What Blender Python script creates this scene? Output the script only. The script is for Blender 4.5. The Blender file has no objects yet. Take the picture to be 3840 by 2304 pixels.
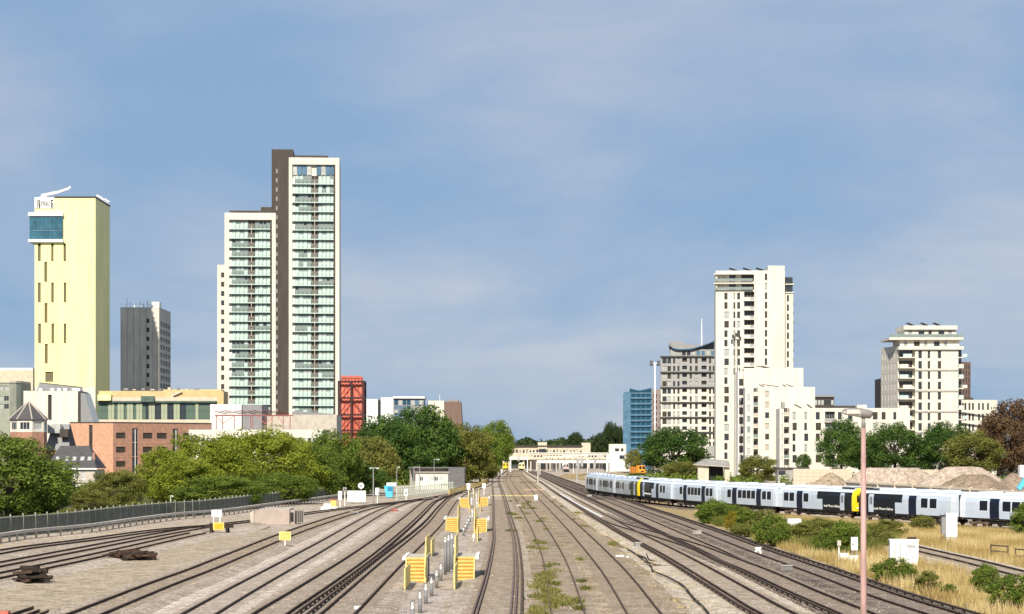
import bpy, math, random
import numpy as np
from mathutils import Vector, Matrix

random.seed(11)
S = bpy.context.scene
COL = S.collection

# ---------------------------------------------------------------- camera
F, CX, YH, H = 8000.0, 1920.0, 1712.0, 6.6     # focal length and horizon in photograph pixels, eye height above the rails
cam = bpy.data.cameras.new('camera')
cam.sensor_width = 36.0
cam.lens = F / 3840.0 * 36.0
cam.shift_y = (YH - 1152.0) / 3840.0
cam.clip_start = 1.0
cam.clip_end = 20000.0
camo = bpy.data.objects.new('camera', cam)
camo.location = (0, 0, H)
camo.rotation_euler = (math.radians(90), 0, 0)
COL.objects.link(camo)
S.camera = camo

# ---------------------------------------------------------------- light
SUN_EL, SUN_OFF = 36.0, 10.4     # elevation; degrees to the left of straight behind the camera
el, az = math.radians(SUN_EL), math.radians(SUN_OFF)
to_sun = Vector((-math.sin(az) * math.cos(el), -math.cos(az) * math.cos(el), math.sin(el)))
sun = bpy.data.lights.new('sun', 'SUN')
sun.energy = 4.6
sun.angle = math.radians(0.55)
sun.color = (1.0, 0.905, 0.755)
suno = bpy.data.objects.new('sun', sun)
suno.rotation_euler = to_sun.to_track_quat('Z', 'Y').to_euler()
suno.location = (0, -40, 80)
COL.objects.link(suno)

W = bpy.data.worlds.new('World')
S.world = W
W.use_nodes = True
nt = W.node_tree
for n in list(nt.nodes):
    nt.nodes.remove(n)
wo = nt.nodes.new('ShaderNodeOutputWorld')
bg = nt.nodes.new('ShaderNodeBackground')
sky = nt.nodes.new('ShaderNodeTexSky')
sky.sky_type = 'NISHITA'
sky.sun_disc = False
sky.sun_elevation = el
sky.sun_rotation = math.atan2(to_sun.x, to_sun.y)
sky.altitude = 60.0
sky.air_density = 1.0
sky.dust_density = 0.2
sky.ozone_density = 3.0
bg.inputs['Strength'].default_value = 0.10
# thin cloud veils over the whole sky, mapped by direction on a flat layer overhead
tc = nt.nodes.new('ShaderNodeTexCoord')
sep = nt.nodes.new('ShaderNodeSeparateXYZ')
nt.links.new(tc.outputs['Generated'], sep.inputs[0])
def wmath(op, a, b):
    m = nt.nodes.new('ShaderNodeMath'); m.operation = op
    for i, v in enumerate((a, b)):
        if v is None: continue
        if isinstance(v, (int, float)): m.inputs[i].default_value = v
        else: nt.links.new(v, m.inputs[i])
    return m.outputs[0]
zz = wmath('ADD', wmath('MAXIMUM', sep.outputs['Z'], 0.0), 0.30)
comb = nt.nodes.new('ShaderNodeCombineXYZ')
nt.links.new(wmath('DIVIDE', sep.outputs['X'], zz), comb.inputs[0])
nt.links.new(wmath('DIVIDE', sep.outputs['Y'], zz), comb.inputs[1])
cmap = nt.nodes.new('ShaderNodeMapping')
cmap.inputs['Location'].default_value = (3.3, 9.45, 0.0)
cmap.inputs['Rotation'].default_value = (0, 0, math.radians(12))
cmap.inputs['Scale'].default_value = (1.0, 0.9, 1.0)
nt.links.new(comb.outputs[0], cmap.inputs['Vector'])
cn = nt.nodes.new('ShaderNodeTexNoise')
cn.inputs['Scale'].default_value = 1.7
cn.inputs['Detail'].default_value = 7.0
cn.inputs['Roughness'].default_value = 0.52
cn.inputs['Distortion'].default_value = 0.25
nt.links.new(cmap.outputs[0], cn.inputs['Vector'])
cr = nt.nodes.new('ShaderNodeValToRGB')
cr.color_ramp.elements[0].position = 0.36
cr.color_ramp.elements[0].color = (0, 0, 0, 1)
cr.color_ramp.elements[1].position = 0.66
cr.color_ramp.elements[1].color = (1, 1, 1, 1)
nt.links.new(cn.outputs['Fac'], cr.inputs['Fac'])
fac = 0.94
cmix = nt.nodes.new('ShaderNodeMixRGB')
cmix.inputs['Fac'].default_value = fac                       # even thin haze under the blue
vc = nt.nodes.new('ShaderNodeMixRGB')
vc.inputs['Color1'].default_value = (1.92, 2.98, 4.55, 1)
vc.inputs['Color2'].default_value = (4.3, 4.5, 5.05, 1)
wm = nt.nodes.new('ShaderNodeMapping'); wm.inputs['Location'].default_value = (1.3, 4.1, 0.0); wm.inputs['Rotation'].default_value = (0, 0, math.radians(-24)); wm.inputs['Scale'].default_value = (1.0, 1.5, 1.0)
nt.links.new(comb.outputs[0], wm.inputs['Vector'])
wn = nt.nodes.new('ShaderNodeTexNoise'); wn.inputs['Scale'].default_value = 3.0; wn.inputs['Detail'].default_value = 9.0; wn.inputs['Roughness'].default_value = 0.6; wn.inputs['Distortion'].default_value = 0.5
nt.links.new(wm.outputs[0], wn.inputs['Vector'])
wr = nt.nodes.new('ShaderNodeValToRGB'); wr.color_ramp.elements[0].position = 0.42; wr.color_ramp.elements[0].color = (0, 0, 0, 1); wr.color_ramp.elements[1].position = 0.72; wr.color_ramp.elements[1].color = (1, 1, 1, 1)
nt.links.new(wn.outputs['Fac'], wr.inputs['Fac'])
nt.links.new(wmath('ADD', wmath('MULTIPLY', cr.outputs['Color'], 0.62), wmath('MULTIPLY', wmath('MULTIPLY', cr.outputs['Color'], wr.outputs['Color']), 0.5)), vc.inputs['Fac'])
nt.links.new(vc.outputs['Color'], cmix.inputs['Color2'])
nt.links.new(sky.outputs['Color'], cmix.inputs['Color1'])
nt.links.new(cmix.outputs['Color'], bg.inputs['Color'])
nt.links.new(bg.outputs[0], wo.inputs['Surface'])

S.view_settings.view_transform = 'Standard'
S.view_settings.look = 'None'
S.view_settings.gamma = 1.0
S.view_settings.use_curve_mapping = False
S.view_settings.exposure = 0.42
S.render.resolution_x, S.render.resolution_y = 1024, 614
S.render.engine = 'CYCLES'

# ---------------------------------------------------------------- helpers
GZ = -0.30                                  # ground level, rail tops are z = 0
RIGHT = {}                                  # filled once the branch line is laid out: the ground falls towards it
def ground_z(X, D):
    if not RIGHT: return GZ + 0 * np.asarray(X, float)
    a, c, zr = np.interp(D, RIGHT['d'], RIGHT['a']), np.interp(D, RIGHT['d'], RIGHT['c']), np.interp(D, RIGHT['d'], RIGHT['z'])
    z = np.where(X < c - 2.6, GZ + (zr - GZ) * np.clip((X - a) / np.maximum(c - 2.6 - a, 0.5), 0, 1), np.where(X < c + 3, zr, zr + (GZ - zr) * np.clip((X - c - 3) / 11, 0, 1)))
    return np.where((X > a) & (D < RIGHT['d'][-1]), z, GZ)
def gp(x, y, z=0.0):
    """ground point seen at photograph pixel (x, y); z = GZ follows the lie of the land"""
    d = F * (H - z) / (y - YH)
    if z == GZ and RIGHT:
        for _ in range(8):
            z = float(ground_z((x - CX) * d / F, d)); d = F * (H - z) / (y - YH)
    return Vector(((x - CX) * d / F, d, z))
def PX(x, d): return (x - CX) * d / F
def PZ(y, d): return H + (YH - y) * d / F

MATS = {}
def mat(name, col, rough=0.8, var=0.12, scale=6.0, metal=0.0, bump=0.0, spec=0.3, stretch=(1, 1, 1), detail=3.0, coords='Object'):
    """principled material whose colour wanders a little with procedural noise"""
    if name in MATS: return MATS[name]
    m = bpy.data.materials.new(name); m.use_nodes = True
    t = m.node_tree; b = t.nodes['Principled BSDF']
    b.inputs['Roughness'].default_value = rough
    b.inputs['Metallic'].default_value = metal
    b.inputs['Specular IOR Level'].default_value = spec
    c = t.nodes.new('ShaderNodeTexCoord'); mp = t.nodes.new('ShaderNodeMapping')
    mp.inputs['Scale'].default_value = stretch
    t.links.new(c.outputs[coords], mp.inputs[0])
    n = t.nodes.new('ShaderNodeTexNoise'); n.inputs['Scale'].default_value = scale; n.inputs['Detail'].default_value = detail
    t.links.new(mp.outputs[0], n.inputs['Vector'])
    r = t.nodes.new('ShaderNodeValToRGB')
    lo, hi = 1 - var, 1 + var
    r.color_ramp.elements[0].position = 0.3; r.color_ramp.elements[1].position = 0.7
    r.color_ramp.elements[0].color = tuple(min(1, x * lo) for x in col) + (1,)
    r.color_ramp.elements[1].color = tuple(min(1, x * hi) for x in col) + (1,)
    t.links.new(n.outputs['Fac'], r.inputs['Fac'])
    t.links.new(r.outputs['Color'], b.inputs['Base Color'])
    if bump:
        bp = t.nodes.new('ShaderNodeBump'); bp.inputs['Strength'].default_value = bump; bp.inputs['Distance'].default_value = 0.05
        t.links.new(n.outputs['Fac'], bp.inputs['Height']); t.links.new(bp.outputs[0], b.inputs['Normal'])
    MATS[name] = m
    return m

def gravel(name, base, dark, light, s_big=0.12, s_small=5.0, stain=None, stain_amt=0.0):
    """loose stone: two scales of colour, speckle and relief"""
    m = bpy.data.materials.new(name); m.use_nodes = True; t = m.node_tree; b = t.nodes['Principled BSDF']
    b.inputs['Roughness'].default_value = 0.95; b.inputs['Specular IOR Level'].default_value = 0.1
    g = t.nodes.new('ShaderNodeNewGeometry')
    warm = lambda c: (c[0] * 1.0, c[1] * 0.985, c[2] * 0.955)
    base, dark, light = warm(base), warm(dark), warm(light)
    def noise(sc, det, rough=0.6):
        n = t.nodes.new('ShaderNodeTexNoise'); n.inputs['Scale'].default_value = sc; n.inputs['Detail'].default_value = det
        n.inputs['Roughness'].default_value = rough
        t.links.new(g.outputs['Position'], n.inputs['Vector']); return n.outputs['Fac']
    def ramp(src, a, ca, bb, cb):
        r = t.nodes.new('ShaderNodeValToRGB'); r.color_ramp.elements[0].position = a; r.color_ramp.elements[1].position = bb
        r.color_ramp.elements[0].color = ca + (1,); r.color_ramp.elements[1].color = cb + (1,)
        t.links.new(src, r.inputs['Fac']); return r.outputs['Color']
    def mix(fac, a, bb, typ='MIX'):
        x = t.nodes.new('ShaderNodeMixRGB'); x.blend_type = typ
        if isinstance(fac, float): x.inputs['Fac'].default_value = fac
        else: t.links.new(fac, x.inputs['Fac'])
        for i, v in ((1, a), (2, bb)):
            if isinstance(v, tuple): x.inputs[i].default_value = v + (1,)
            else: t.links.new(v, x.inputs[i])
        return x.outputs['Color']
    big = ramp(noise(s_big, 6), 0.36, dark, 0.64, light)
    c0 = mix(0.55, base, big)
    sp = noise(s_small, 3, 0.75)
    c1 = mix(0.8, c0, ramp(sp, 0.36, (0.42, 0.40, 0.37), 0.62, (1.32, 1.32, 1.32)), 'MULTIPLY')
    mid = noise(1.1, 5, 0.7)
    c1 = mix(0.7, c1, ramp(mid, 0.38, (0.60, 0.57, 0.52), 0.56, (1.18, 1.18, 1.18)), 'MULTIPLY')
    if stain:
        c1 = mix(ramp(noise(0.35, 7, 0.65), 0.60 - stain_amt * 0.3, (0, 0, 0), 0.70 - stain_amt * 0.2, (1, 1, 1)), c1, stain)
    t.links.new(c1, b.inputs['Base Color'])
    bp = t.nodes.new('ShaderNodeBump'); bp.inputs['Strength'].default_value = 0.7; bp.inputs['Distance'].default_value = 0.12
    t.links.new(sp, bp.inputs['Height']); t.links.new(bp.outputs[0], b.inputs['Normal'])
    MATS[name] = m
    return m

def foliage(name, dark, mid, light, trans=0.3):
    m = bpy.data.materials.new(name); m.use_nodes = True; t = m.node_tree
    for n in list(t.nodes): t.nodes.remove(n)
    o = t.nodes.new('ShaderNodeOutputMaterial'); d = t.nodes.new('ShaderNodeBsdfDiffuse'); tr = t.nodes.new('ShaderNodeBsdfTranslucent')
    mx = t.nodes.new('ShaderNodeMixShader'); mx.inputs[0].default_value = trans
    a = t.nodes.new('ShaderNodeAttribute'); a.attribute_name = 'tint'
    r = t.nodes.new('ShaderNodeValToRGB')
    r.color_ramp.elements[0].position = 0.0; r.color_ramp.elements[0].color = dark + (1,)
    r.color_ramp.elements[1].position = 1.0; r.color_ramp.elements[1].color = light + (1,)
    e = r.color_ramp.elements.new(0.5); e.color = mid + (1,)
    t.links.new(a.outputs['Fac'], r.inputs['Fac'])
    t.links.new(r.outputs['Color'], d.inputs['Color']); t.links.new(r.outputs['Color'], tr.inputs['Color'])
    t.links.new(d.outputs[0], mx.inputs[1]); t.links.new(tr.outputs[0], mx.inputs[2]); t.links.new(mx.outputs[0], o.inputs['Surface'])
    MATS[name] = m
    return m

class MB:
    """collects polygons with material slots and links them as one mesh object"""
    def __init__(s): s.v = []; s.f = []; s.m = []; s.mats = []
    def slot(s, m):
        if m not in s.mats: s.mats.append(m)
        return s.mats.index(m)
    def poly(s, pts, m):
        i = len(s.v); s.v += [tuple(p) for p in pts]; s.f.append(list(range(i, i + len(pts)))); s.m.append(s.slot(m)); return s
    def box(s, x0, x1, y0, y1, z0, z1, m, mtop=None):
        i = len(s.v)
        s.v += [(x0,y0,z0),(x1,y0,z0),(x1,y1,z0),(x0,y1,z0),(x0,y0,z1),(x1,y0,z1),(x1,y1,z1),(x0,y1,z1)]
        k = s.slot(m); kt = s.slot(mtop) if mtop else k
        for f, q in (((0,1,5,4),k),((1,2,6,5),k),((2,3,7,6),k),((3,0,4,7),k),((4,5,6,7),kt),((3,2,1,0),k)):
            s.f.append([i + a for a in f]); s.m.append(q)
        return s
    def prism(s, pts, z0, z1, m, mtop=None):
        n = len(pts); i = len(s.v)
        s.v += [(p[0], p[1], z0) for p in pts] + [(p[0], p[1], z1) for p in pts]
        k = s.slot(m); kt = s.slot(mtop) if mtop else k
        for a in range(n):
            b = (a + 1) % n; s.f.append([i + a, i + b, i + n + b, i + n + a]); s.m.append(k)
        s.f.append([i + n + a for a in range(n)]); s.m.append(kt)
        s.f.append([i + a for a in reversed(range(n))]); s.m.append(k)
        return s
    def bar(s, p, q, r, m, n=6, r2=None):
        p, q = Vector(p), Vector(q); r2 = r if r2 is None else r2
        d = (q - p).normalized(); a = d.orthogonal().normalized(); b = d.cross(a)
        i = len(s.v); k = s.slot(m)
        for c, rr in ((p, r), (q, r2)):
            for j in range(n):
                t = 2 * math.pi * j / n; s.v.append(tuple(c + (a * math.cos(t) + b * math.sin(t)) * rr))
        for j in range(n):
            j2 = (j + 1) % n; s.f.append([i + j, i + j2, i + n + j2, i + n + j]); s.m.append(k)
        s.f.append([i + j for j in reversed(range(n))]); s.m.append(k)
        s.f.append([i + n + j for j in range(n)]); s.m.append(k)
        return s
    def beam(s, p, q, w, h, m):
        """rectangular bar, w across, h high"""
        p, q = Vector(p), Vector(q); d = (q - p).normalized()
        up = Vector((0, 0, 1)) if abs(d.z) < 0.95 else Vector((0, 1, 0))
        a = d.cross(up).normalized() * w / 2; b = a.cross(d).normalized() * h / 2
        i = len(s.v); k = s.slot(m)
        for c in (p, q): s.v += [tuple(c - a - b), tuple(c + a - b), tuple(c + a + b), tuple(c - a + b)]
        for f in ((0,1,5,4),(1,2,6,5),(2,3,7,6),(3,0,4,7),(3,2,1,0),(4,5,6,7)): s.f.append([i + x for x in f]); s.m.append(k)
        return s
    def mesh(s, name):
        me = bpy.data.meshes.new(name); me.from_pydata(s.v, [], s.f)
        for m in s.mats: me.materials.append(m)
        me.polygons.foreach_set('material_index', s.m); me.update(); return me
    def build(s, name, parent=None, smooth=False):
        me = s.mesh(name)
        if smooth: me.polygons.foreach_set('use_smooth', [True] * len(me.polygons))
        return link(name, me, parent)

def link(name, me, parent=None, loc=None, rz=0.0, scale=None):
    o = bpy.data.objects.new(name, me); COL.objects.link(o)
    if parent is not None: o.parent = parent
    if loc is not None: o.location = loc
    if rz: o.rotation_euler = (0, 0, rz)
    if scale is not None: o.scale = scale
    return o
def tag(o, label=None, cat=None, group=None, kind=None):
    if label: o['label'] = label
    if cat: o['category'] = cat
    if group: o['group'] = group
    if kind: o['kind'] = kind
    return o
def thing(name, label, cat, loc=(0, 0, 0), rz=0.0, group=None):
    o = bpy.data.objects.new(name, None); COL.objects.link(o)
    o.empty_display_size = 0.5; o.location = loc; o.rotation_euler = (0, 0, rz)
    return tag(o, label, cat, group)
def copy_tree(o, parent=None):
    c = o.copy(); COL.objects.link(c); c.parent = parent
    for ch in list(o.children): copy_tree(ch, c)
    return c

def spline(pts, step):
    """evenly spaced points and tangents along a smooth curve through pts (2-D)"""
    P = np.array([[p[0], p[1]] for p in pts], float)
    P = np.vstack([2 * P[0] - P[1], P, 2 * P[-1] - P[-2]])
    out = []
    for i in range(1, len(P) - 2):
        p0, p1, p2, p3 = P[i - 1], P[i], P[i + 1], P[i + 2]
        for t in np.linspace(0, 1, 24, endpoint=False):
            out.append(0.5 * ((2 * p1) + (-p0 + p2) * t + (2 * p0 - 5 * p1 + 4 * p2 - p3) * t * t + (-p0 + 3 * p1 - 3 * p2 + p3) * t ** 3))
    out.append(P[-2]); out = np.array(out)
    for _ in range(14):                                            # iron out tracing wobble
        out[1:-1] = 0.5 * out[1:-1] + 0.25 * (out[:-2] + out[2:])
    L = np.concatenate([[0], np.cumsum(np.linalg.norm(np.diff(out, axis=0), axis=1))])
    n = max(2, int(L[-1] / step) + 1); s = np.linspace(0, L[-1], n)
    q = np.stack([np.interp(s, L, out[:, 0]), np.interp(s, L, out[:, 1])], 1)
    t = np.gradient(q, axis=0); t /= np.linalg.norm(t, axis=1)[:, None]
    return q, t

# ---------------------------------------------------------------- materials
M_white = mat('white_render', (0.66, 0.63, 0.545), 0.75, 0.11, 0.5, stretch=(1.6, 1.6, 0.12), detail=6)
M_white2 = mat('off_white_panel', (0.72, 0.71, 0.69), 0.7, 0.06, 0.4)
M_cream = mat('cream_cladding', (0.86, 0.81, 0.39), 0.6, 0.12, 0.16, stretch=(2.2, 2.2, 0.2), detail=5)
M_conc = mat('grey_concrete', (0.30, 0.285, 0.265), 0.9, 0.16, 0.5, stretch=(1, 1, 0.3))
M_conc_lt = mat('pale_concrete', (0.50, 0.45, 0.39), 0.9, 0.12, 0.8)
M_darkclad = mat('brown_grey_cladding', (0.062, 0.052, 0.046), 0.7, 0.15, 0.6, stretch=(1.5, 1.5, 0.2))
M_beige = mat('beige_stone', (0.58, 0.51, 0.40), 0.85, 0.1, 0.6)
M_gold = mat('sandy_gold_cladding', (0.55, 0.43, 0.22), 0.7, 0.1, 0.5)
M_brick_lit = mat('pale_lit_brick', (0.55, 0.31, 0.205), 0.9, 0.14, 1.2)  # brick with the sun on the office's left face put into its colour
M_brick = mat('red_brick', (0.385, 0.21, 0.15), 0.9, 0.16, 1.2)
M_slate = mat('slate_roof', (0.085, 0.08, 0.085), 0.7, 0.2, 2.0)
M_lead = mat('lead_grey', (0.25, 0.25, 0.26), 0.6, 0.1, 1.5)
M_glass = mat('dark_glass', (0.035, 0.042, 0.05), 0.12, 0.3, 0.7, spec=0.6)
M_glass_b = mat('brown_glass', (0.055, 0.045, 0.035), 0.25, 0.3, 0.7, spec=0.4)
M_glass_l = mat('blind_behind_glass', (0.42, 0.44, 0.43), 0.35, 0.2, 0.6, spec=0.5)
M_glass_blue = mat('blue_glass', (0.02, 0.075, 0.125), 0.12, 0.25, 0.5, spec=0.6)
M_glass_pale = mat('pale_blue_glass', (0.095, 0.19, 0.285), 0.2, 0.2, 0.5, spec=0.6)
M_mint = mat('mint_glass_panel', (0.49, 0.635, 0.575), 0.3, 0.06, 0.8, spec=0.5)
M_greyglass = mat('grey_glass_panel', (0.22, 0.27, 0.26), 0.3, 0.25, 2.5, spec=0.5)
M_green = mat('green_glass', (0.10, 0.15, 0.12), 0.25, 0.25, 0.6, spec=0.5)
M_green_l = mat('pale_green_fin', (0.34, 0.38, 0.27), 0.4, 0.1, 0.6)
M_frame = mat('dark_frame', (0.06, 0.06, 0.06), 0.5, 0.1, 3)
M_metal = mat('galvanised_steel', (0.36, 0.36, 0.36), 0.5, 0.12, 3, metal=0.4)
M_dark = mat('near_black', (0.018, 0.018, 0.02), 0.6, 0.2, 2)
M_red = mat('red_steel', (0.55, 0.15, 0.105), 0.6, 0.12, 1.0)
M_redbrown = mat('red_brown_steel', (0.28, 0.10, 0.09), 0.7, 0.12, 1.0)
M_yel = mat('safety_yellow', (0.70, 0.49, 0.15), 0.7, 0.18, 4, detail=6)
M_yel_l = mat('pale_yellow_mesh', (0.78, 0.64, 0.24), 0.7, 0.14, 4, detail=6)
M_whitep = mat('white_paint', (0.80, 0.80, 0.78), 0.6, 0.06, 1.5)
M_slot = mat('golden_slot', (0.15, 0.125, 0.07), 0.5, 0.15, 1)
M_rust = mat('rusty_rail', (0.070, 0.043, 0.031), 0.85, 0.35, 1.2, spec=0.2)
M_railtop = mat('worn_rail_head', (0.17, 0.118, 0.095), 0.6, 0.3, 0.8)
M_railold = mat('dull_rail_head', (0.105, 0.070, 0.050), 0.75, 0.35, 0.8)
M_timber = mat('tarred_timber', (0.035, 0.026, 0.02), 0.9, 0.35, 4)
M_sleep = mat('sleeper', (0.25, 0.205, 0.165), 0.95, 0.3, 2)
M_office = mat('office_concrete', (0.58, 0.545, 0.50), 0.9, 0.14, 0.5, stretch=(1, 1, 0.3))
M_bollard = mat('bollard_grey', (0.20, 0.20, 0.205), 0.5, 0.12, 4)
M_tread = mat('amber_tread', (0.42, 0.25, 0.05), 0.7, 0.12, 3)
M_insul = mat('brown_insulator', (0.12, 0.09, 0.07), 0.8, 0.2, 3)
M_blue = mat('blue_paint', (0.03, 0.20, 0.42), 0.5, 0.12, 2)
M_cyan = mat('sky_blue_paint', (0.10, 0.50, 0.70), 0.5, 0.1, 2)
M_orange = mat('locomotive_orange', (0.75, 0.30, 0.03), 0.5, 0.1, 2)
M_trunk = mat('bark', (0.10, 0.075, 0.055), 0.95, 0.3, 3)
M_pinkpole = mat('pink_painted_steel', (0.42, 0.27, 0.25), 0.65, 0.30, 5.0, stretch=(1, 1, 0.15), detail=7)
M_fence = mat('dark_green_fence', (0.17, 0.18, 0.145), 0.7, 0.2, 2)
M_fence_l = mat('pale_green_fence', (0.42, 0.48, 0.42), 0.6, 0.12, 2)
# ---------------------------------------------------------------- ground, ballast, tracks
G_yard = gravel('yard_gravel', (0.49, 0.42, 0.355), (0.41, 0.345, 0.28), (0.57, 0.495, 0.425), 0.06)
G_town = gravel('town_ground', (0.11, 0.105, 0.085), (0.075, 0.085, 0.055), (0.15, 0.14, 0.125), 0.02, 2.0)
G_pale = gravel('pale_ballast', (0.58, 0.50, 0.44), (0.49, 0.42, 0.365), (0.66, 0.58, 0.52), 0.1)
G_grey = gravel('grey_ballast', (0.44, 0.375, 0.315), (0.36, 0.30, 0.245), (0.52, 0.45, 0.385), 0.12)
G_tan = gravel('weathered_ballast', (0.41, 0.325, 0.235), (0.32, 0.245, 0.17), (0.50, 0.415, 0.32), 0.16, stain=(0.22, 0.16, 0.105), stain_amt=0.35)
G_dark = gravel('oily_ballast', (0.19, 0.155, 0.132), (0.135, 0.108, 0.09), (0.28, 0.235, 0.20), 0.15, stain=(0.10, 0.078, 0.065), stain_amt=0.35)
G_cream = gravel('fresh_ballast', (0.55, 0.485, 0.405), (0.49, 0.43, 0.35), (0.62, 0.55, 0.47), 0.2)
G_straw = gravel('dry_soil', (0.42, 0.32, 0.17), (0.34, 0.25, 0.12), (0.50, 0.40, 0.23), 0.2)
G_path = gravel('concrete_path', (0.50, 0.43, 0.385), (0.45, 0.39, 0.34), (0.56, 0.49, 0.44), 0.3, 9.0)
G_sandy = gravel('sandy_yard', (0.45, 0.375, 0.29), (0.40, 0.33, 0.25), (0.50, 0.42, 0.33), 0.2)
G_brown = gravel('peaty_spill', (0.22, 0.16, 0.12), (0.18, 0.13, 0.095), (0.27, 0.2, 0.15), 0.5)

TR = {
 'T1': [(-260,2115),(0,2067),(125,2047),(351,2019),(501,1998),(652,1980),(777,1970),(900,1957),(1000,1945),(1130,1927),(1240,1912),(1350,1899),(1430,1889),(1530,1878),(1640,1862),(1756,1841),(1820,1822),(1852,1803)],
 'T2': [(-200,2152),(0,2113),(301,2057),(551,2010),(700,1984),(752,1975)],
 'T3': [(-200,2196),(0,2154),(351,2082),(652,2015),(742,1996)],
 'T4': [(0,2420),(321,2297),(592,2190),(740,2136),(864,2086),(1076,2001),(1240,1945),(1330,1918),(1410,1897),(1480,1884)],
 'T5': [(540,2420),(735,2304),(925,2196),(1094,2105),(1248,2020),(1386,1940),(1453,1907),(1530,1880),(1600,1869)],
 'T6': [(800,2450),(1002,2304),(1192,2185),(1364,2072),(1500,1970),(1560,1920),(1608,1880),(1660,1860)],
 'T7': [(1090,2450),(1259,2304),(1467,2109),(1585,2006),(1638,1953),(1676,1900),(1708,1866),(1748,1845)],
 'T8': [(1815,2480),(1850,2304),(1880,2145),(1888,2050),(1888,2004),(1881,1962),(1871,1881),(1862,1830),(1857,1805),(1862,1786),(1885,1771),(1896,1764)],
 'T9': [(2190,2480),(2132,2304),(2097,2158),(2069,2074),(2026,1987),(1982,1919),(1943,1861),(1914,1816),(1906,1790),(1920,1772),(1938,1763)],
 'T10': [(2560,2480),(2421,2304),(2332,2177),(2256,2086),(2138,1964),(2046,1877),(1988,1820),(1960,1794),(1948,1775),(1952,1764)],
 'T11': [(3290,2480),(2935,2304),(2862,2267),(2746,2200),(2538,2082),(2376,2000),(2315,1967),(2165,1882),(2096,1843),(2048,1812),(2000,1785),(1970,1766)],
 'T12': [(3600,2460),(3233,2304),(3024,2218),(2857,2143),(2757,2102),(2668,2060),(2602,2031),(2497,1985),(2354,1921),(2260,1880),(2170,1842),(2095,1812),(2030,1785),(1985,1766)],
 'T13': [(3960,2430),(3560,2304),(3300,2222),(3083,2143),(2825,2054),(2653,1989),(2501,1936),(2400,1902),(2300,1868),(2205,1836),(2130,1808),(2070,1786),(2020,1767)],
 'X1': [(2230,1920),(2310,1958),(2400,1986),(2500,2013),(2600,2044),(2700,2082),(2790,2117)],
 'T14': [(3080,1985),(3240,2010),(3330,2028),(3447,2056),(3640,2100),(3700,2115),(3840,2150),(4050,2206),(4450,2320)],
}
CAR_SIDE = [(13.34,389.79),(14.68,369.53),(16.71,349.34),(19.51,329.23),(23.19,309.27),(27.85,289.51),(33.57,270.04),(40.43,250.94),(48.52,232.32),(57.87,214.31),(68.55,197.05),(80.57,180.7)]
def Zr(d): return np.interp(d, [130,180.7,197,214,232,251,270,289.5,309,329,349,369.5,390,430], [-1.3,-1.25,-1.2,-1.15,-1.03,-0.9,-0.79,-0.7,-0.62,-0.52,-0.42,-0.32,-0.2,0.0])   # rail level of the branch
_c = np.array(CAR_SIDE); _t = np.gradient(_c, axis=0); _t /= np.linalg.norm(_t, axis=1)[:, None]
CAR_ENDS = [tuple(p) for p in _c + np.stack([-_t[:, 1], _t[:, 0]], 1) * 1.38]     # track centre lies half a carriage behind the visible side
def world(pts): return [tuple(gp(x, y))[:2] for x, y in pts]
TRW = {k: world(v) for k, v in TR.items()}
TRW['T15'] = [(128, 128), (108, 148)] + CAR_ENDS[::-1] + [(14.6, 412), (14.75, 440)]
_q13, _ = spline(TRW['T13'], 4.0); _q15, _ = spline(TRW['T15'], 4.0); _o13, _o15 = np.argsort(_q13[:, 1]), np.argsort(_q15[:, 1])
_d = np.arange(60.0, 381.0, 8.0)
RIGHT['d'] = _d; RIGHT['a'] = np.interp(_d, _q13[_o13, 1], _q13[_o13, 0]) + 2.5; RIGHT['c'] = np.maximum(np.interp(_d, _q15[_o15, 1], _q15[_o15, 0]), RIGHT['a'] + 2.7); RIGHT['z'] = Zr(_d) - 0.27
# the town ground, open where the land falls to the branch line; the pale yard lies on it
b = MB(); zt_ = GZ - 0.03
b.poly([(-6000, -300, zt_), (6000, -300, zt_), (6000, 60, zt_), (-6000, 60, zt_)], G_town); b.poly([(-6000, _d[-1], zt_), (6000, _d[-1], zt_), (6000, 9000, zt_), (-6000, 9000, zt_)], G_town)
for i in range(len(_d) - 1):
    b.poly([(-6000, _d[i], zt_), (RIGHT['a'][i], _d[i], zt_), (RIGHT['a'][i + 1], _d[i + 1], zt_), (-6000, _d[i + 1], zt_)], G_town); b.poly([(170, _d[i], zt_), (6000, _d[i], zt_), (6000, _d[i + 1], zt_), (170, _d[i + 1], zt_)], G_town)
tag(b.build('ground'), 'dull earth and asphalt of the town around the railway', kind='structure')
yd = [(-60, -60), (RIGHT['a'][0], -60)] + [(RIGHT['a'][i], _d[i]) for i in range(len(_d))] + [(90, _d[-1]), (112, 390), (112, 520), (70, 640), (48, 800), (44, 1200), (-6, 1200), (-8, 900), (-22, 620), (-30, 480), (-36, 390), (-39, 330), (-42, 230), (-50, 150)]
tag(MB().poly([(x, y, GZ) for x, y in yd], G_yard).build('yard_ground'), 'pale stony ground of the railway yard', kind='structure')
b = MB(); cols = []
for i in range(len(_d)):
    a_, c_ = RIGHT['a'][i], RIGHT['c'][i]
    xs_ = [a_, a_ + (c_ - 2.6 - a_) * 0.35, a_ + (c_ - 2.6 - a_) * 0.7, c_ - 2.6, c_ + 3, c_ + 8, c_ + 14, max(170, c_ + 15)]
    cols.append([(x, _d[i], float(ground_z(x + 1e-4, _d[i] - 1e-3))) for x in xs_])
for i in range(len(_d) - 1):
    for j in range(7): b.poly([cols[i][j], cols[i][j + 1], cols[i + 1][j + 1], cols[i + 1][j]], G_straw if j < 4 else G_yard)
tag(b.build('dry_ground', None, True), 'dry straw-coloured soil falling from the main line to the branch', kind='structure')
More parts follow.
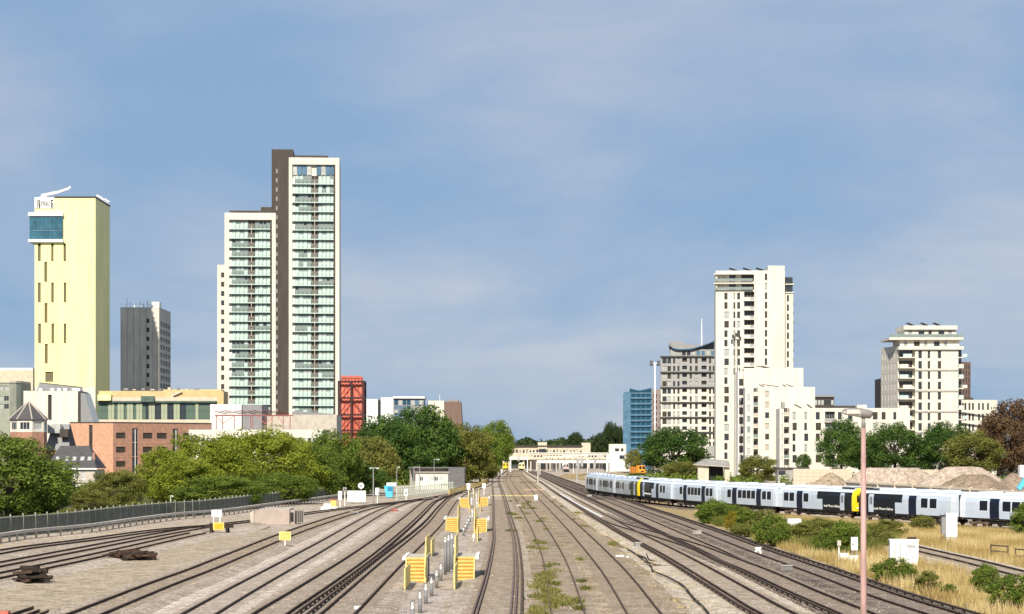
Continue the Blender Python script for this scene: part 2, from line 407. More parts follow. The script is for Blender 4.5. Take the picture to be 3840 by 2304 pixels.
TR_LABEL = {
 'T1': ('rusty curving siding nearest the dark green fence on the left', G_grey, 0, None),
 'T2': ('short rusty siding ending at the white-topped yellow stop board', G_grey, 0, None),
 'T3': ('outer of the short rusty sidings beside the timber heaps', G_yard, 0, None),
 'T4': ('siding passing the yellow square board on its post', G_grey, 0, None),
 'T5': ('siding laid in the palest pinkish ballast at left', G_pale, 0, None),
 'T6': ('electrified siding with a conductor rail on its right, left of the yellow steps', G_grey, 0, 1),
 'T7': ('electrified siding directly left of the yellow access steps', G_grey, 0, -1),
 'T8': ('central bending track with worn rails right of the yellow access steps', G_grey, 1, 1),
 'T9': ('disused track overgrown with green weeds in the middle foreground', G_tan, 0, None),
 'T10': ('brown-ballasted track right of the weedy disused track', G_tan, 0, None),
 'T11': ('main line in clean cream ballast with conductor rail on its left', G_cream, 1, -1),
 'T12': ('main line in dark oily ballast between cream track and outermost track', G_dark, 1, -1),
 'T13': ('outermost main line along the bushes, passing the round white signal', G_dark, 1, 1),
 'X1': ('crossover linking the cream main line to the dark oily one', G_dark, 1, None),
 'T14': ('grass-edged single track running behind the big white cabinet', G_cream, 0, None),
 'T15': ('curving branch track under the long white train', G_dark, 1, None),
}
BEDZ = {}
TRK = {}
def strip(q, t, off0, off1, z0, z1, mb, m, mt=None):
    """a ribbon box swept along the curve between two lateral offsets"""
    n = np.stack([t[:, 1], -t[:, 0]], 1)                             # to the right of travel
    a, c = q + n * off0, q + n * off1
    k = mb.slot(m); kt = mb.slot(mt) if mt else k
    i = len(mb.v); N = len(q); z0 = np.zeros(N) + z0; z1 = np.zeros(N) + z1
    for j in range(N):
        mb.v += [(a[j][0], a[j][1], z0[j]), (c[j][0], c[j][1], z0[j]), (c[j][0], c[j][1], z1[j]), (a[j][0], a[j][1], z1[j])]
    for j in range(N - 1):
        e = i + 4 * j
        for f, mm in (((0, 1), k), ((1, 2), k), ((2, 3), kt), ((3, 0), k)):
            mb.f.append([e + f[0], e + f[1], e + 4 + f[1], e + 4 + f[0]]); mb.m.append(mm)
    for e in (i, i + 4 * (N - 1)):
        mb.f.append([e, e + 1, e + 2, e + 3]); mb.m.append(k)
for ti, key in enumerate(TRW):
    label, gm, busy, cond = TR_LABEL[key]
    # far ends of tracks are drawn from the camera outwards
    q, t = spline(TRW[key], 2.0)
    TRK[key] = q
    root = thing('railway_track', label, 'track', (0, 0, 0), group='tracks of the railway yard')
    top = M_railtop if busy else M_railold
    zo = -0.003 * (ti % 5) + (Zr(q[:, 1]) if key == 'T15' else 0)                                           # crossing rails never share a plane
    for sgn in (-1, 1):
        r = MB()
        strip(q, t, sgn * 0.7175 - 0.036, sgn * 0.7175 + 0.036, -0.045 + zo, 0.0 + zo, r, M_rust, top)       # head
        strip(q, t, sgn * 0.7175 - 0.011, sgn * 0.7175 + 0.011, -0.13 + zo, -0.045 + zo, r, M_rust)          # web
        strip(q, t, sgn * 0.7175 - 0.07, sgn * 0.7175 + 0.07, -0.15 + zo, -0.13 + zo, r, M_rust)             # foot
        r.build('rail', root)
    if cond:
        r = MB(); o = cond * (0.7175 + 0.46)
        strip(q, t, o - 0.045, o + 0.045, -0.02, 0.075, r, M_rust, M_railold)
        for j in range(0, len(q), 1):
            n = np.array([t[j][1], -t[j][0]]); p = q[j] + n * o
            r.box(p[0] - 0.07, p[0] + 0.07, p[1] - 0.07, p[1] + 0.07, -0.15, -0.02, M_insul)
        r.build('conductor_rail', root)
    if key == 'T8':                                                  # check rails beside the worn running rails
        for o in (-0.7175 - 0.17, 0.7175 + 0.2):
            r = MB(); strip(q, t, o - 0.034, o + 0.034, -0.05 + zo, -0.006 + zo, r, M_rust, top); strip(q, t, o - 0.06, o + 0.06, -0.15 + zo, -0.05 + zo, r, M_rust); r.build('check_rail', root)
    # sleepers too thin to pick apart at this distance: one part
    q2, t2 = spline(TRW[key], 0.68)
    r = MB(); rng = random.Random(ti)
    for p, u in zip(q2, t2):
        if p[1] > 330 or p[1] < 80: continue
        n = np.array([u[1], -u[0]]); w = 1.28 + rng.uniform(-0.03, 0.03)
        jj = rng.uniform(-0.06, 0.06)
        c = [p + u * (jj - 0.125) - n * w, p + u * (jj - 0.125) + n * w, p + u * (jj + 0.125) + n * w, p + u * (jj + 0.125) - n * w]
        zs_ = float(Zr(p[1])) if key == 'T15' else 0.0
        r.prism([tuple(x) for x in c], zs_ - 0.22, zs_ - 0.116 - rng.uniform(0, 0.012), M_sleep)
    if r.f: tag(r.build('sleepers', root), kind='stuff')
    # ballast shoulder, a low trapezoid ridge; every bed a few millimetres off its neighbours
    z = -0.128 - 0.004 * (ti % 4); BEDZ[key] = z
    hw = 1.75 if key not in ('T9', 'T10', 'X1') else 1.55
    n = np.stack([t[:, 1], -t[:, 0]], 1)
    rr = np.random.RandomState(ti + 5)
    wob = np.interp(np.arange(len(q)), np.arange(0, len(q) + 3, 3), rr.uniform(-0.22, 0.22, len(np.arange(0, len(q) + 3, 3))))
    bb = MB(); k = bb.slot(gm)
    for off, zz2 in ((-hw - 0.75, GZ - 0.02), (-hw, z), (hw, z), (hw + 0.75, GZ - 0.02)):
        e = q + n * (off + (wob * np.sign(off) if abs(off) > hw else 0))[:, None] if abs(off) > hw else q + n * off
        bb.v += [(p[0], p[1], zz2 + (float(Zr(p[1])) if key == 'T15' else 0.0)) for p in e]
    N = len(q)
    for a in range(3):
        for j in range(N - 1):
            bb.f.append([a * N + j, (a + 1) * N + j, (a + 1) * N + j + 1, a * N + j + 1]); bb.m.append(k)
    tag(bb.build('ballast'), 'stone ballast under: ' + label, kind='structure')

def patch(name, label, px, m, dz=0.008, rough_edge=0.35, seed=1):
    """flat irregular sheet on the ground"""
    rng = random.Random(seed); P = [gp(x, y, GZ) for x, y in px]; out = []
    for i, p in enumerate(P):
        qn = P[(i + 1) % len(P)]; L = (qn - p).length; k = max(1, int(L / 1.5))
        for j in range(k):
            w = p.lerp(qn, j / k); out.append((w.x + rng.uniform(-1, 1) * rough_edge, w.y + rng.uniform(-1, 1) * rough_edge * 2, GZ + dz))
    tag(MB().poly(out, m).build(name), label, kind='structure')
patch('walkway', 'concrete walkway between the access steps', [(1300,2480),(1640,2480),(1705,2304),(1738,2150),(1762,2004),(1778,1900),(1785,1850),(1762,1850),(1740,1900),(1700,2004),(1622,2150),(1480,2304)], G_path, 0.014, 0.05, seed=4)
patch('earth_spill', 'dark brown earth spilt between two main lines', [(2270,1990),(2300,1985),(2390,2045),(2420,2055),(2370,2060),(2300,2050),(2260,2020)], G_brown, 0.018, 0.3, seed=5)
patch('light_ballast_drift', 'loose pale ballast drift beside the cream main line', [(2320,2060),(2430,2058),(2640,2180),(2830,2290),(2900,2400),(2700,2400),(2560,2250),(2440,2170),(2350,2100)], G_cream, 0.010, 0.5, seed=6)
patch('gravel_yard', 'sandy open yard around the timber heaps', [(-400,2230),(0,2185),(300,2112),(600,2045),(760,2010),(900,2010),(1020,1975),(1020,2000),(800,2090),(500,2205),(200,2320),(-200,2450)], G_sandy, 0.009, 0.4, seed=7)

q, t = spline(TRW['T8'][:7], 2.0); b = MB(); strip(q, t, 2.05, 3.0, GZ - 0.05, GZ + 0.03, b, G_path)
tag(b.build('cess_path'), 'smooth grey path strip right of the central track', kind='structure')

patch('pale_stone_patch', 'broad pale pinkish stone between the left sidings', [(380,2330),(690,2166),(900,2088),(1100,2007),(1260,1951),(1380,1908),(1470,1902),(1440,1925),(1330,1990),(1180,2085),(1000,2190),(800,2330)], G_pale, 0.016, 0.4, seed=11)
patch('pale_stone_patch', 'pale stone strip between the leftmost sidings', [(-200,2125),(0,2083),(300,2036),(560,1998),(560,2002),(300,2046),(0,2098),(-200,2140)], G_pale, 0.016, 0.25, seed=12)
patch('oily_ground', 'dark oily stone between the two outer main lines', [(2150,1846),(2300,1905),(2500,2000),(2700,2088),(2900,2178),(3190,2320),(3640,2320),(3330,2206),(3000,2098),(2700,1992),(2500,1924),(2300,1857),(2180,1830)], G_dark, 0.006, 0.3, seed=13)

patch('scrub_ground', 'brown scrubby ground right of the tracks before the station', [(2090,1790),(2130,1778),(2345,1774),(2400,1790),(2330,1806),(2230,1806),(2150,1798)], G_straw, 0.02, 1.0, seed=21)
# ---------------------------------------------------------------- building kit
class Bld:
    """a building set out in its own frame: x along the front, y away from the tracks, z up from the ground"""
    def __init__(s, name, label, sc, xl, rz=0.0, cat='building', dy=0.0, group=None):
        s.sc = sc; s.xl = xl; s.d = F / sc + dy
        s.root = thing(name, label, cat, (PX(xl, s.d), s.d, GZ), math.radians(rz), group)
    def x(s, px): return (px - s.xl) / s.sc
    def z(s, py): return H - GZ + (YH - py) / s.sc
    def box(s, name, px0, px1, py0, py1, y0, y1, m, mtop=None):
        b = MB(); b.box(s.x(px0), s.x(px1), y0, y1, s.z(py1) if py1 is not None else 0.0, s.z(py0), m, mtop); return b.build(name, s.root)

def facade(parent, p0, p1, z0, z1, m, ops=(), rec=0.25, name='wall', mrev=None):
    """wall from p0 to p1 (left to right seen from outside) with real rectangular openings and reveals"""
    p0, p1 = Vector(p0), Vector(p1); L = (p1 - p0).length; u = (p1 - p0) / L; n = Vector((u.y, -u.x))
    us = sorted({0.0, L} | {round(min(max(v, 0), L), 4) for o in ops for v in o[:2]}); vs = sorted({z0, z1} | {round(min(max(v, z0), z1), 4) for o in ops for v in o[2:4]})
    b = MB()
    P = lambda a, d, z: (p0.x + u.x * a - n.x * d, p0.y + u.y * a - n.y * d, z)
    solid = lambda a, c: not any(o[0] < a < o[1] and o[2] < c < o[3] for o in ops)
    for j in range(len(vs) - 1):                       # merge runs of solid cells
        vc = (vs[j] + vs[j + 1]) / 2; i = 0
        while i < len(us) - 1:
            if not solid((us[i] + us[i + 1]) / 2, vc): i += 1; continue
            k = i
            while k < len(us) - 1 and solid((us[k] + us[k + 1]) / 2, vc): k += 1
            b.poly([P(us[i], 0, vs[j]), P(us[k], 0, vs[j]), P(us[k], 0, vs[j + 1]), P(us[i], 0, vs[j + 1])], m); i = k
    mr = mrev or m
    for o in ops:
        a, c, e, g = o[:4]
        b.poly([P(a, 0, e), P(a, 0, g), P(a, rec, g), P(a, rec, e)], mr); b.poly([P(c, 0, g), P(c, 0, e), P(c, rec, e), P(c, rec, g)], mr)
        b.poly([P(a, 0, g), P(c, 0, g), P(c, rec, g), P(a, rec, g)], mr); b.poly([P(c, 0, e), P(a, 0, e), P(a, rec, e), P(c, rec, e)], mr)
    return b.build(name, parent), (p0, u, n)

WM = {}
def win_mesh(w, h, glass, frame, bars=1, fw=0.07):
    key = (round(w, 2), round(h, 2), glass.name, frame.name, bars)
    if key in WM: return WM[key]
    b = MB()
    b.poly([(0, 0.05, 0), (w, 0.05, 0), (w, 0.05, h), (0, 0.05, h)], glass)
    f = min(fw, w * 0.2)
    for x0, x1, z0, z1 in [(0, f, 0, h), (w - f, w, 0, h), (f, w - f, 0, f), (f, w - f, h - f, h)] + [(w * (i + 1) / (bars + 1) - f / 2, w * (i + 1) / (bars + 1) + f / 2, f, h - f) for i in range(bars)]:
        b.poly([(x0, 0, z0), (x1, 0, z0), (x1, 0, z1), (x0, 0, z1)], frame)
    WM[key] = b.mesh('window'); return WM[key]
def windows(parent, fr, ops, rec=0.25, glasses=(None,), frame=None, bars=1, name='window', rng=random):
    p0, u, n = fr
    for o in ops:
        g = rng.choice(glasses) or M_glass
        me = win_mesh(o[1] - o[0], o[3] - o[2], g, frame or M_frame, bars)
        c = p0 + u * o[0] - n * (rec - 0.06)
        link(name, me, parent, (c.x, c.y, o[2]), math.atan2(u.y, u.x))
def block(parent, fp, z0, z1, m, ops=None, rec=0.25, glasses=(None,), frame=None, bars=1, roof=None, parapet=0.5, wall='wall'):
    """walls round a footprint (front-left, front-right, back-right, back-left ...), roof sunk behind a parapet"""
    ops = ops or {}
    for i in range(len(fp)):
        o = ops.get(i, [])
        w, fr = facade(parent, fp[i], fp[(i + 1) % len(fp)], z0, z1, m, o, rec, wall)
        windows(parent, fr, o, rec, glasses, frame, bars)
    b = MB(); c = Vector((sum(p[0] for p in fp) / len(fp), sum(p[1] for p in fp) / len(fp)))
    inn = [tuple(Vector(p) + (c - Vector(p)).normalized() * 0.3) for p in fp]
    zt = z1 + 0.003; N = len(fp)
    for i in range(N):
        j = (i + 1) % N
        b.poly([(*fp[i], zt), (*fp[j], zt), (*inn[j], zt), (*inn[i], zt)], roof or m)
        b.poly([(*inn[j], zt), (*inn[i], zt), (*inn[i], z1 - parapet), (*inn[j], z1 - parapet)], m)
    b.poly([(*p, z1 - parapet) for p in inn], M_conc)
    return b.build('roof', parent)
def rect(x0, x1, y0, y1): return [(x0, y0), (x1, y0), (x1, y1), (x0, y1)]
def unitbox(key, sx, sy, sz, m, mtop=None):
    k = ('ub', key, round(sx, 3), round(sy, 3), round(sz, 3), m.name)
    if k not in WM: WM[k] = MB().box(0, sx, 0, sy, 0, sz, m, mtop).mesh(key)
    return WM[k]

# ================================================================ LEFT SIDE
# ---- pale yellow hotel tower
B = Bld('hotel_tower', 'tall pale yellow tower with blue glass box and roof crane at far left', 11.43, 130)
w, dep, top = B.x(358), 25.0, B.z(743)
slots = []
for xs_, ys_ in (((142,153),(913,981)), ((192,201),(913,981)), ((238,248),(913,981)), ((166,177),(983,1058)), ((142,153),(1060,1135)), ((192,202),(1060,1135)), ((239,249),(1060,1135)),
                 ((167,178),(1137,1211)), ((143,154),(1214,1288)), ((193,203),(1214,1288)), ((239,249),(1214,1288)), ((168,179),(1290,1364)), ((170,200),(1395,1433))):
    slots.append((B.x(xs_[0]), B.x(xs_[1]), B.z(ys_[1]), B.z(ys_[0])))
ztier = B.z(1452)
wl, fr = facade(B.root, (0, 0), (w, 0), ztier, top, M_cream, [o for o in slots], 0.5)
windows(B.root, fr, slots, 0.5, (M_slot,), M_slot, 0)
facade(B.root, (0, 0), (w, 0), 0, ztier, M_white)
for p, q in (((w, 0), (w, dep)), ((w, dep), (0, dep)), ((0, dep), (0, 0))): facade(B.root, p, q, 0, top, M_cream)
MB().box(0.3, w - 0.3, 0.3, dep - 0.3, top - 1.0, top - 0.6, M_conc).build('roof', B.root)
MB().box(B.x(205), w + 0.15, -0.15, dep + 0.15, top + 0.003, top + 0.5, M_darkclad).build('parapet', B.root)
for k in range(5):                                                     # cladding joints on the shaded side
    y = 4.0 + k * 4.2
    MB().box(w + 0.002, w + 0.02, y, y + 0.08, 8, top - 0.3, M_gold).build('cladding_joint', B.root)
gx0, gx1, gz0, gz1 = B.x(113), B.x(236), B.z(899), B.z(812)
gb = MB(); gb.box(gx0, gx1, -0.7, 6.0, gz0, gz1, mat('teal_glass', (0.035, 0.12, 0.17), 0.2, 0.3, 0.5, spec=0.6)); gl = gb.build('glass_box', B.root)
for i in range(9):
    x = gx0 + (gx1 - gx0) * i / 8
    MB().box(x - 0.05, x + 0.05, -0.77, -0.70, gz0, gz1, M_glass_pale).build('mullion', gl)
for zz_ in (0.36, 0.46, 0.5, 0.97):
    z_ = gz0 + (gz1 - gz0) * zz_
    MB().box(gx0, gx1, -0.80, -0.701, z_, z_ + (0.35 if zz_ == 0.36 else 0.1), M_glass_pale).build('transom', gl)
for z0_, z1_ in ((B.z(910), gz0 - 0.002), (gz1 + 0.002, B.z(798))):
    MB().box(gx0 - 0.4, gx1 + 0.3, -1.2, 6.4, z0_, z1_, M_white2).build('cornice', B.root)
sg = MB(); sg.box(0, B.x(203), -0.25, -0.003, B.z(782), B.z(741), M_whitep); sign = sg.build('sign_panel', B.root)
mk = MB()                                                              # lettering, blurred beyond reading in the photograph
for x0, x1, y0, y1 in ((141,144,752,781),(144,151,752,756),(146,151,763,767),(148,152,757,763),(147,152,767,781),(156,158,756,774),(158,163,756,758),(163,165,757,764),(158,164,764,766),
                       (167,169,758,774),(169,174,757,759),(174,176,758,775),(169,174,766,768),(179,181,756,776),(184,186,754,779),(192,195,750,781),(195,200,750,755),(196,200,762,767),(197,200,768,781)):
    mk.box(B.x(x0), B.x(x1), -0.33, -0.252, B.z(y1), B.z(y0), M_dark)
mk.build('sign_lettering', sign)
cr_ = thing('roof_crane', 'white jib crane folded out over the pale yellow tower roof', 'crane', (PX(160, B.d + 4), B.d + 4, GZ + top - 0.1))
kx = lambda px: (px - 160) / 11.43; kz = lambda py: (B.z(py) - top)
MB().box(-0.9, 1.6, -0.8, 0.8, -0.5, kz(732), M_whitep).build('machine_housing', cr_)
MB().beam((-0.4, 0, kz(728)), (kx(212), 0, kz(716)), 0.9, 0.9, M_whitep).build('counter_jib', cr_)
MB().beam((kx(205), 0, kz(719)), (kx(258), 0, kz(701)), 0.6, 0.75, M_whitep).build('jib', cr_)
MB().beam((kx(257), 0, kz(702)), (kx(266), 0, kz(694)), 0.55, 0.6, M_whitep).build('jib_head', cr_)
rr_ = random.Random(4)
for k in range(9):
    y = 3 + k * 2.4; a = MB(); hgt = rr_.uniform(0.8, 1.7)
    a.bar((w - 0.25, y, top + 0.5), (w - 0.25 + 0.3, y, top + 0.5 + hgt), 0.10, M_whitep, 5)
    a.box(w - 0.3, w + 0.55, y - 0.1, y + 0.1, top + 0.45 + hgt * 0.6, top + 0.7 + hgt * 0.6, M_whitep)
    a.build('aerial', B.root)

# ---- grey concrete office tower
B = Bld('office_tower', 'grey concrete office tower with roof aerials behind the yellow tower', 10.53, 452)
w, dep, top = B.x(597), 25.5, B.z(1157)
ops = [(B.x(549), B.x(560), B.z(y + 17), B.z(y)) for y in range(1195, 1450, 34)]
_, fr = facade(B.root, (0, 0), (w, 0), 0, top, M_office, ops, 0.2); windows(B.root, fr, ops, 0.2, (M_glass_b,), M_conc_lt, 0)
sops = []
for k in range(9):
    z = B.z(1205 + k * 29)
    for j in range(4): sops.append((2.2 + j * 5.6, 2.2 + j * 5.6 + 5.0, z - 1.6, z))
_, fr = facade(B.root, (w, 0), (w, dep), 0, top, M_office, sops, 0.3); windows(B.root, fr, sops, 0.3, (M_glass, M_glass_b), M_office, 2)
facade(B.root, (w, dep), (0, dep), 0, top, M_office); facade(B.root, (0, dep), (0, 0), 0, top, M_office)
MB().box(0, w, 0, dep, top + 0.003, top + 0.4, M_office).build('roof', B.root)
for i in range(6): MB().box(i * w / 6 + 0.02, i * w / 6 + 0.09, -0.03, -0.002, 0, top, M_darkclad).build('panel_joint', B.root)
rr_ = random.Random(8)
for k in range(15):
    x = rr_.uniform(0.3, w - 0.3); y = rr_.uniform(0.3, 10); h_ = rr_.uniform(1.2, 3.6)
    a = MB(); a.bar((x, y, top + 0.4), (x, y, top + 0.4 + h_), 0.09, M_metal if k % 3 else M_whitep, 5)
    if k % 3 == 0: a.box(x - 0.18, x + 0.18, y - 0.12, y + 0.12, top + 0.4 + h_ * 0.4, top + 0.4 + h_, M_whitep)
    a.build('aerial', B.root)
MB().box(w - 3.8, w - 0.5, 4, 8, top + 0.4, top + 2.6, M_whitep).build('plant_cabin', B.root)
a = MB()
for x in np.linspace(0.1, w - 0.1, 9): a.bar((x, 0.15, top + 0.4), (x, 0.15, top + 1.5), 0.05, M_metal, 4)
a.bar((0.1, 0.15, top + 1.5), (w - 0.1, 0.15, top + 1.5), 0.05, M_metal, 4); a.build('roof_railing', B.root)

# ---- twin apartment towers
VS = 10.81
M_darkglass = mat('brownish_glass_panel', (0.16, 0.155, 0.14), 0.3, 0.2, 2, spec=0.5)
def apartment_tower(B, fx0, fx1, ix0, ix1, ytop, yin, ylines, ybot, seed):
    rng = random.Random(seed)
    w = B.x(fx1) - B.x(fx0); o = B.x(fx0); i0, i1 = B.x(ix0), B.x(ix1); top = B.z(ytop); tin = B.z(yin); RC = 1.35
    R_ = B.root
    MB().box(o, i0, 0, RC, 0, top, M_white).build('frame_pier', R_); MB().box(i1, o + w, 0, RC, 0, top, M_white).build('frame_pier', R_)
    MB().box(i0, i1, 0, RC, tin, top - 0.002, M_white).build('frame_lintel', R_)
    body = MB(); body.box(o + 0.02, o + w - 0.02, RC, 22, 0, top - 0.02, M_white); body.build('wall', R_)
    MB().box(o + 1.5, o + w - 4, 3, 18, top, top + 1.1, M_darkclad).build('roof_plant', R_)
    W_ = i1 - i0 - 0.55
    MB().box(i1 - 0.55, i1 - 0.004, 0.25, RC, 0, tin, M_darkclad).build('dark_reveal', R_)
    fl = B.z(ylines[0]) - B.z(ylines[1]) if len(ylines) > 1 else 3.2
    cols = [(0.065, .16, 'l'), (.165, .26, 'l'), (.265, .36, 'l'), (.365, .455, 'l'), (.46, .54, 'c'), (.545, .625, 'c'), (.63, .72, 'r'), (.725, .815, 'r'), (.82, .91, 'r'), (.915, .995, 'r')]
    for y in ylines:
        z = B.z(y)
        MB_ = ('slab', round(W_, 2))
        if MB_ not in WM: WM[MB_] = MB().box(0, W_, 0.12, RC, -0.30, 0, M_mint).mesh('balcony_slab')
        link('balcony_slab', WM[MB_], R_, (i0, 0, z))
        grey = {'l': rng.random() < 0.25, 'r': rng.random() < 0.2, 'c': True}
        p = unitbox('corner_panel', 0.055 * W_, 0.05, 1.9, M_whitep); link('corner_panel', p, R_, (i0 + 0.003, 0.4, z))
        for a, c, g in cols:
            gm = (M_darkglass if g == 'c' else M_greyglass) if (grey[g] and (g == 'c' or rng.random() < 0.85)) else M_mint
            me = unitbox('balustrade_panel', (c - a) * W_ - 0.12, 0.05, 1.5, gm)
            link('balustrade_panel', me, R_, (i0 + a * W_, 0.18, z + 0.02))
            gl = M_glass_b if g == 'c' else rng.choice((M_mint, M_mint, M_mint, M_glass_l, M_greyglass) if not grey[g] else (M_glass, M_greyglass, M_greyglass, M_mint))
            me = win_mesh((c - a) * W_ - 0.03, fl - 0.42, gl, M_greyglass if g != 'c' else M_frame, 0, 0.12)
            link('window', me, R_, (i0 + a * W_, RC - 0.16, z + 0.02))
        MB_ = ('divider', 1)
        if MB_ not in WM: WM[MB_] = MB().box(-0.08, 0.08, 0.08, 0.24, -fl + 0.5, 1.2, M_beige).mesh('divider_post')
        link('divider_post', WM[MB_], R_, (i0 + 0.54 * W_, 0, z))
B = Bld('apartment_tower', 'tallest white-framed apartment tower with mint balconies and dark grey core', VS, 1083, 3.3, group='twin apartment towers')
apartment_tower(B, 1083, 1272, 1096, 1257, 591, 617, [688 + 34.65 * k for k in range(27)], 1600, 21)
MB().box(B.x(1100), B.x(1222), 2, 12, B.z(590), B.z(580), M_darkclad).build('roof_parapet', B.root)
tp = MB()
for i in range(9):
    x = B.x(1097) + i * 1.65
    if i == 4: continue
    tp = MB(); tp.box(x, x + 1.5, 0.9, 0.98, B.z(655), B.z(619), M_glass_pale if i % 3 else M_glass_l); tp.build('penthouse_glazing', B.root)
cx0, cx1 = B.x(1018), B.x(1098)
core = MB(); core.box(cx0, cx1, 1.9, 20, 0, B.z(558), M_darkclad); co = core.build('stair_core', B.root)
for k in range(27):
    link('core_vent', unitbox('core_vent', 0.55, 0.06, 1.5, M_conc), co, (B.x(1034), 1.84, B.z(648 + 34.65 * k)))
for x in (1036, 1043): MB().bar((B.x(x), 5, B.z(558)), (B.x(x), 5, B.z(546)), 0.12, M_metal, 5).build('aerial', B.root)
B = Bld('apartment_tower', 'lower white-framed apartment tower left of the dark core', VS, 842, 3.3, group='twin apartment towers')
apartment_tower(B, 842, 1033, 859, 1019, 798, 824, [857 + 34.65 * k for k in range(21)], 1560, 22)
MB().box(B.x(975), B.x(1017), 4, 10, B.z(798), B.z(771), M_darkclad).build('lift_housing', B.root)
MB().box(B.x(892), B.x(962), 3, 9, B.z(797), B.z(791), M_darkclad).build('roof_parapet', B.root)
B = Bld('apartment_block', 'narrow white slab stepping down at the left of the twin towers', VS, 815, 3.3, dy=2.5)
ops = [(B.x(829), B.x(841), B.z(y + 19), B.z(y)) for y in range(1020, 1460, 35)]
block(B.root, rect(0, B.x(842), 0, 18), 0, B.z(991), M_white, {0: ops}, 0.3, (M_glass_b, M_glass), M_darkclad, 0)

# ---- far left blocks
B = Bld('beige_block', 'plain beige flat-roofed block left of the yellow tower', 10.4, -60)
block(B.root, rect(0, B.x(124), 0, 20), 0, B.z(1388), M_beige, {})
MB().box(B.x(-40), B.x(120), 1, 15, B.z(1388) - 0.4, B.z(1380), M_whitep).build('roof_edge', B.root)
B = Bld('rounded_block', 'grey-green office with rounded corner and window bands at left edge', 12.2, -70)
fp = [(0, 0), (B.x(36), 0), (B.x(58), 1.2), (B.x(70), 3.5), (B.x(72), 16), (0, 16)]
M_ggreen = mat('grey_green_cladding', (0.30, 0.32, 0.26), 0.7, 0.12, 0.5)
ops = []
for y in (1448, 1486, 1516):
    for x in (-50, -28, -6, 16): ops.append((B.x(x), B.x(x + 17), B.z(y + 18), B.z(y)))
block(B.root, fp, 0, B.z(1436), M_ggreen, {0: ops}, 0.25, (M_glass, M_glass_l), M_ggreen, 1)
MB().prism([(p[0] * 1.0, p[1] - 0.3) for p in fp], B.z(1436) + 0.01, B.z(1428), M_beige).build('roof_cap', B.root)
B = Bld('white_panel_building', 'windowless white panelled hall with one dark vertical slot', 13.1, 88)
w = B.x(292); top = B.z(1467)
slot = (B.x(180), B.x(194), B.z(1576), B.z(1481))
_, fr = facade(B.root, (0, 0), (w, 0), 0, top, M_white, [slot], 0.6); windows(B.root, fr, [slot], 0.6, (M_glass_b,), M_frame, 0)
for p, q in (((w, 0), (w, 14)), ((w, 14), (0, 14)), ((0, 14), (0, 0))): facade(B.root, p, q, 0, top, M_white2)
MB().box(0, w, 0.3, 14, top + 0.003, top + 0.1, M_conc).build('roof', B.root)
for i in range(1, 8):
    x = i * w / 8
    if not slot[0] - 0.2 < x < slot[1] + 0.2: MB().box(x - 0.03, x + 0.03, -0.03, -0.002, 0, top, M_white2).build('panel_joint', B.root)
sh = MB(); za, zb = B.z(1432), B.z(1450)
sh.poly([(B.x(122), 5, top), (B.x(300), 5, top), (B.x(295), 5, zb), (B.x(133), 5, za)], M_lead); sh.poly([(B.x(122), 5, top), (B.x(133), 5, za), (B.x(133), 12, za), (B.x(122), 12, top)], M_lead)
sh.poly([(B.x(133), 4.7, za), (B.x(298), 4.7, zb), (B.x(298), 12, zb), (B.x(133), 12, za)], M_darkclad); sh.build('plant_screen', B.root)
for x in (136, 181, 206, 229, 262): MB().box(B.x(x), B.x(x + (30 if x == 262 else 14)), 3, 4.2, top + 0.1, B.z(1455), M_whitep).build('air_handler', B.root)
fn = MB(); fn.box(w + 0.003, B.x(303), 0.8, 12, 0, B.z(1470), M_darkclad); fn.build('recess', B.root)
fn = MB(); zt = B.z(1475); pts = [(B.x(303), 0, 0), (B.x(366), 0, 0), (B.x(350), 0, B.z(1582)), (B.x(316), 0, zt), (B.x(303), 0, zt)]
fn.poly(pts, M_lead); fn.poly([(p[0], 9, p[2]) for p in reversed(pts)], M_lead)
for i in range(5):
    p, q = pts[i], pts[(i + 1) % 5]; fn.poly([(p[0], 0, p[2]), (p[0], 9, p[2]), (q[0], 9, q[2]), (q[0], 0, q[2])], M_whitep)
fn.build('raking_fin', B.root)

# ---- pavilion with pointed slate roof
B = Bld('pavilion', 'small white pavilion under a pointed slate roof with pale ribs at far left', 16.5, 13)
r_ = B.x(167) / 2; c = Vector((r_, r_)); ze = B.z(1574); za = B.z(1503); N = 8
rim = [(c.x + r_ * math.cos(2 * math.pi * (i + 0.5) / N), c.y + r_ * math.sin(2 * math.pi * (i + 0.5) / N)) for i in range(N)]
wl = [(c.x + r_ * 0.9 * math.cos(2 * math.pi * (i + 0.5) / N), c.y + r_ * 0.9 * math.sin(2 * math.pi * (i + 0.5) / N)) for i in range(N)]
rf = MB()
for i in range(N):
    p, q = rim[i], rim[(i + 1) % N]; rf.poly([(*p, ze), (*q, ze), (c.x, c.y, za)], M_slate)
rf.poly([(*p, ze - 0.01) for p in reversed(rim)], M_slate); ro = rf.build('roof', B.root)
for p in rim: MB().bar((*p, ze + 0.05), (c.x, c.y, za + 0.1), 0.13, M_conc_lt, 5).build('roof_rib', ro)
for i in range(N):
    p, q = Vector(wl[i]), Vector(wl[(i + 1) % N]); L = (q - p).length
    o = [(0.5, L - 0.5, ze - 2.3, ze - 0.6)] if (p.y + q.y) / 2 < c.y + 0.1 else []
    _, fr = facade(B.root, p, q, ze - 2.8, ze - 0.05, M_white, o, 0.2); windows(B.root, fr, o, 0.2, (M_glass, M_glass_l), M_whitep, 2)
    facade(B.root, p, q, 0, ze - 2.8, M_brick)
B = Bld('slate_roofed_house', 'low dark slate roof with white gable beside the pavilion', 16.2, 168)
zt, zm = B.z(1590), B.z(1690)
g = MB(); w = B.x(260)
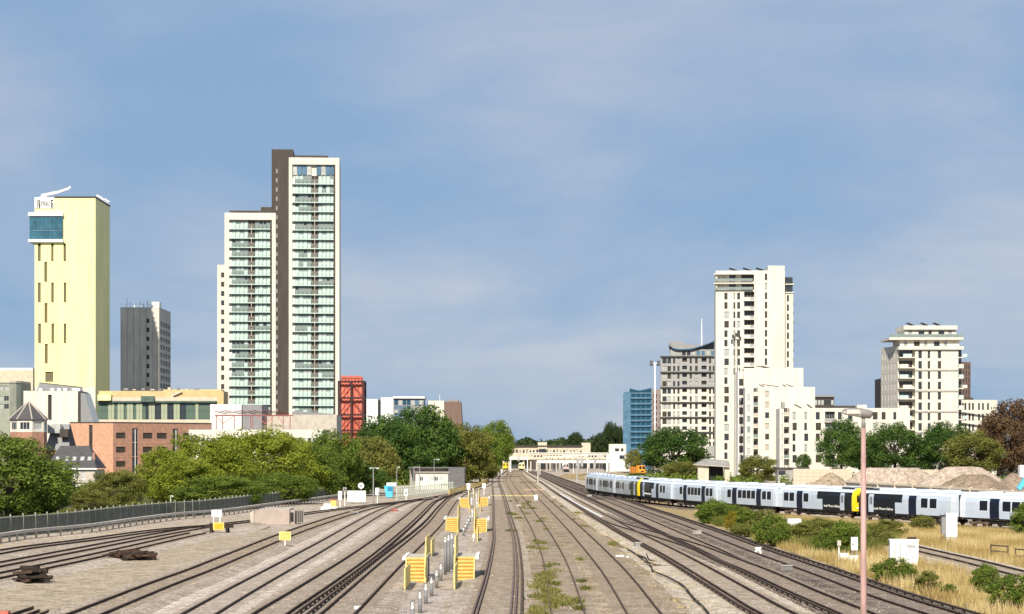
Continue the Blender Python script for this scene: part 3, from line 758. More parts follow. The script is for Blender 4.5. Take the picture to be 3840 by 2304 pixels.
g.poly([(0, 0, zm), (w, 0, zm), (w - 0.8, 4, zt), (1.0, 4, zt)], M_lead); g.poly([(w, 0, zm), (w, 9, zm), (w - 0.8, 5, zt), (w - 0.8, 4, zt)], M_slate)
g.poly([(0, 9, zm), (0, 0, zm), (1.0, 4, zt), (1.0, 5, zt)], M_slate); g.poly([(w, 9, zm), (0, 9, zm), (1.0, 5, zt), (w - 0.8, 5, zt)], M_slate); g.poly([(1.0, 4, zt), (w - 0.8, 4, zt), (w - 0.8, 5, zt), (1.0, 5, zt)], M_slate); g.build('roof', B.root)
MB().box(0.2, w - 0.2, 0.3, 8.7, 0, zm, M_brick).build('wall', B.root)
MB().box(B.x(225), B.x(257), -0.4, 2, B.z(1640), B.z(1610), M_darkclad).build('dormer', B.root)
MB().box(B.x(176), B.x(224), 0.6, 3, B.z(1625), B.z(1592), M_glass_l).build('roof_glazing', B.root)

# ---- hipped slate house with skylights
B = Bld('hipped_house', 'house with broad dark slate roof, row of skylights and white windows', 18.6, 178)
ze, zt = B.z(1757), B.z(1672); w = B.x(356); D_ = 10.0
b = MB(); a0, a1 = B.x(207), B.x(318)
b.poly([(-0.4, -0.4, ze), (w + 0.4, -0.4, ze), (a1, D_ / 2, zt), (a0, D_ / 2, zt)], M_slate); b.poly([(w + 0.4, -0.4, ze), (w + 0.4, D_ + 0.4, ze), (a1, D_ / 2, zt)], M_slate)
b.poly([(w + 0.4, D_ + 0.4, ze), (-0.4, D_ + 0.4, ze), (a0, D_ / 2, zt), (a1, D_ / 2, zt)], M_slate); b.poly([(-0.4, D_ + 0.4, ze), (-0.4, -0.4, ze), (a0, D_ / 2, zt)], M_slate); ro = b.build('roof', B.root)
for x in (202, 237, 264, 295, 322):
    k = 0.42; yy = -0.4 + k * (D_ / 2 + 0.4); z_ = ze + k * (zt - ze); sl = (zt - ze) / (D_ / 2 + 0.4)
    MB().poly([(B.x(x), yy - 0.45, z_ - 0.45 * sl + 0.05), (B.x(x + 14), yy - 0.45, z_ - 0.45 * sl + 0.05), (B.x(x + 14), yy + 0.45, z_ + 0.45 * sl + 0.05), (B.x(x), yy + 0.45, z_ + 0.45 * sl + 0.05)], M_glass_l).build('skylight', ro)
MB().box(-0.5, w + 0.5, -0.55, -0.38, ze - 0.25, ze + 0.05, M_whitep).build('gutter', B.root)
ops = [(B.x(x), B.x(x + 16), B.z(1797), B.z(1770)) for x in (232, 256, 280, 304)]
block(B.root, rect(0, w, 0, D_), 0, ze - 0.26, M_conc_lt, {0: ops}, 0.15, (M_glass, M_glass_l), M_whitep, 1)
MB().bar((B.x(345), 2, ze), (B.x(345), 2, ze + 3.2), 0.35, M_brick, 4).build('chimney', B.root)
B = Bld('flat_roof_shed', 'long cream single-storey shed with pale flat roof beside the trees', 20.0, 235)
block(B.root, rect(0, B.x(372), 0, 6), 0, B.z(1812), M_white2, {0: [(1.0, 2.4, 0.8, 1.6), (4.0, 5.4, 0.8, 1.6)]}, 0.1)
MB().box(-0.3, B.x(375), -0.3, 6.3, B.z(1812) + 0.01, B.z(1805), M_conc_lt).build('roof_edge', B.root)

# ---- brick block, sunlight painted into its left face
B = Bld('brick_office', 'red brick office block with small square windows, sunlight painted into its left face', 15.1, 258)
xa, xb = B.x(424), B.x(424) + 27.0 * math.cos(math.radians(40)); top = B.z(1588)
c0 = (0, 1.0); c1 = (xa, 0); ang = math.radians(38); L2 = 28.0; c2 = (xa + L2 * math.cos(ang), L2 * math.sin(ang))
f0 = [(B.x(332), B.x(346), 1.0, top - 0.4)]
_, fr = facade(B.root, c0, c1, 0, top, M_brick_lit, f0, 0.3); windows(B.root, fr, f0, 0.3, (M_glass_b,), M_lead, 0)
def uo(px):                                                            # distance along the slanting face for a picture column
    t = 0.0
    for _ in range(30):
        d_ = B.d + t * math.sin(ang); X_ = PX(px, d_) - PX(424, B.d); t = X_ / math.cos(ang)
    return t
ops = []
for a, c in ((435, 471), (536, 572), (588, 626), (687, 716)):
    for y in (1623, 1676, 1730): ops.append((uo(a), uo(c), B.z(y + 22), B.z(y)))
strips = [(uo(496), uo(517), 0.8, top - 1.2), (uo(648), uo(668), 0.8, top - 1.2)]
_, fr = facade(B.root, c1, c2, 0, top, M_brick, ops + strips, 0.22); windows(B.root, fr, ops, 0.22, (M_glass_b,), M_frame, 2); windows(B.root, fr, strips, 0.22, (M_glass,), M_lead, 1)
p0, u, n = fr
for px in (506, 659):
    q = p0 + u * uo(px) + n * 0.15; MB().bar((q.x, q.y, 0.5), (q.x, q.y, top - 1.5), 0.09, M_whitep, 5).build('downpipe', B.root)
back = [(c2[0] - 10, c2[1] + 14), (0, 18)]
facade(B.root, c2, back[0], 0, top, M_brick); facade(B.root, back[0], back[1], 0, top, M_brick); facade(B.root, back[1], c0, 0, top, M_brick_lit)
MB().prism([c0, c1, c2, back[0], back[1]], top + 0.003, top + 0.35, M_darkclad).build('roof_cap', B.root)
for z in (B.z(1660), B.z(1713)):
    q0, q1 = p0 + n * 0.03, p0 + n * 0.03 + u * (L2 - 0.2); MB().beam((q0.x, q0.y, z), (q1.x, q1.y, z), 0.06, 0.12, M_brick_lit).build('string_course', B.root)

# ---- sandy civic building with green glass band
B = Bld('civic_building', 'sandy yellow building with long pale green glazed band above the brick block', 12.31, 366)
w = B.x(832); ops = []; x = B.x(372); rng = random.Random(3)
gz0, gz1 = B.z(1574), B.z(1510)
facade(B.root, (0, 0), (w, 0), 0, gz0, M_beige, name='wall')
facade(B.root, (0, 0), (w, 0), gz1, B.z(1490), M_beige, name='fascia'); 
MB().box(0, w, 1.6, 14, gz0 - 0.5, B.z(1466), M_gold).build('upper_storey', B.root)
MB().box(0, w, 0.6, 1.59, gz0 - 0.4, gz0 - 0.003, M_beige).build('sill', B.root)
i = 0; xx = 0.3
while xx < w - 1.2:
    px = 366 + xx * 12.31; ww = 0.95
    light = (400 < px < 540 and i % 3 != 2) or (540 < px < 690 and i % 4 in (0, 1)) or (px > 690 and i % 5 == 1)
    g = M_green_l if light else (M_green if px < 540 or px > 690 else M_glass)
    link('glazing_panel', unitbox('glazing_panel', ww - 0.07, 0.06, gz1 - gz0 - 0.02, g), B.root, (xx, 0.5 if light else 0.8, gz0)); i += 1; xx += ww
MB().box(0, w, 0.9, 1.0, gz0, gz1, M_green).build('glazing_wall', B.root)
MB().box(0, w, -0.3, 1.55, gz1 - 0.003, gz1 + 0.5, M_green).build('canopy', B.root)
MB().box(B.x(530), B.x(580), -1.0, 1.5, B.z(1508), B.z(1486), M_green).build('glass_lantern', B.root)
MB().box(B.x(369), B.x(418), -1.4, 1.5, B.z(1503), B.z(1481), M_cream).build('yellow_bay', B.root)
MB().box(B.x(600), w - 1, 6, 13, B.z(1466), B.z(1459), M_gold).build('roof_step', B.root)
MB().box(B.x(818), B.x(842), -2.0, 8, 0, B.z(1470), M_gold).build('corner_pier', B.root)
MB().beam((B.x(645), 1.0, B.z(1483)), (B.x(680), 1.0, B.z(1468)), 0.4, 0.5, M_beige).build('roof_arm', B.root)
MB().bar((B.x(645), 1.0, B.z(1490)), (B.x(645), 1.0, B.z(1470)), 0.3, M_beige, 6).build('roof_arm_post', B.root)
b = MB(); b.box(0, w, 1.0, 14, 0, gz0 - 0.6, M_beige); b.build('lower_storey', B.root)
rr_ = random.Random(5)
for k in range(9): MB().box(B.x(460 + k * 33), B.x(460 + k * 33 + rr_.randint(6, 16)), 2, 3.4, B.z(1463), B.z(1463 - rr_.randint(4, 11)), M_beige if k % 2 else M_lead).build('roof_unit', B.root)

# ---- car park, red steel canopy, white deck
B = Bld('car_park', 'pale grey car park block behind the red steel canopy', 13.3, 788)
block(B.root, rect(0, B.x(906), 0, 20), 0, B.z(1517), M_white2, {})
MB().box(B.x(906) + 0.01, B.x(980), 1.0, 18, 0, B.z(1519), M_lead).build('stair_block', B.root)
b = MB(); b.prism([(B.x(1096), 0.5), (B.x(1262), 0.5), (B.x(1262), 18), (B.x(1096), 18)], 0, B.z(1556), M_conc_lt); b.build('ramp_wall', B.root)
b = MB(); z0_, z1_ = B.z(1556), B.z(1543)
b.poly([(B.x(1096), 0.5, z0_), (B.x(1262), 0.5, z0_), (B.x(1254), 0.5, z0_ + 0.2), (B.x(1120), 0.5, z1_), (B.x(1096), 0.5, z1_)], M_lead); b.build('ramp_parapet', B.root)
MB().box(B.x(980) + 0.01, B.x(1096) - 0.01, 6, 18, 0, B.z(1560), M_conc_lt).build('rear_wall', B.root)
B = Bld('steel_canopy', 'red steel frame canopy with slatted roof on the car park deck', 13.6, 806, cat='canopy')
zt = B.z(1558)
for k, x in enumerate((811, 835, 880, 940, 948, 995, 1020, 1062, 1088)):
    MB().beam((B.x(x), 0, 0), (B.x(x), 0, zt), 0.2, 0.2, M_redbrown).build('post', B.root)
MB().beam((B.x(806), 0, zt), (B.x(1096), 0, zt), 0.22, 0.3, M_redbrown).build('beam', B.root); MB().beam((B.x(806), 3, zt), (B.x(1096), 3, zt), 0.22, 0.3, M_redbrown).build('beam', B.root)
for x0, x1 in ((835, 811), (835, 880), (995, 960), (995, 1030), (1062, 1040)): MB().beam((B.x(x0), 0, B.z(1590)), (B.x(x1), 0, zt), 0.16, 0.16, M_red).build('brace', B.root)
for k in range(14):
    x = B.x(826 + k * 18); z_ = B.z(1552 - (k % 3) * 2)
    MB().beam((x - 1.4, -0.8, z_ + 0.6), (x + 1.3, 3.2, z_), 0.8, 0.08, M_redbrown).build('roof_slat', B.root)
B = Bld('low_white_block', 'long low white office with a flat roof showing above the hedge trees', 16.0, 708)
ops = [(B.x(x), B.x(x + 15), B.z(1668), B.z(1643)) for x in range(716, 1200, 19)]
block(B.root, rect(0, B.x(1212), 0, 12), 0, B.z(1612), M_white, {0: ops}, 0.2, (M_glass, M_glass_l), M_whitep, 0)
a = MB(); 
for x in np.arange(0.2, B.x(1212), 1.6): a.bar((x, 0.2, B.z(1612)), (x, 0.2, B.z(1598)), 0.035, M_metal, 4)
for zz_ in (1598, 1605): a.bar((0.2, 0.2, B.z(zz_)), (B.x(1210), 0.2, B.z(zz_)), 0.035, M_metal, 4)
a.build('roof_railing', B.root)

# ---- red flue tower
B = Bld('flue_tower', 'red chimney tower of vertical flues inside a dark steel frame', 11.76, 1270, cat='chimney tower')
w = B.x(1364); zt = B.z(1430)
M_darkred = mat('dark_red_steel', (0.05, 0.018, 0.018), 0.6, 0.15, 1)
for x in (0, w / 2, w):
    for y in (0, w): MB().beam((x, y, 0), (x, y, zt), 0.55, 0.55, M_darkred).build('corner_post', B.root)
for py in (1432, 1493, 1556, 1615):
    z = B.z(py)
    for p, q in (((0, 0), (w, 0)), ((w, 0), (w, w)), ((w, w), (0, w)), ((0, w), (0, 0))): MB().beam((*p, z), (*q, z), 0.5, 0.6, M_darkred).build('ring_beam', B.root)
for py0, py1 in ((1493, 1432), (1556, 1493), (1615, 1556)):
    for xa_, xb_ in ((0, w / 2), (w, w / 2)): MB().beam((xb_, 0, B.z(py1)), (xa_, 0, B.z(py0)), 0.22, 0.22, M_darkred).build('brace', B.root)
for k in range(6):
    for j in range(2):
        x = 1.2 + k * (w - 2.4) / 5; y = 2.2 + j * 3.2
        MB().bar((x, y, 0), (x, y, B.z(1408 + (k % 2) * 5)), 0.62, M_red, 10).build('flue', B.root, True)
for k in range(7): MB().bar((0.9 + k * (w - 1.8) / 6, 0.9, zt), (0.9 + k * (w - 1.8) / 6, 0.9, B.z(1412)), 0.12, M_red, 5).build('crown_rail', B.root)
MB().beam((0.7, 0.9, B.z(1412)), (w - 0.7, 0.9, B.z(1412)), 0.15, 0.2, M_red).build('crown_rail', B.root)

# ---- glass and white offices beyond, brown theatre fly tower
B = Bld('glass_office', 'white and blue glass office behind the dark green trees', 8.9, 1366)
top = B.z(1497)
block(B.root, rect(0, B.x(1417), 0, 18), 0, top, M_white2, {}); MB().box(B.x(1417) + 0.01, B.x(1428) - 0.01, 1.5, 16, 0, top - 0.5, M_glass).build('glazed_slot', B.root)
block(B.root, rect(B.x(1428), B.x(1475), 0, 18), 0, B.z(1491), M_white2, {})
ops = []
for j in range(5):
    for i in range(7): ops.append((0.4 + i * 1.75, 0.4 + i * 1.75 + 1.6, B.z(1508 + j * 15 + 12), B.z(1508 + j * 15 - (8 if j == 0 else 0))))
fp = [(B.x(1475) + 0.01, 0.3), (B.x(1588), 1.5), (B.x(1588), 18), (B.x(1475) + 0.01, 18)]
block(B.root, fp, 0, B.z(1495), M_lead, {0: ops}, 0.15, (M_glass_pale, M_glass_blue, M_glass_l), M_lead, 0)
MB().prism([(fp[0][0] - 0.1, -0.7), (B.x(1592), 0.7), (B.x(1592), 18.3), (fp[0][0] - 0.1, 18.3)], B.z(1495) + 0.02, B.z(1487), M_whitep).build('roof_overhang', B.root)
B = Bld('theatre', 'brown theatre fly tower with white box beside it above the trees', 9.1, 1606)
block(B.root, rect(0, B.x(1666), 0, 14), 0, B.z(1503), M_white, {0: [(2.4, 2.7, B.z(1530), B.z(1512))]}, 0.2)
M_brownc = mat('brown_corrugated', (0.185, 0.125, 0.105), 0.8, 0.12, 0.6, stretch=(6, 6, 0.2))
b = MB(); x0, x1 = B.x(1668), B.x(1728); z1_ = B.z(1507); k = B.x(1746) - x1
pts0 = [(x0, -1), (x1 + k, -1), (x1 + k, 14), (x0, 14)]; pts1 = [(x0, -1), (x1, -1), (x1, 14), (x0, 14)]
for i in range(4):
    j = (i + 1) % 4; b.poly([(*pts0[i], 0), (*pts0[j], 0), (*pts1[j], z1_), (*pts1[i], z1_)], M_brownc)
b.poly([(*p, z1_) for p in pts1], M_brownc); b.build('fly_tower', B.root)
MB().box(x0 + 1, x1 - 1, 0, 8, z1_, B.z(1499), M_lead).build('roof_plant', B.root)
MB().bar((B.x(1648), 3, B.z(1503)), (B.x(1648), 3, B.z(1480)), 0.1, M_whitep, 5).build('mast', B.root)
# ================================================================ RIGHT SIDE
# ---- blue glass building, far behind
B = Bld('blue_glass_block', 'blue glass apartment block with stacked bands far behind the floodlight mast', 7.4, 2340, -14)
w = B.x(2445); ops = []
for j in range(10):
    for i in range(4): ops.append((B.x(2366) + i * 2.6, B.x(2366) + i * 2.6 + 2.45, B.z(1478 + j * 21 + 13), B.z(1478 + j * 21)))
block(B.root, rect(0, w, 0, 16), 0, B.z(1470), M_glass_pale, {0: ops}, 0.4, (M_glass_blue,), M_glass_pale, 0, M_glass_pale)
MB().box(B.x(2340) - 0.4, B.x(2364), -0.5, 8, 0, B.z(1476), M_glass_pale).build('corner_strip', B.root)
for j in range(10): link('floor_band', unitbox('floor_band', w - B.x(2366) + 0.4, 0.5, 0.55, M_glass_pale), B.root, (B.x(2366), -0.45, B.z(1497 + j * 21)))
b = MB(); b.poly([(B.x(2362), -0.5, B.z(1470)), (w, -0.5, B.z(1470)), (w, -0.5, B.z(1456)), (B.x(2400), -0.5, B.z(1466)), (B.x(2362), -0.5, B.z(1458))], M_glass_blue); b.build('roof_screen', B.root)
M_mauve = mat('mauve_brick', (0.27, 0.215, 0.20), 0.9, 0.15, 1)
ops = [(0.8 + i * 3.2, 2.6 + i * 3.2, B.z(1480 + j * 22 + 13), B.z(1480 + j * 22)) for j in range(9) for i in range(2)]
block(B.root, [(w + 0.02, 0.2), (w + 7.5, 1.2), (w + 7.5, 14), (w + 0.02, 14)], 0, B.z(1462), M_mauve, {0: ops}, 0.4, (M_glass, M_glass_b), M_frame, 0)

# ---- grey and white apartment block with wave roof
B = Bld('wave_roof_block', 'grey and white apartment block with curving wave roof and mast', 9.1, 2478, -3.5)
w = B.x(2690); rng = random.Random(2)
ztop = B.z(1338); white0 = B.z(1454)
bays = [(2484, 2500, 'w'), (2503, 2516, 'w'), (2524, 2532, 'w'), (2540, 2548, 'w'), (2560, 2575, 'b'), (2586, 2594, 'w'), (2606, 2616, 'w'), (2632, 2648, 'b'), (2658, 2666, 'w'), (2672, 2684, 'w')]
levels = []
for k in range(12):
    levels.append(1342 + k * 28.4)
up, lo = [], []
for y in levels:
    for a, c, t in bays:
        o = (B.x(a), B.x(c), B.z(y + 22), B.z(y + 3)) if t == 'w' else (B.x(a - 2), B.x(c + 1), B.z(y + 25), B.z(y + 2))
        (up if y < 1448 else lo).append((o, t))
MG = mat('grey_facade_panel', (0.34, 0.34, 0.33), 0.7, 0.08, 0.6)
for zs, mm, lst in (((white0, ztop), MG, up), ((0, white0), M_white, lo)):
    oo = [o for o, t in lst]
    _, fr = facade(B.root, (0, 0), (w, 0), zs[0], zs[1], mm, oo, 0.8)
    windows(B.root, fr, [o for o, t in lst if t == 'w'], 0.3, (M_glass, M_glass_l, M_glass_b), M_frame, 1, rng=rng)
    windows(B.root, fr, [o for o, t in lst if t == 'b'], 0.8, (M_glass, M_glass_b), M_frame, 1, name='balcony_door', rng=rng)
    for o, t in lst:
        if t == 'b': link('balustrade', unitbox('balustrade', o[1] - o[0], 0.06, 1.0, MG if mm is MG else M_white), B.root, (o[0], -0.05, o[2]))
for p, q in (((w, 0), (w, 18)), ((w, 18), (0, 18)), ((0, 18), (0, 0))): facade(B.root, p, q, 0, ztop, M_white)
for y in (1338, 1397, 1454, 1510, 1566, 1622): MB().box(-0.35, w + 0.1, -0.75, 0.6, B.z(y) - 0.25, B.z(y) + 0.25, M_frame).build('floor_slab', B.root)
ops = [(B.x(x), B.x(x + 13), B.z(1333), B.z(1316)) for x in range(2522, 2684, 18)]
block(B.root, [(B.x(2514), 1.5), (w, 1.5), (w, 15), (B.x(2514), 15)], ztop + 0.3, B.z(1311), MG, {0: ops}, 0.15, (M_glass_l, M_glass, M_glass_pale), M_frame, 0)
b = MB(); prof = [(2508, 1288), (2515, 1277), (2530, 1272), (2555, 1277), (2580, 1284), (2605, 1288), (2632, 1286), (2655, 1281), (2675, 1276), (2696, 1269)]
low = [(2514, 1300), (2524, 1308), (2540, 1312), (2565, 1312), (2590, 1311), (2612, 1306), (2640, 1297), (2665, 1287), (2680, 1281), (2696, 1274)]
n_ = len(prof)
pt = lambda a, y: (B.x(a[0]), y, B.z(a[1]))
for i in range(n_ - 1):                                               # the sheet sweeps up at the back
    b.poly([pt(low[i], 0.2), pt(low[i + 1], 0.2), pt(prof[i + 1], 14), pt(prof[i], 14)], M_conc)
    b.poly([pt(low[i], 0.0), pt(low[i + 1], 0.0), (B.x(low[i + 1][0]), 0.0, B.z(low[i + 1][1]) + 0.4), (B.x(low[i][0]), 0.0, B.z(low[i][1]) + 0.4)], M_glass_pale)
    b.poly([pt(prof[i], 14.1), pt(prof[i + 1], 14.1), (B.x(low[i + 1][0]), 14.1, B.z(1315)), (B.x(low[i][0]), 14.1, B.z(1315))], MG)
b.build('wave_roof', B.root)
MB().bar((B.x(2633), 8, B.z(1312)), (B.x(2633), 8, B.z(1192)), 0.32, M_whitep, 6, 0.15).build('mast', B.root)
MB().box(w - 4.5, w - 0.2, -0.9, 0, B.z(1712), B.z(1672), MG).build('entrance_bay', B.root)

# ---- tall white apartment tower
B = Bld('white_tower', 'tallest white apartment tower on the right with balcony column and dark penthouse', 11.1, 2684, -4.0)
x_f = B.x(2905); top = B.z(1016); ops = []; rng = random.Random(6)
pit = 35.2
for k in range(18):
    y = 1099 + k * pit
    ops.append((B.x(2716), B.x(2733 if k % 4 in (2, 3) else 2728), B.z(y + 25), B.z(y)))
    if k < 9: ops.append((B.x(2750), B.x(2757), B.z(y + 25), B.z(y))); ops.append((B.x(2764), B.x(2775), B.z(y + 25), B.z(y)))
for k in range(10): ops.append((B.x(2867), B.x(2876), B.z(1028 + k * pit + 25), B.z(1028 + k * pit)))
bal = [(B.x(2790), B.x(2828), B.z(1099 + k * pit + 28), B.z(1095 + k * pit)) for k in range(9)]
pent = [(B.x(2690), B.x(2827), B.z(1056), B.z(1031)), (B.x(2690), B.x(2827), B.z(1088), B.z(1066))]
_, fr = facade(B.root, (0, 0), (x_f, 0), 0, top, M_white, ops + bal + pent, 1.6)
windows(B.root, fr, ops, 0.3, (M_glass_b, M_glass, M_glass, M_glass_l), M_frame, 1, rng=rng)
windows(B.root, fr, bal, 1.6, (M_glass_b, M_glass), M_beige, 2, name='balcony_door', rng=rng)
for o in bal:
    link('balustrade', unitbox('balustrade', (o[1] - o[0]) * 0.62, 0.06, 1.05, M_white), B.root, (o[0] - 0.15, -0.12, o[2])); link('balustrade', unitbox('balustrade_bars', (o[1] - o[0]) * 0.38, 0.05, 1.05, M_metal), B.root, (o[0] + (o[1] - o[0]) * 0.62 - 0.13, -0.11, o[2]))
    link('balcony_slab', unitbox('balcony_slab', o[1] - o[0] + 0.3, 0.5, 0.25, M_white), B.root, (o[0] - 0.3, -0.35, o[2] - 0.27))
for o in pent:
    for i in range(6):
        a = o[0] + (o[1] - o[0]) * i / 6; link('penthouse_panel', unitbox('penthouse_panel', (o[1] - o[0]) / 6 - 0.15, 0.1, o[3] - o[2], (M_white, M_white, M_glass, M_white, M_glass_b, M_glass_b)[i]), B.root, (a + 0.05, 1.3, o[2]))
    MB().box(-0.7, B.x(2822), -0.9, 0.0, o[3] + 0.02, o[3] + 0.38, M_white).build('terrace_slab', B.root)
    MB().box(-0.65, B.x(2822), -0.86, -0.82, o[2], o[2] + 0.9, M_greyglass).build('terrace_balustrade', B.root)
c2 = (B.x(2942), 0.9); c3 = (B.x(2942), 20)
facade(B.root, (x_f, 0), c2, 0, B.z(1003), M_white); facade(B.root, c2, c3, 0, B.z(1003), M_white); facade(B.root, c3, (0, 20), 0, top, M_white); facade(B.root, (0, 20), (0, 0), 0, top, M_white)
cap = [(B.x(2878), -0.003), (x_f, -0.003), c2, c3, (B.x(2878), 20)]
MB().prism(cap, top - 0.2, B.z(998), M_white).build('stair_head', B.root)
MB().box(0.4, B.x(2878), 0.4, 19.6, top - 0.6, top - 0.3, M_conc).build('roof', B.root)
for x in (2735, 2787, 2836):
    MB().beam((B.x(x), 3, B.z(1004)), (B.x(x + 32), 3, B.z(1015)), 5, 0.12, M_slate).build('solar_panel', B.root)
wo_ = [(0.9, 1.6, B.z(1105 + k * pit + 24), B.z(1105 + k * pit)) for k in range(8)]
_, fr = facade(B.root, (B.x(2942) + 0.02, 5), (B.x(2976), 5), 0, B.z(1095), M_white, wo_, 0.3); windows(B.root, fr, wo_, 0.3, (M_glass_b, M_glass), M_frame, 0)
facade(B.root, (B.x(2976), 5), (B.x(2976), 20), 0, B.z(1095), M_white); MB().box(B.x(2943), B.x(2976) - 0.05, 5.05, 20, B.z(1096), B.z(1095) + 0.02, M_conc).build('wing_roof', B.root)
for y in (1037, 1068):
    MB().box(B.x(2944), B.x(2974), 5.2, 18, B.z(y + 27), B.z(y), M_glass).build('wing_terrace', B.root); MB().box(B.x(2943), B.x(2978), 4.6, 19, B.z(y + 29), B.z(y + 25), M_white).build('terrace_slab', B.root)
for k in range(14): link('side_balcony', unitbox('side_balcony', 0.5, 3.0, 1.0, M_greyglass), B.root, (B.x(2976), 8, B.z(1140 + k * pit)))

# ---- stepped white blocks in front of the tower
M_wing = mat('pale_grey_render', (0.60, 0.58, 0.54), 0.8, 0.08, 0.6)
def corner_balconies(B, x0, x1, y, ytop, n, pitch, rng):
    """a run of corner balconies down the left end of a block"""
    for k in range(n):
        z = B.z(ytop + 30 + k * pitch)
        link('balcony_slab', unitbox('balcony_slab', x1 - x0, 2.6, 0.25, M_white), B.root, (x0, y, z)); link('balustrade', unitbox('balustrade', x1 - x0 - 0.1, 0.06, 1.0, rng.choice((M_white, M_greyglass, M_conc_lt))), B.root, (x0 + 0.05, y + 0.05, z + 0.25))
        link('balcony_door', win_mesh(x1 - x0 - 0.3, 2.3, rng.choice((M_glass, M_glass_b)), M_conc_lt, 1), B.root, (x0 + 0.15, y + 2.5, z + 0.27))
B = Bld('stepped_block', 'plain white upper block directly in front of the tall white tower', 11.6, 2789, -4.0)
block(B.root, rect(0, B.x(3011), 0, 16), 0, B.z(1381), M_white, {}); rng = random.Random(3)
for x, l in ((2835, 45), (2855, 36)): MB().beam((B.x(x), 2, B.z(1372)), (B.x(x + l), 2, B.z(1381)), 3, 0.12, M_slate).build('solar_panel', B.root)
for k in range(9):
    z = B.z(1420 + k * 36); link('window', win_mesh(0.9, 2.2, (M_glass, M_glass_b, M_glass_l)[k % 3], M_frame, 1), B.root, (B.x(2770), 3.0, z - 2.2)); link('window', win_mesh(0.9, 2.2, (M_glass_b, M_glass, M_glass)[k % 3], M_frame, 1), B.root, (B.x(2780), 3.0, z - 2.2))
MB().box(B.x(2764), -0.01, 3.1, 14, 0, B.z(1392), M_wing).build('side_wing', B.root)
B = Bld('stepped_block', 'white middle stepped block with one column of windows and corner balconies', 12.0, 2843, -3.0)
ops = [(B.x(2869), B.x(2884), B.z(1467 + k * 40 + 22), B.z(1467 + k * 40)) for k in range(6)]
block(B.root, rect(0, B.x(3055), 0, 14), 0, B.z(1452), M_white, {0: ops}, 0.25, (M_glass_l, M_conc_lt, M_glass_b, M_glass), M_frame, 1)
corner_balconies(B, B.x(2826), -0.05, 0.3, 1455, 7, 40, rng)
ops = [(0.5, 1.6, B.z(1480 + k * 40 + 24), B.z(1480 + k * 40)) for k in range(6)]
_, fr = facade(B.root, (B.x(2796), 1.2), (B.x(2826), 0.6), 0, B.z(1456), M_wing, ops, 0.2); windows(B.root, fr, ops, 0.2, (M_glass_l, M_greyglass), M_white, 0)
MB().box(B.x(2796), -0.05, 2.9, 13, 0, B.z(1452), M_wing).build('side_wing', B.root)
for x, l in ((2848, 18), (2860, 62), (2936, 12), (2950, 24)): MB().beam((B.x(x), 2, B.z(1442)), (B.x(x + l), 2, B.z(1450)), 3, 0.12, M_slate).build('solar_panel', B.root)
B = Bld('stepped_block', 'long low white block behind the street lamp and trees', 12.4, 2960)
ops = []
for k in range(5):
    y = 1546 + k * 40.3
    for a, c in ((2972, 2983), (3016, 3026), (3059, 3074), (3142, 3156), (3180, 3192), (3230, 3242), (3273, 3286), (3306, 3316), (3350, 3361)): ops.append((B.x(a), B.x(c + (5 if (k + a) % 3 == 0 else 0)), B.z(y + 28), B.z(y)))
balo = [(B.x(3094), B.x(3131), B.z(1546 + k * 40.3 + 36), B.z(1544 + k * 40.3)) for k in range(5)]
_, fr = facade(B.root, (0, 0), (B.x(3412), 0), 0, B.z(1531), M_white, ops + balo, 1.2); windows(B.root, fr, ops, 0.3, (M_glass_b, M_glass, M_glass, M_glass_l), M_frame, 1, rng=rng); windows(B.root, fr, balo, 1.2, (M_glass_l, M_glass), M_beige, 3, name='balcony_door')
for o in balo: link('balustrade', unitbox('balustrade', o[1] - o[0] + 0.5, 0.06, 1.0, M_metal), B.root, (o[0] - 0.25, -0.5, o[2])); link('balcony_slab', unitbox('balcony_slab', o[1] - o[0] + 0.5, 0.55, 0.22, M_conc_lt), B.root, (o[0] - 0.25, -0.55, o[2] - 0.25))
for p, q in (((B.x(3412), 0), (B.x(3412), 13)), ((B.x(3412), 13), (0, 13)), ((0, 13), (0, 0))): facade(B.root, p, q, 0, B.z(1531), M_white)
MB().box(0.3, B.x(3410), 0.3, 12.7, B.z(1531) - 0.6, B.z(1531) - 0.3, M_conc).build('roof', B.root)
corner_balconies(B, B.x(2941), -0.05, 0.3, 1531, 5, 40.3, rng)
ops = [(0.3, 0.75, B.z(1550 + k * 40 + 24), B.z(1550 + k * 40)) for k in range(5)]
_, fr = facade(B.root, (B.x(2928), 1.0), (B.x(2941), 0.6), 0, B.z(1533), M_wing, ops, 0.2); windows(B.root, fr, ops, 0.2, (M_glass_l,), M_white, 0)
MB().box(B.x(2928), -0.05, 2.9, 12, 0, B.z(1531), M_wing).build('side_wing', B.root)
for x, l in ((2982, 26), (3030, 18)): MB().beam((B.x(x), 2, B.z(1517)), (B.x(x + l), 2, B.z(1530)), 3, 0.12, M_slate).build('solar_panel', B.root)
MB().box(B.x(2934), B.x(2945), 1, 3, B.z(1531), B.z(1508), M_conc).build('flue', B.root); MB().box(B.x(3218), B.x(3255), 2, 5, B.z(1532), B.z(1518), M_white).build('lift_head', B.root)
MB().box(B.x(3130), B.x(3215), 4, 8, B.z(1532), B.z(1521), M_darkclad).build('roof_plant', B.root)
B = Bld('dark_penthouse', 'dark glazed attic storey with flat pale roof behind the low white block', 11.7, 3050)
ops = [(0.4 + i * 1.05, 0.4 + i * 1.05 + 0.9, B.z(1520), B.z(1500)) for i in range(6)]
block(B.root, rect(0, B.x(3128), 0, 8), 0, B.z(1490), M_darkclad, {0: ops}, 0.1, (M_glass, M_glass_l), M_frame, 0); MB().box(-0.5, B.x(3132), -0.6, 8.4, B.z(1490) + 0.02, B.z(1483), M_lead).build('roof_slab', B.root)

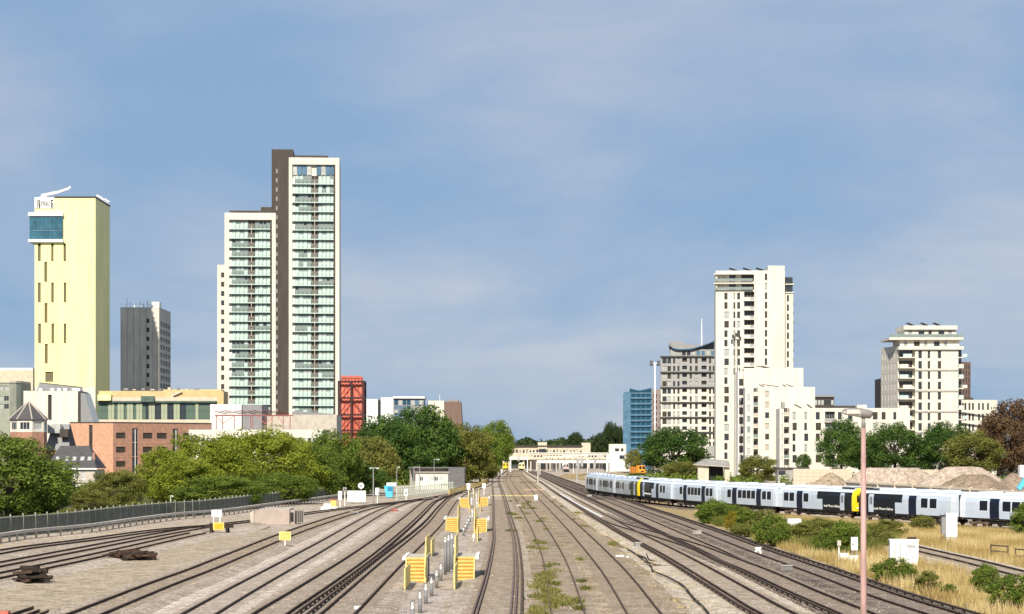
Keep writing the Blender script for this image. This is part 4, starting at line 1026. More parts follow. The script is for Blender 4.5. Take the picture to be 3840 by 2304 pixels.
# ---- right-hand white apartment block
B = Bld('balcony_block', 'white apartment block with stacked terraces and set-back top at far right', 12.1, 3432)
w = B.x(3594); ops = []; rng = random.Random(9); P_ = 38.8
for k in range(9):
    y = 1316 + k * P_
    for a, c in ((3444, 3457), (3479, 3488), (3517, 3529)): ops.append((B.x(a), B.x(c), B.z(y + 28), B.z(y)))
_, fr = facade(B.root, (0, 0), (w, 0), 0, B.z(1311), M_white, ops, 0.3); windows(B.root, fr, ops, 0.3, (M_glass_b, M_glass, M_glass), M_frame, 1, rng=rng)
for p, q in (((w, 0), (w, 16)), ((w, 16), (B.x(3372), 16)), ((B.x(3372), 16), (B.x(3372), 2.6)), ((B.x(3372), 2.6), (0, 2.6)), ((0, 2.6), (0, 0))): facade(B.root, p, q, 0, B.z(1311), M_white)
so = [(1.0 + j * 2.2, 1.7 + j * 2.2, B.z(1320 + k * P_ + 24), B.z(1320 + k * P_)) for k in range(7) for j in range(5)]
MS = mat('pale_grey_brick', (0.50, 0.47, 0.43), 0.9, 0.12, 2)
_, fr = facade(B.root, (B.x(3333), 14), (B.x(3372) - 0.02, 2.4), 0, B.z(1297), MS, so, 0.2); windows(B.root, fr, so, 0.2, (M_glass_l, M_greyglass), M_white, 0)
for y in (1390, 1468, 1546, 1624): MB().box(-0.02, w + 0.1, -0.12, -0.003, B.z(y + 3), B.z(y - 3), M_conc).build('string_course', B.root)
for k in range(9):
    z = B.z(1343 + k * P_)
    for x0, x1, mm in ((B.x(3372), -0.06, None), (w + 0.02, B.x(3612), None)):
        link('balcony_slab', unitbox('balcony_slab', x1 - x0 + 0.06, 2.6, 0.28, M_white), B.root, (x0, -0.3, z)); link('balustrade', unitbox('balustrade', (x1 - x0) * (0.55 if x0 < 0 else 1.0), 0.06, 1.0, M_white if k % 2 else M_mint), B.root, (x0 + (0.1 if k % 3 else 1.2), -0.25, z + 0.28))
    link('balcony_door', win_mesh(-B.x(3372) - 0.8, 2.2, (M_glass, M_glass_b)[k % 2], M_conc_lt, 3), B.root, (B.x(3372) + 0.4, 2.4, z + 0.3))
    link('balcony_door', win_mesh(1.2, 2.2, M_glass, M_conc_lt, 0), B.root, (w + 0.1, 2.0, z + 0.3))
MB().box(w, B.x(3611), 2.1, 14, 0, B.z(1311), MS).build('side_wing', B.root)
for y0, y1, x0, x1, fy in ((1312, 1300, 3368, 3612, -0.8), (1275, 1266, 3334, 3612, -0.4), (1236, 1221, 3390, 3592, 0.6)): MB().box(B.x(x0), B.x(x1), fy, 15, B.z(y0), B.z(y1), M_white).build('terrace_slab', B.root)
for yb, yt, x0, x1, fy in ((1300, 1275, 3378, 3600, 1.2), (1266, 1236, 3396, 3590, 1.6)):
    oo = [(1.2 + i * 3.1, 1.2 + i * 3.1 + (1.8 if i % 2 else 1.0), B.z(yb) + 0.15, B.z(yt) - 0.15) for i in range(5)]
    block(B.root, [(B.x(x0), fy), (B.x(x1), fy), (B.x(x1), 14), (B.x(x0), 14)], B.z(yb) + 0.01, B.z(yt) - 0.01, M_white, {0: oo}, 0.2, (M_glass, M_glass_l, M_glass_b), M_frame, 1)
MB().box(B.x(3336), B.x(3606), -0.3, -0.25, B.z(1266), B.z(1254), M_greyglass).build('terrace_balustrade', B.root)
for x in (3412, 3465, 3512): MB().beam((B.x(x), 5, B.z(1208)), (B.x(x + 28), 5, B.z(1220)), 4, 0.12, M_slate).build('solar_panel', B.root)
for nm, lb, x0, x1, yt in (('dark_block', 'slim dark block with pale window column left of the terraced block', 3303, 3334, 1420), ('dark_block', 'slim brown louvred block showing right of the terraced block', 3606, 3640, 1358)):
    B = Bld(nm, lb, 11.0, x0); ops = []
    for k in range(6 if x0 < 3400 else 8):
        if x0 < 3400: ops.append((B.x(3312), B.x(3322), B.z(yt + 12 + k * 28 + 18), B.z(yt + 12 + k * 28)))
        else: ops += [(0.5 + j * 0.9, 0.9 + j * 0.9, B.z(yt + 10 + k * 24 + 18), B.z(yt + 10 + k * 24)) for j in range(3)]
    block(B.root, rect(0, B.x(x1), 0, 12), 0, B.z(yt), M_darkclad if x0 < 3400 else mat('brown_brick', (0.15, 0.10, 0.085), 0.9, 0.15, 1), {0: ops}, 0.2, (M_glass_l,) if x0 < 3400 else (M_glass,), M_frame, 0)
B = Bld('low_terrace_block', 'low white terraced block at right edge above the brown tree', 11.5, 3600)
ops = []
for k, y in enumerate((1512, 1552, 1592)):
    for x in (3608, 3618, 3634, 3648, 3672, 3688, 3708): ops.append((B.x(x), B.x(x + 8), B.z(y + 26), B.z(y)))
block(B.root, [(0, 0), (B.x(3746), 2.5), (B.x(3746), 14), (0, 14)], 0, B.z(1500), M_white, {0: ops}, 0.3, (M_glass, M_glass_b), M_frame, 0)
for y in (1545, 1585): MB().box(-0.2, B.x(3735), -0.9, -0.1, B.z(y) - 0.1, B.z(y) + 0.15, M_white).build('balcony_slab', B.root)
MB().box(1, B.x(3660), 4, 10, B.z(1500), B.z(1491), M_darkclad).build('roof_plant', B.root)

# ---- railway station and road bridge in the distance
SS = 7.8
B = Bld('station_building', 'long sun-lit beige station building over the tracks in the distance', SS, 1902, cat='station')
ops = []
for i in range(22): ops.append((1.0 + i * 1.62, 1.0 + i * 1.62 + 0.95, B.z(1700), B.z(1690 - (i % 3) * 2)))
block(B.root, rect(0, B.x(2181), 0, 12), 5.2, B.z(1674), M_beige, {0: ops}, 0.3, (M_glass, M_glass_b, M_glass_l, M_conc), M_beige, 0)
MB().box(B.x(2017), B.x(2051), -0.6, 8, B.z(1690), B.z(1659), M_beige).build('lift_tower', B.root); MB().box(B.x(2181) + 0.01, B.x(2214), -0.6, 8, B.z(1716), B.z(1661), M_beige).build('lift_tower', B.root)
MB().box(-2.2, -0.01, -0.6, 6, 0, B.z(1661), M_beige).build('stair_tower', B.root)
MB().box(-2.4, B.x(2185), -1.0, 12.4, B.z(1675), B.z(1671), M_darkclad).build('roof_edge', B.root)
for k, x in enumerate((1906, 1960, 2010, 2060, 2110, 2160, 2205)): MB().box(B.x(x), B.x(x) + 0.9, 1, 2, 0, 5.3, M_conc_lt).build('pier', B.root)
MB().box(B.x(2020), B.x(2048), -0.65, -0.6, B.z(1706), B.z(1684), M_glass).build('window', B.root)
B = Bld('platform_canopy', 'white platform canopy roof on posts in front of the station', 8.4, 2040, cat='canopy')
for k in range(3):
    MB().box(B.x(2040 + k * 70), B.x(2150 + k * 55), -2 + k * 3, 14, B.z(1716 - k * 4), B.z(1711 - k * 4), M_white).build('canopy_roof', B.root)
for x in range(2050, 2260, 22): MB().bar((B.x(x), 2, 0), (B.x(x), 2, B.z(1716)), 0.14, M_metal, 5).build('post', B.root)
B = Bld('platform', 'grey station platform under the white canopy', 8.4, 2090, cat='platform')
MB().box(0, B.x(2265), 0, 60, 0, 1.2, M_conc).build('platform_slab', B.root)
B = Bld('signal_box', 'white flat-roofed signal building at the right end of the station', 8.2, 2285)
ops = [(B.x(2306), B.x(2322), B.z(1694), B.z(1682)), (B.x(2328), B.x(2338), B.z(1694), B.z(1682))]
block(B.root, [(0, 0), (B.x(2348), 0), (B.x(2348), 9), (0, 9)], 0, B.z(1666), M_white, {0: ops}, 0.2, (M_glass,), M_frame, 0)
MB().box(-1.5, B.x(2362), -2.5, -0.01, 0, B.z(1702), M_white2).build('lower_bay', B.root); MB().box(B.x(2322), B.x(2340), -2.55, -2.5, B.z(1722), B.z(1708), M_glass).build('window', B.root)
def gantry(name, label, sc, xs_, yb, yt, heads):
    B = Bld(name, label, sc, xs_[0], cat='gantry')
    MB().box(-0.3, B.x(xs_[-1]) + 0.3, -0.35, 0.35, B.z(yb), B.z(yt), M_whitep).build('beam', B.root)
    for x in xs_: MB().beam((B.x(x), 0, 0), (B.x(x), 0, B.z(yb)), 0.4, 0.4, M_whitep if sc < 12 else M_metal).build('post', B.root)
    for x in heads:
        MB().box(B.x(x) - 0.3, B.x(x) + 0.3, -0.75, -0.36, B.z(yb) - 0.9, B.z(yt) + 0.5, M_metal).build('signal_head', B.root)
gantry('signal_gantry', 'white signal gantry on the left standing before the yellow-fronted trains', 8.6, (1857, 1915, 1978), 1723, 1715, (1895, 1945))
gantry('signal_gantry', 'long cream signal gantry with thick left post in front of the station', 14.4, (2018, 2163, 2284), 1737, 1727, (2165, 2182, 2230))

# ---- more of the distant station: lower footbridge, far canopies, dark backdrop in place of shade, posts
B = Bld('footbridge', 'low cream footbridge with window strip in front of the station building', 8.0, 1985, cat='footbridge')
ops = [(0.6 + i * 1.5, 1.6 + i * 1.5, B.z(1716), B.z(1708)) for i in range(24)]
w = B.x(2290)
_, fr = facade(B.root, (0, 0), (w, 0), B.z(1724), B.z(1701), M_beige, ops, 0.2); windows(B.root, fr, ops, 0.2, (M_glass, M_glass_b, M_glass_l), M_whitep, 0)
MB().box(-0.1, w + 0.1, 0.25, 3.4, B.z(1725), B.z(1724), M_conc).build('deck', B.root); MB().box(-0.2, w + 0.2, -0.3, 3.6, B.z(1701) + 0.01, B.z(1698), M_white2).build('roof', B.root)
for k, x in enumerate((1990, 2050, 2100, 2170, 2230, 2285)): MB().beam((B.x(x), 1.6, 0), (B.x(x), 1.6, B.z(1725)), 0.7, 0.7, M_conc_lt).build('pier', B.root)
B = Bld('shade_backdrop', 'near-black backdrop panels standing in for the shade below the station', 7.2, 1990, cat='wall')
for k in range(16): MB().box(k * 2.9, k * 2.9 + 2.85, 0, 1.2, 0, 5.0 - (k % 3) * 0.3, M_dark if k % 4 else M_darkclad).build('wall_panel', B.root)  # near-black panels added as the shade under the station
rg = random.Random(14)
for k in range(9):
    x = 2030 + k * 29 + rg.randint(-6, 6); yb = rg.randint(1764, 1784); g = gp(x, yb, GZ); sc_ = F / g.y; hh = rg.uniform(3.5, 6.5)
    R_ = thing('signal_post', '%s slim signal post from the left among the tracks before the station' % ('first', 'second', 'third', 'fourth', 'fifth', 'sixth', 'seventh', 'eighth', 'ninth')[k], 'signal', tuple(g), 0, 'slim posts before the station')
    MB().bar((0, 0, 0), (0, 0, hh), 0.13, M_metal if k % 2 else M_whitep, 6).build('post', R_); MB().box(-0.35, 0.35, -0.2, 0.2, hh - 1.1, hh, M_metal if k % 3 else M_whitep).build('head', R_)
# ---------------------------------------------------------------- trains
T_body = mat('train_pale_silver', (0.55, 0.64, 0.76), 0.4, 0.05, 0.6, spec=0.5)
T_roof = mat('train_roof_white', (0.72, 0.79, 0.88), 0.45, 0.06, 0.5)
T_navy = mat('train_navy_door', (0.010, 0.015, 0.040), 0.5, 0.2, 1, spec=0.2)
T_black = mat('train_black_panel', (0.013, 0.018, 0.022), 0.5, 0.25, 1, spec=0.2)
T_win = mat('train_window', (0.010, 0.013, 0.022), 0.35, 0.3, 1, spec=0.25)
T_yel = mat('train_yellow', (0.85, 0.63, 0.02), 0.45, 0.05, 1)
T_under = mat('train_underframe', (0.02, 0.017, 0.015), 0.8, 0.3, 2)
T_bogie = mat('bogie_brown', (0.16, 0.12, 0.095), 0.85, 0.25, 2)
T_grey = mat('train_drab_grey', (0.46, 0.49, 0.50), 0.5, 0.08, 0.6)
T_olive = mat('train_olive_cab', (0.10, 0.10, 0.03), 0.5, 0.2, 1)
LC = 19.55
PROF = [(1.36, 1.02), (1.40, 1.9), (1.385, 2.7), (1.27, 3.22), (1.05, 3.52), (0.7, 3.69), (0.0, 3.76)]
RING = [(-y, z) for y, z in PROF] + [(y, z) for y, z in reversed(PROF[:-1])]
def sweep(b, x0, x1, m, mroof, shrink0=1.0, shrink1=1.0, caps=True, grow=0.0):
    n = len(RING); i = len(b.v)
    for x, s in ((x0, shrink0), (x1, shrink1)):
        for y, z in RING:
            k = grow if z > 1.03 else 0
            b.v.append((x, y * s + math.copysign(grow, y) * (abs(y) > 0.1), 1.02 + (z - 1.02) * (0.4 + 0.6 * s) + k))
    k, kr = b.slot(m), b.slot(mroof)
    for j in range(n - 1):
        top = min(RING[j][1], RING[j + 1][1]) >= 3.2
        b.f.append([i + j, i + j + 1, i + n + j + 1, i + n + j]); b.m.append(kr if top else k)
    b.f.append([i, i + n, i + 2 * n - 1, i + n - 1]); b.m.append(k)
    if caps: b.f.append([i + j for j in reversed(range(n))]); b.m.append(k); b.f.append([i + n + j for j in range(n)]); b.m.append(k)
def side_y(z):
    for (y0, z0), (y1, z1) in zip(PROF, PROF[1:]):
        if z0 <= z <= z1: return y0 + (y1 - y0) * (z - z0) / (z1 - z0)
    return 1.36
PM = {}
def side_panel(parent, name, x0, x1, z0, z1, m, proud=0.02, rim=None):
    """a panel lying on both body sides; one object per side"""
    for s in (-1, 1):
        key = (name, round(x1 - x0, 2), z0, z1, m.name, s, proud, rim.name if rim else '')
        if key not in PM:
            b = MB(); zs = sorted({z0, z1} | {p[1] for p in PROF if z0 < p[1] < z1})
            def ring(px0, px1, zz, pr, mm):
                for a, c in zip(zz, zz[1:]):
                    b.poly([(px0, s * (side_y(a) + pr), a), (px1, s * (side_y(a) + pr), a), (px1, s * (side_y(c) + pr), c), (px0, s * (side_y(c) + pr), c)], mm)
                for px in (px0, px1):
                    for a, c in zip(zz, zz[1:]): b.poly([(px, s * (side_y(a) + pr), a), (px, s * (side_y(c) + pr), c), (px, s * (side_y(c) - 0.05), c), (px, s * (side_y(a) - 0.05), a)], mm)
                for a in (zz[0], zz[-1]): b.poly([(px0, s * (side_y(a) + pr), a), (px1, s * (side_y(a) + pr), a), (px1, s * (side_y(a) - 0.05), a), (px0, s * (side_y(a) - 0.05), a)], mm)
            if rim:
                r = 0.10; ring(-r, x1 - x0 + r, sorted({z0 - r, z1 + r} | {p[1] for p in PROF if z0 - r < p[1] < z1 + r}), proud * 0.5, rim)
            ring(0, x1 - x0, zs, proud, m)
            PM[key] = b.mesh(name)
        link(name, PM[key], parent, (x0, 0, 0))
def text_mesh(txt, size):
    c = bpy.data.curves.new('lettering', 'FONT'); c.body = txt; c.size = size; c.extrude = 0.01; c.align_x = 'CENTER'; c.resolution_u = 2
    o = bpy.data.objects.new('lettering_tmp', c); COL.objects.link(o); bpy.context.view_layer.update()
    me = bpy.data.meshes.new_from_object(o.evaluated_get(bpy.context.evaluated_depsgraph_get())); bpy.data.objects.remove(o); bpy.data.curves.remove(c)
    me.name = 'lettering'; me.materials.clear(); me.materials.append(M_whitep); return me
def bogie(parent, x):
    b = MB()
    for s in (-1, 1):
        b.box(x - 1.7, x + 1.7, s * 1.05 - 0.09, s * 1.05 + 0.09, 0.38, 0.62, T_bogie); b.box(x - 0.45, x + 0.45, s * 1.1 - 0.1, s * 1.1 + 0.1, 0.55, 1.0, T_bogie)
        for dx in (-1.25, 1.25): b.box(x + dx - 0.22, x + dx + 0.22, s * 1.12 - 0.1, s * 1.12 + 0.1, 0.28, 0.66, T_bogie)
    bo = b.build('bogie', parent)
    for dx in (-1.25, 1.25):
        if 'wheelset' not in PM:
            wv = MB()
            for s in (-1, 1): wv.bar((0, s * 0.72 - 0.06, 0.44), (0, s * 0.72 + 0.06, 0.44), 0.42, M_rust, 14)
            wv.bar((0, -0.7, 0.44), (0, 0.7, 0.44), 0.08, M_rust, 6); PM['wheelset'] = wv.mesh('wheelset')
        link('wheelset', PM['wheelset'], bo, (x + dx, 0, 0))
def carriage(i, label, kind, old=False):
    p, q = Vector(CAR_ENDS[i]), Vector(CAR_ENDS[i + 1]); u = (q - p).normalized(); c = p.lerp(q, 0.5) - u * LC / 2
    z_a, z_b = float(Zr(p.y)), float(Zr(q.y)); R_ = thing('train_carriage', label, 'train', (c.x, c.y, z_a), math.atan2(u.y, u.x), 'carriages of the long white train')
    R_.rotation_euler = (0, math.atan2(z_a - z_b, (q - p).length), math.atan2(u.y, u.x))
    bm, rm = (T_grey, T_body) if old else (T_body, T_roof)
    b = MB(); x0 = 0.55 if kind == 'cab_far' else 0.0; x1 = LC - (0.55 if kind == 'cab_near' else 0.0)
    sweep(b, x0, x1, bm, rm); body = b.build('body', R_)
    MB().box(0.4, LC - 0.4, -1.3, 1.3, 0.80, 1.0, T_under).build('solebar', R_)
    eq = MB(); rg = random.Random(i); x = 4.6
    while x < 14.5:
        l = rg.uniform(1.0, 2.4); eq.box(x, x + l, -1.2, 1.2, rg.uniform(0.28, 0.45), 0.8, T_under); x += l + rg.uniform(0.1, 0.5)
    eq.build('underframe_equipment', R_)
    bogie(R_, 2.9); bogie(R_, LC - 2.9)
    for k in range(4): MB().box(2.4 + k * 4.3, 4.6 + k * 4.3, -0.75, 0.75, 3.6, 3.86 + 0.03 * (k % 2), rm).build('roof_unit', R_)
    for s in (-1, 1): MB().box(0.3, LC - 0.3, s * 1.02 - 0.05, s * 1.02 + 0.05, 3.5, 3.60, T_body).build('gutter_strip', R_)
    nw = lambda a, wd=1.28: side_panel(R_, 'window', a, a + wd, 1.84, 2.90, T_win, 0.018, None if old else T_roof)
    def door(a, m=T_navy):
        side_panel(R_, 'door', a - 0.05, a + 1.45, 1.04, 3.14, m, 0.022)
        for s in (-1, 1):
            d = [o for o in R_.children if o.name.split('.')[0] == 'door'][-1 if s > 0 else -2]
            key = ('dw', s)
            if key not in PM:
                wb = MB()
                for a0 in (0.17, 0.76): wb.poly([(a0, s * (side_y(1.95) + 0.028), 1.95), (a0 + 0.42, s * (side_y(1.95) + 0.028), 1.95), (a0 + 0.42, s * (side_y(2.68) + 0.028), 2.68), (a0, s * (side_y(2.68) + 0.028), 2.68)], T_win)
                PM[key] = wb.mesh('door_window')
            link('door_window', PM[key], d, (0, 0, 0))
    dm = T_grey if old else T_navy
    if kind == 'mid':
        nw(3.3); door(5.0, dm); [nw(7.0 + k * 1.5) for k in range(4)]; door(13.2, dm); nw(15.1); nw(16.7)
    elif kind == 'cab_near':                                        # cab towards the lamp post end
        nw(1.5); nw(3.0); door(5.0, dm); nw(6.8)
    elif kind == 'cab_far':
        door(10.6, dm); nw(13.0); nw(14.7, 1.3)
        for k in range(2): pass
    for xe in (0.0, LC):
        near_cab = kind == 'cab_near' and xe > 1; far_cab = kind == 'cab_far' and xe < 1
        if near_cab or far_cab:
            s = 1 if near_cab else -1; X0 = LC - 0.55 if near_cab else 0.55
            cb = MB(); m_ = T_olive if old else T_black
            a, c2 = (X0 - 8.2, X0 - 0.02) if near_cab else (X0 + 0.02, X0 + 8.2)
            # black side livery with a raked end towards the saloon
            for sy in (-1, 1):
                zs = [1.03, 1.5, 1.9, 2.3, 2.7, 3.0, 3.22]; pr = 0.012
                for z0, z1 in zip(zs, zs[1:]):
                    rk = lambda z: (0.9 if z < 2.3 else -0.5) if not old else 2.8
                    e0, e1 = rk((z0 + z1) / 2), rk((z0 + z1) / 2)
                    xa, xb = (a + e0, c2) if near_cab else (a, c2 - e0)
                    cb.poly([(xa, sy * (side_y(z0) + pr), z0), (xb, sy * (side_y(z0) + pr), z0), (xb, sy * (side_y(z1) + pr), z1), (xa, sy * (side_y(z1) + pr), z1)], m_)
            cb.build('side_livery', R_)
            xd = X0 - s * 2.35
            side_panel(R_, 'cab_door', xd - 0.5, xd + 0.5, 1.06, 3.12, T_body, 0.03)
            for k in (-0.24, 0.10): side_panel(R_, 'cab_door_window', xd + k - 0.02, xd + k + 0.16, 1.95, 2.85, T_win, 0.036)
            side_panel(R_, 'saloon_window', *((X0 - 6.4, X0 - 3.2) if near_cab else (X0 + 3.2, X0 + 6.4)), 1.9, 2.95, T_win, 0.02)
            nose = MB(); xn = LC if near_cab else 0.0
            if near_cab: sweep(nose, X0, xn + 0.05, T_yel, T_yel, 1.0, 0.86)
            else: sweep(nose, xn - 0.05, X0, m_, T_under, 0.86, 1.0)
            no = nose.build('cab_front', R_)
            if far_cab: MB().box(xn - 0.09, xn - 0.052, -1.15, 1.15, 1.1, 3.2, T_yel).build('end_panel', no)
            g = MB(); gx = (xn + 0.05, xn + 0.35) if near_cab else (xn - 0.35, xn - 0.05)
            g.box(gx[0], gx[1], -0.5, 0.5, 1.1, 3.2, T_dk if False else T_under); g.build('gangway', R_)
            for sy in (-1, 1):
                wx = xn + s * 0.094
                MB().box(min(wx, wx + s * 0.03), max(wx, wx + s * 0.03), sy * 0.62 - (0.05 if sy > 0 else 0.5) + (0 if sy > 0 else 0.05), sy * 0.62 + (0.5 if sy > 0 else 0.05) - (0 if sy > 0 else 0), 2.1, 2.9, T_win).build('windscreen', no)
                MB().box(min(wx, wx + s * 0.04), max(wx, wx + s * 0.04), sy * 0.9 - 0.14, sy * 0.9 + 0.14, 1.3, 1.5, M_whitep).build('headlight', no)
            if not old:
                for sy in (-1, 1):
                    t_ = link('lettering', TXT, R_, (X0 - s * 4.9, sy * (side_y(1.45) + 0.035), 1.36)); t_.rotation_euler = (math.radians(90), 0, 0 if sy < 0 else math.pi)
            MB().box(*sorted((X0 - s * 3.2, X0 - s * 0.4)), -0.95, 0.95, 3.62, 3.80, T_under).build('cab_roof_panel', R_)
        else:
            s = 1 if xe > 1 else -1
            MB().box(min(xe, xe + s * 0.38), max(xe, xe + s * 0.38), -0.95, 0.95, 1.1, 3.4, T_under).build('gangway_bellows', R_)
            side_panel(R_, 'end_panel', *((LC - 0.9, LC - 0.05) if xe > 1 else (0.05, 0.9)), 1.04, 3.2, T_roof, 0.012)
    return R_
TXT = text_mesh('South Western Railway', 0.42)
carriage(0, 'farthest drab grey carriage at the left tail of the train', 'mid', True)
carriage(1, 'drab grey carriage second from the left tail of the train', 'mid', True)
carriage(2, 'drab grey cab carriage left of the first yellow train end', 'cab_near', True)
carriage(3, 'white cab carriage with big dark window right of first yellow train end', 'cab_far')
carriage(4, 'white carriage whose right end is hidden by the first leafy bush', 'mid')
carriage(5, 'white carriage passing behind the bushes, four windows between navy doors', 'mid')
carriage(6, 'white carriage with black cab section meeting the yellow nose beside the lamp post', 'cab_near')
carriage(7, 'white carriage with black cab section just right of the lamp post', 'cab_far')
carriage(8, 'white carriage cut by the right edge of the picture', 'mid')

def distant_train(label, xc, sc, front, body, n=2, rz=0.0, win=T_win):
    d = F / sc; R_ = thing('distant_train', label, 'train', (PX(xc, d), d, 0), rz, 'trains standing near the station')
    b = MB(); sweep(b, 0, 19, body, T_roof); o = b.build('body', R_); o.rotation_euler = (0, 0, math.pi / 2)
    f = MB(); f.box(-1.32, 1.32, -0.12, -0.004, 1.0, 3.35, front); fo = f.build('cab_front', R_)
    for s in (-1, 1): MB().box(s * 0.72 - 0.4, s * 0.72 + 0.4, -0.16, -0.121, 2.15, 3.0, win).build('windscreen', fo); MB().box(s * 0.95 - 0.15, s * 0.95 + 0.15, -0.16, -0.121, 1.25, 1.45, M_whitep).build('headlight', fo)
    MB().box(-1.2, 1.2, 0.2, 18.6, 0.25, 1.0, T_under).build('underframe', R_)
    return R_
distant_train('distant yellow-fronted train at the left under the white gantry', 1896, 8.0, T_yel, T_navy)
distant_train('distant cream-yellow fronted train in the station, right of the orange-yellow one', 1956, 8.2, mat('pale_train_yellow', (0.8, 0.66, 0.35), 0.5, 0.05, 1), T_grey)
distant_train('distant grey train under the station bridge at right', 2122, 8.6, mat('train_end_grey', (0.42, 0.36, 0.34), 0.6, 0.1, 1), T_grey)
# orange engineering vehicle
d = F / 11.2
L_ = thing('engineering_vehicle', 'orange track machine with two dark windscreens standing in front of the dark tree', 'locomotive', (PX(2409, d), d, 0), math.radians(20))
MB().box(-1.35, 1.35, 0.9, 7.5, 0.95, 3.1, M_orange).build('body', L_)
b = MB(); b.poly([(-1.4, 0, 1.0), (1.4, 0, 1.0), (1.4, 0.25, 2.2), (-1.4, 0.25, 2.2)], M_orange); b.poly([(-1.4, 0.25, 2.2), (1.4, 0.25, 2.2), (1.15, 0.55, 3.55), (-1.15, 0.55, 3.55)], M_orange)
b.poly([(-1.15, 0.55, 3.55), (1.15, 0.55, 3.55), (1.15, 2.4, 3.6), (-1.15, 2.4, 3.6)], M_orange)
for s in (-1, 1): b.poly([(s * 1.4, 0, 1.0), (s * 1.4, 0.25, 2.2), (s * 1.15, 0.55, 3.55), (s * 1.15, 2.4, 3.6), (s * 1.4, 2.4, 1.0)], M_orange)
b.poly([(-1.4, 2.4, 1.0), (-1.15, 2.4, 3.6), (1.15, 2.4, 3.6), (1.4, 2.4, 1.0)], M_orange); cb = b.build('cab', L_)
for s in (-1, 1): MB().poly([(s * 0.6 - 0.45, 0.26, 2.35), (s * 0.6 + 0.45, 0.26, 2.35), (s * 0.55 + 0.4, 0.47, 3.3), (s * 0.55 - 0.4, 0.47, 3.3)], T_win).build('windscreen', cb)
MB().box(-0.5, 0.5, -0.06, 0.02, 1.35, 1.75, T_under).build('grille', cb); MB().box(-1.2, 1.2, 0.1, 7.4, 0.3, 0.95, T_under).build('underframe', L_)
for k in range(3): MB().box(-1.38, 1.38, 2.7 + k * 1.6, 3.1 + k * 1.6, 1.1, 2.8, M_redbrown).build('body_panel', L_)
# ---------------------------------------------------------------- trackside objects
# ---- yellow access steps with platforms and handrails
def access_steps(label, xl, xr, yb, side):
    """stair rising away from the camera to a platform; the rail stands on the inner side"""
    g = gp((xl + xr) / 2, yb); sc = F / g.y; w = (xr - xl) / sc
    R_ = thing('access_steps', label, 'steps', (g.x, g.y, GZ), 0, 'yellow driver access steps')
    h = 1.1 + 0.2; n = 7; tr = 0.26; pl = 5.2
    for k in range(n):
        z1 = h * (k + 1) / n
        st = MB().box(-w / 2, w / 2, k * tr, k * tr + tr + 0.02, max(0, z1 - 0.20), z1 - 0.003 * k, M_tread)
        o = st.build('tread', R_); MB().box(-w / 2 - 0.01, w / 2 + 0.01, k * tr - 0.025, k * tr - 0.002, z1 - 0.10, z1 + 0.005, M_yel).build('nosing', o)
    for s in (-1, 1):
        b = MB(); x0, x1 = sorted((s * (w / 2 + 0.015), s * (w / 2 + 0.075)))
        pts = [(0, 0), (n * tr, 0), (n * tr, h), (n * tr - tr, h), (0, 0.25)]
        b.poly([(x0, p[0], p[1]) for p in pts], M_yel); b.poly([(x1, p[0], p[1]) for p in pts], M_yel)
        for i in range(5):
            p, q = pts[i], pts[(i + 1) % 5]; b.poly([(x0, *p), (x0, *q), (x1, *q), (x1, *p)], M_yel_l)
        b.build('stringer', R_)
    y0 = n * tr
    MB().box(-w / 2 - 0.1, w / 2 + 0.1, y0 + 0.01, y0 + pl, h - 0.12, h - 0.02, M_conc_lt).build('platform_deck', R_)
    ex = -w / 2 - 0.28 if side < 0 else w / 2 + 0.1
    MB().box(ex, ex + 0.18, y0 - 0.1, y0 + pl + 0.1, h - 0.14, h + 0.04, M_whitep).build('platform_edge', R_)
    for x in (-w / 2, w / 2 - 0.1):
        for y in (y0 + 0.1, y0 + pl - 0.2): MB().box(x, x + 0.1, y, y + 0.1, 0, h - 0.12, M_metal).build('leg', R_)
    MB().box(-w / 2 + 0.05, w / 2 - 0.05, y0 + 0.25, y0 + 0.3, 0, h - 0.13, M_conc).build('back_panel', R_)
    def rail(xr_, ya, yb_, z0, z1, name='handrail'):
        o = MB(); 
        for y in (ya, (ya + yb_) / 2, yb_): o.bar((xr_, y, z0 - 0.05), (xr_, y, z1), 0.035, M_yel_l, 6)
        for z in (z0 + 0.12, (z0 + z1) / 2, z1): o.bar((xr_, ya, z), (xr_, yb_, z), 0.035, M_yel_l, 6)
        ro = o.build(name, R_)
        for ym, yn in ((ya, (ya + yb_) / 2), ((ya + yb_) / 2, yb_)):
            for zm, zn in ((z0 + 0.17, (z0 + z1) / 2 - 0.05), ((z0 + z1) / 2 + 0.05, z1 - 0.05)): MB().box(xr_ - 0.012, xr_ + 0.012, ym + 0.07, yn - 0.07, zm, zn, M_yel_l).build('mesh_infill', ro)
    inn = w / 2 - 0.05 if side < 0 else -w / 2 + 0.05
    rail(inn + (0.06 if side < 0 else -0.06), y0 + 0.1, y0 + pl, h, h + 1.1)
    st = MB(); xi = inn + (0.06 if side < 0 else -0.06)
    st.bar((xi, 0.0, 0), (xi, 0.0, 1.05), 0.035, M_yel_l, 6); st.bar((xi, 0, 1.05), (xi, y0 + 0.1, h + 1.1), 0.035, M_yel_l, 6); st.bar((xi, 0, 0.55), (xi, y0 + 0.1, h + 0.55), 0.035, M_yel_l, 6); st.build('stair_handrail', R_)
    return R_
access_steps('nearest left set of yellow steps and platform beside the walkway', 1522, 1592, 2166, -1)
access_steps('nearest right set of yellow steps and platform beside the central track', 1705, 1774, 2162, 1)
access_steps('middle left set of yellow access steps', 1674, 1716, 1986, -1)
access_steps('middle right set of yellow access steps', 1780, 1822, 1990, 1)
access_steps('farthest left set of yellow access steps', 1726, 1757, 1898, -1)
access_steps('farthest right set of yellow access steps', 1795, 1828, 1894, 1)
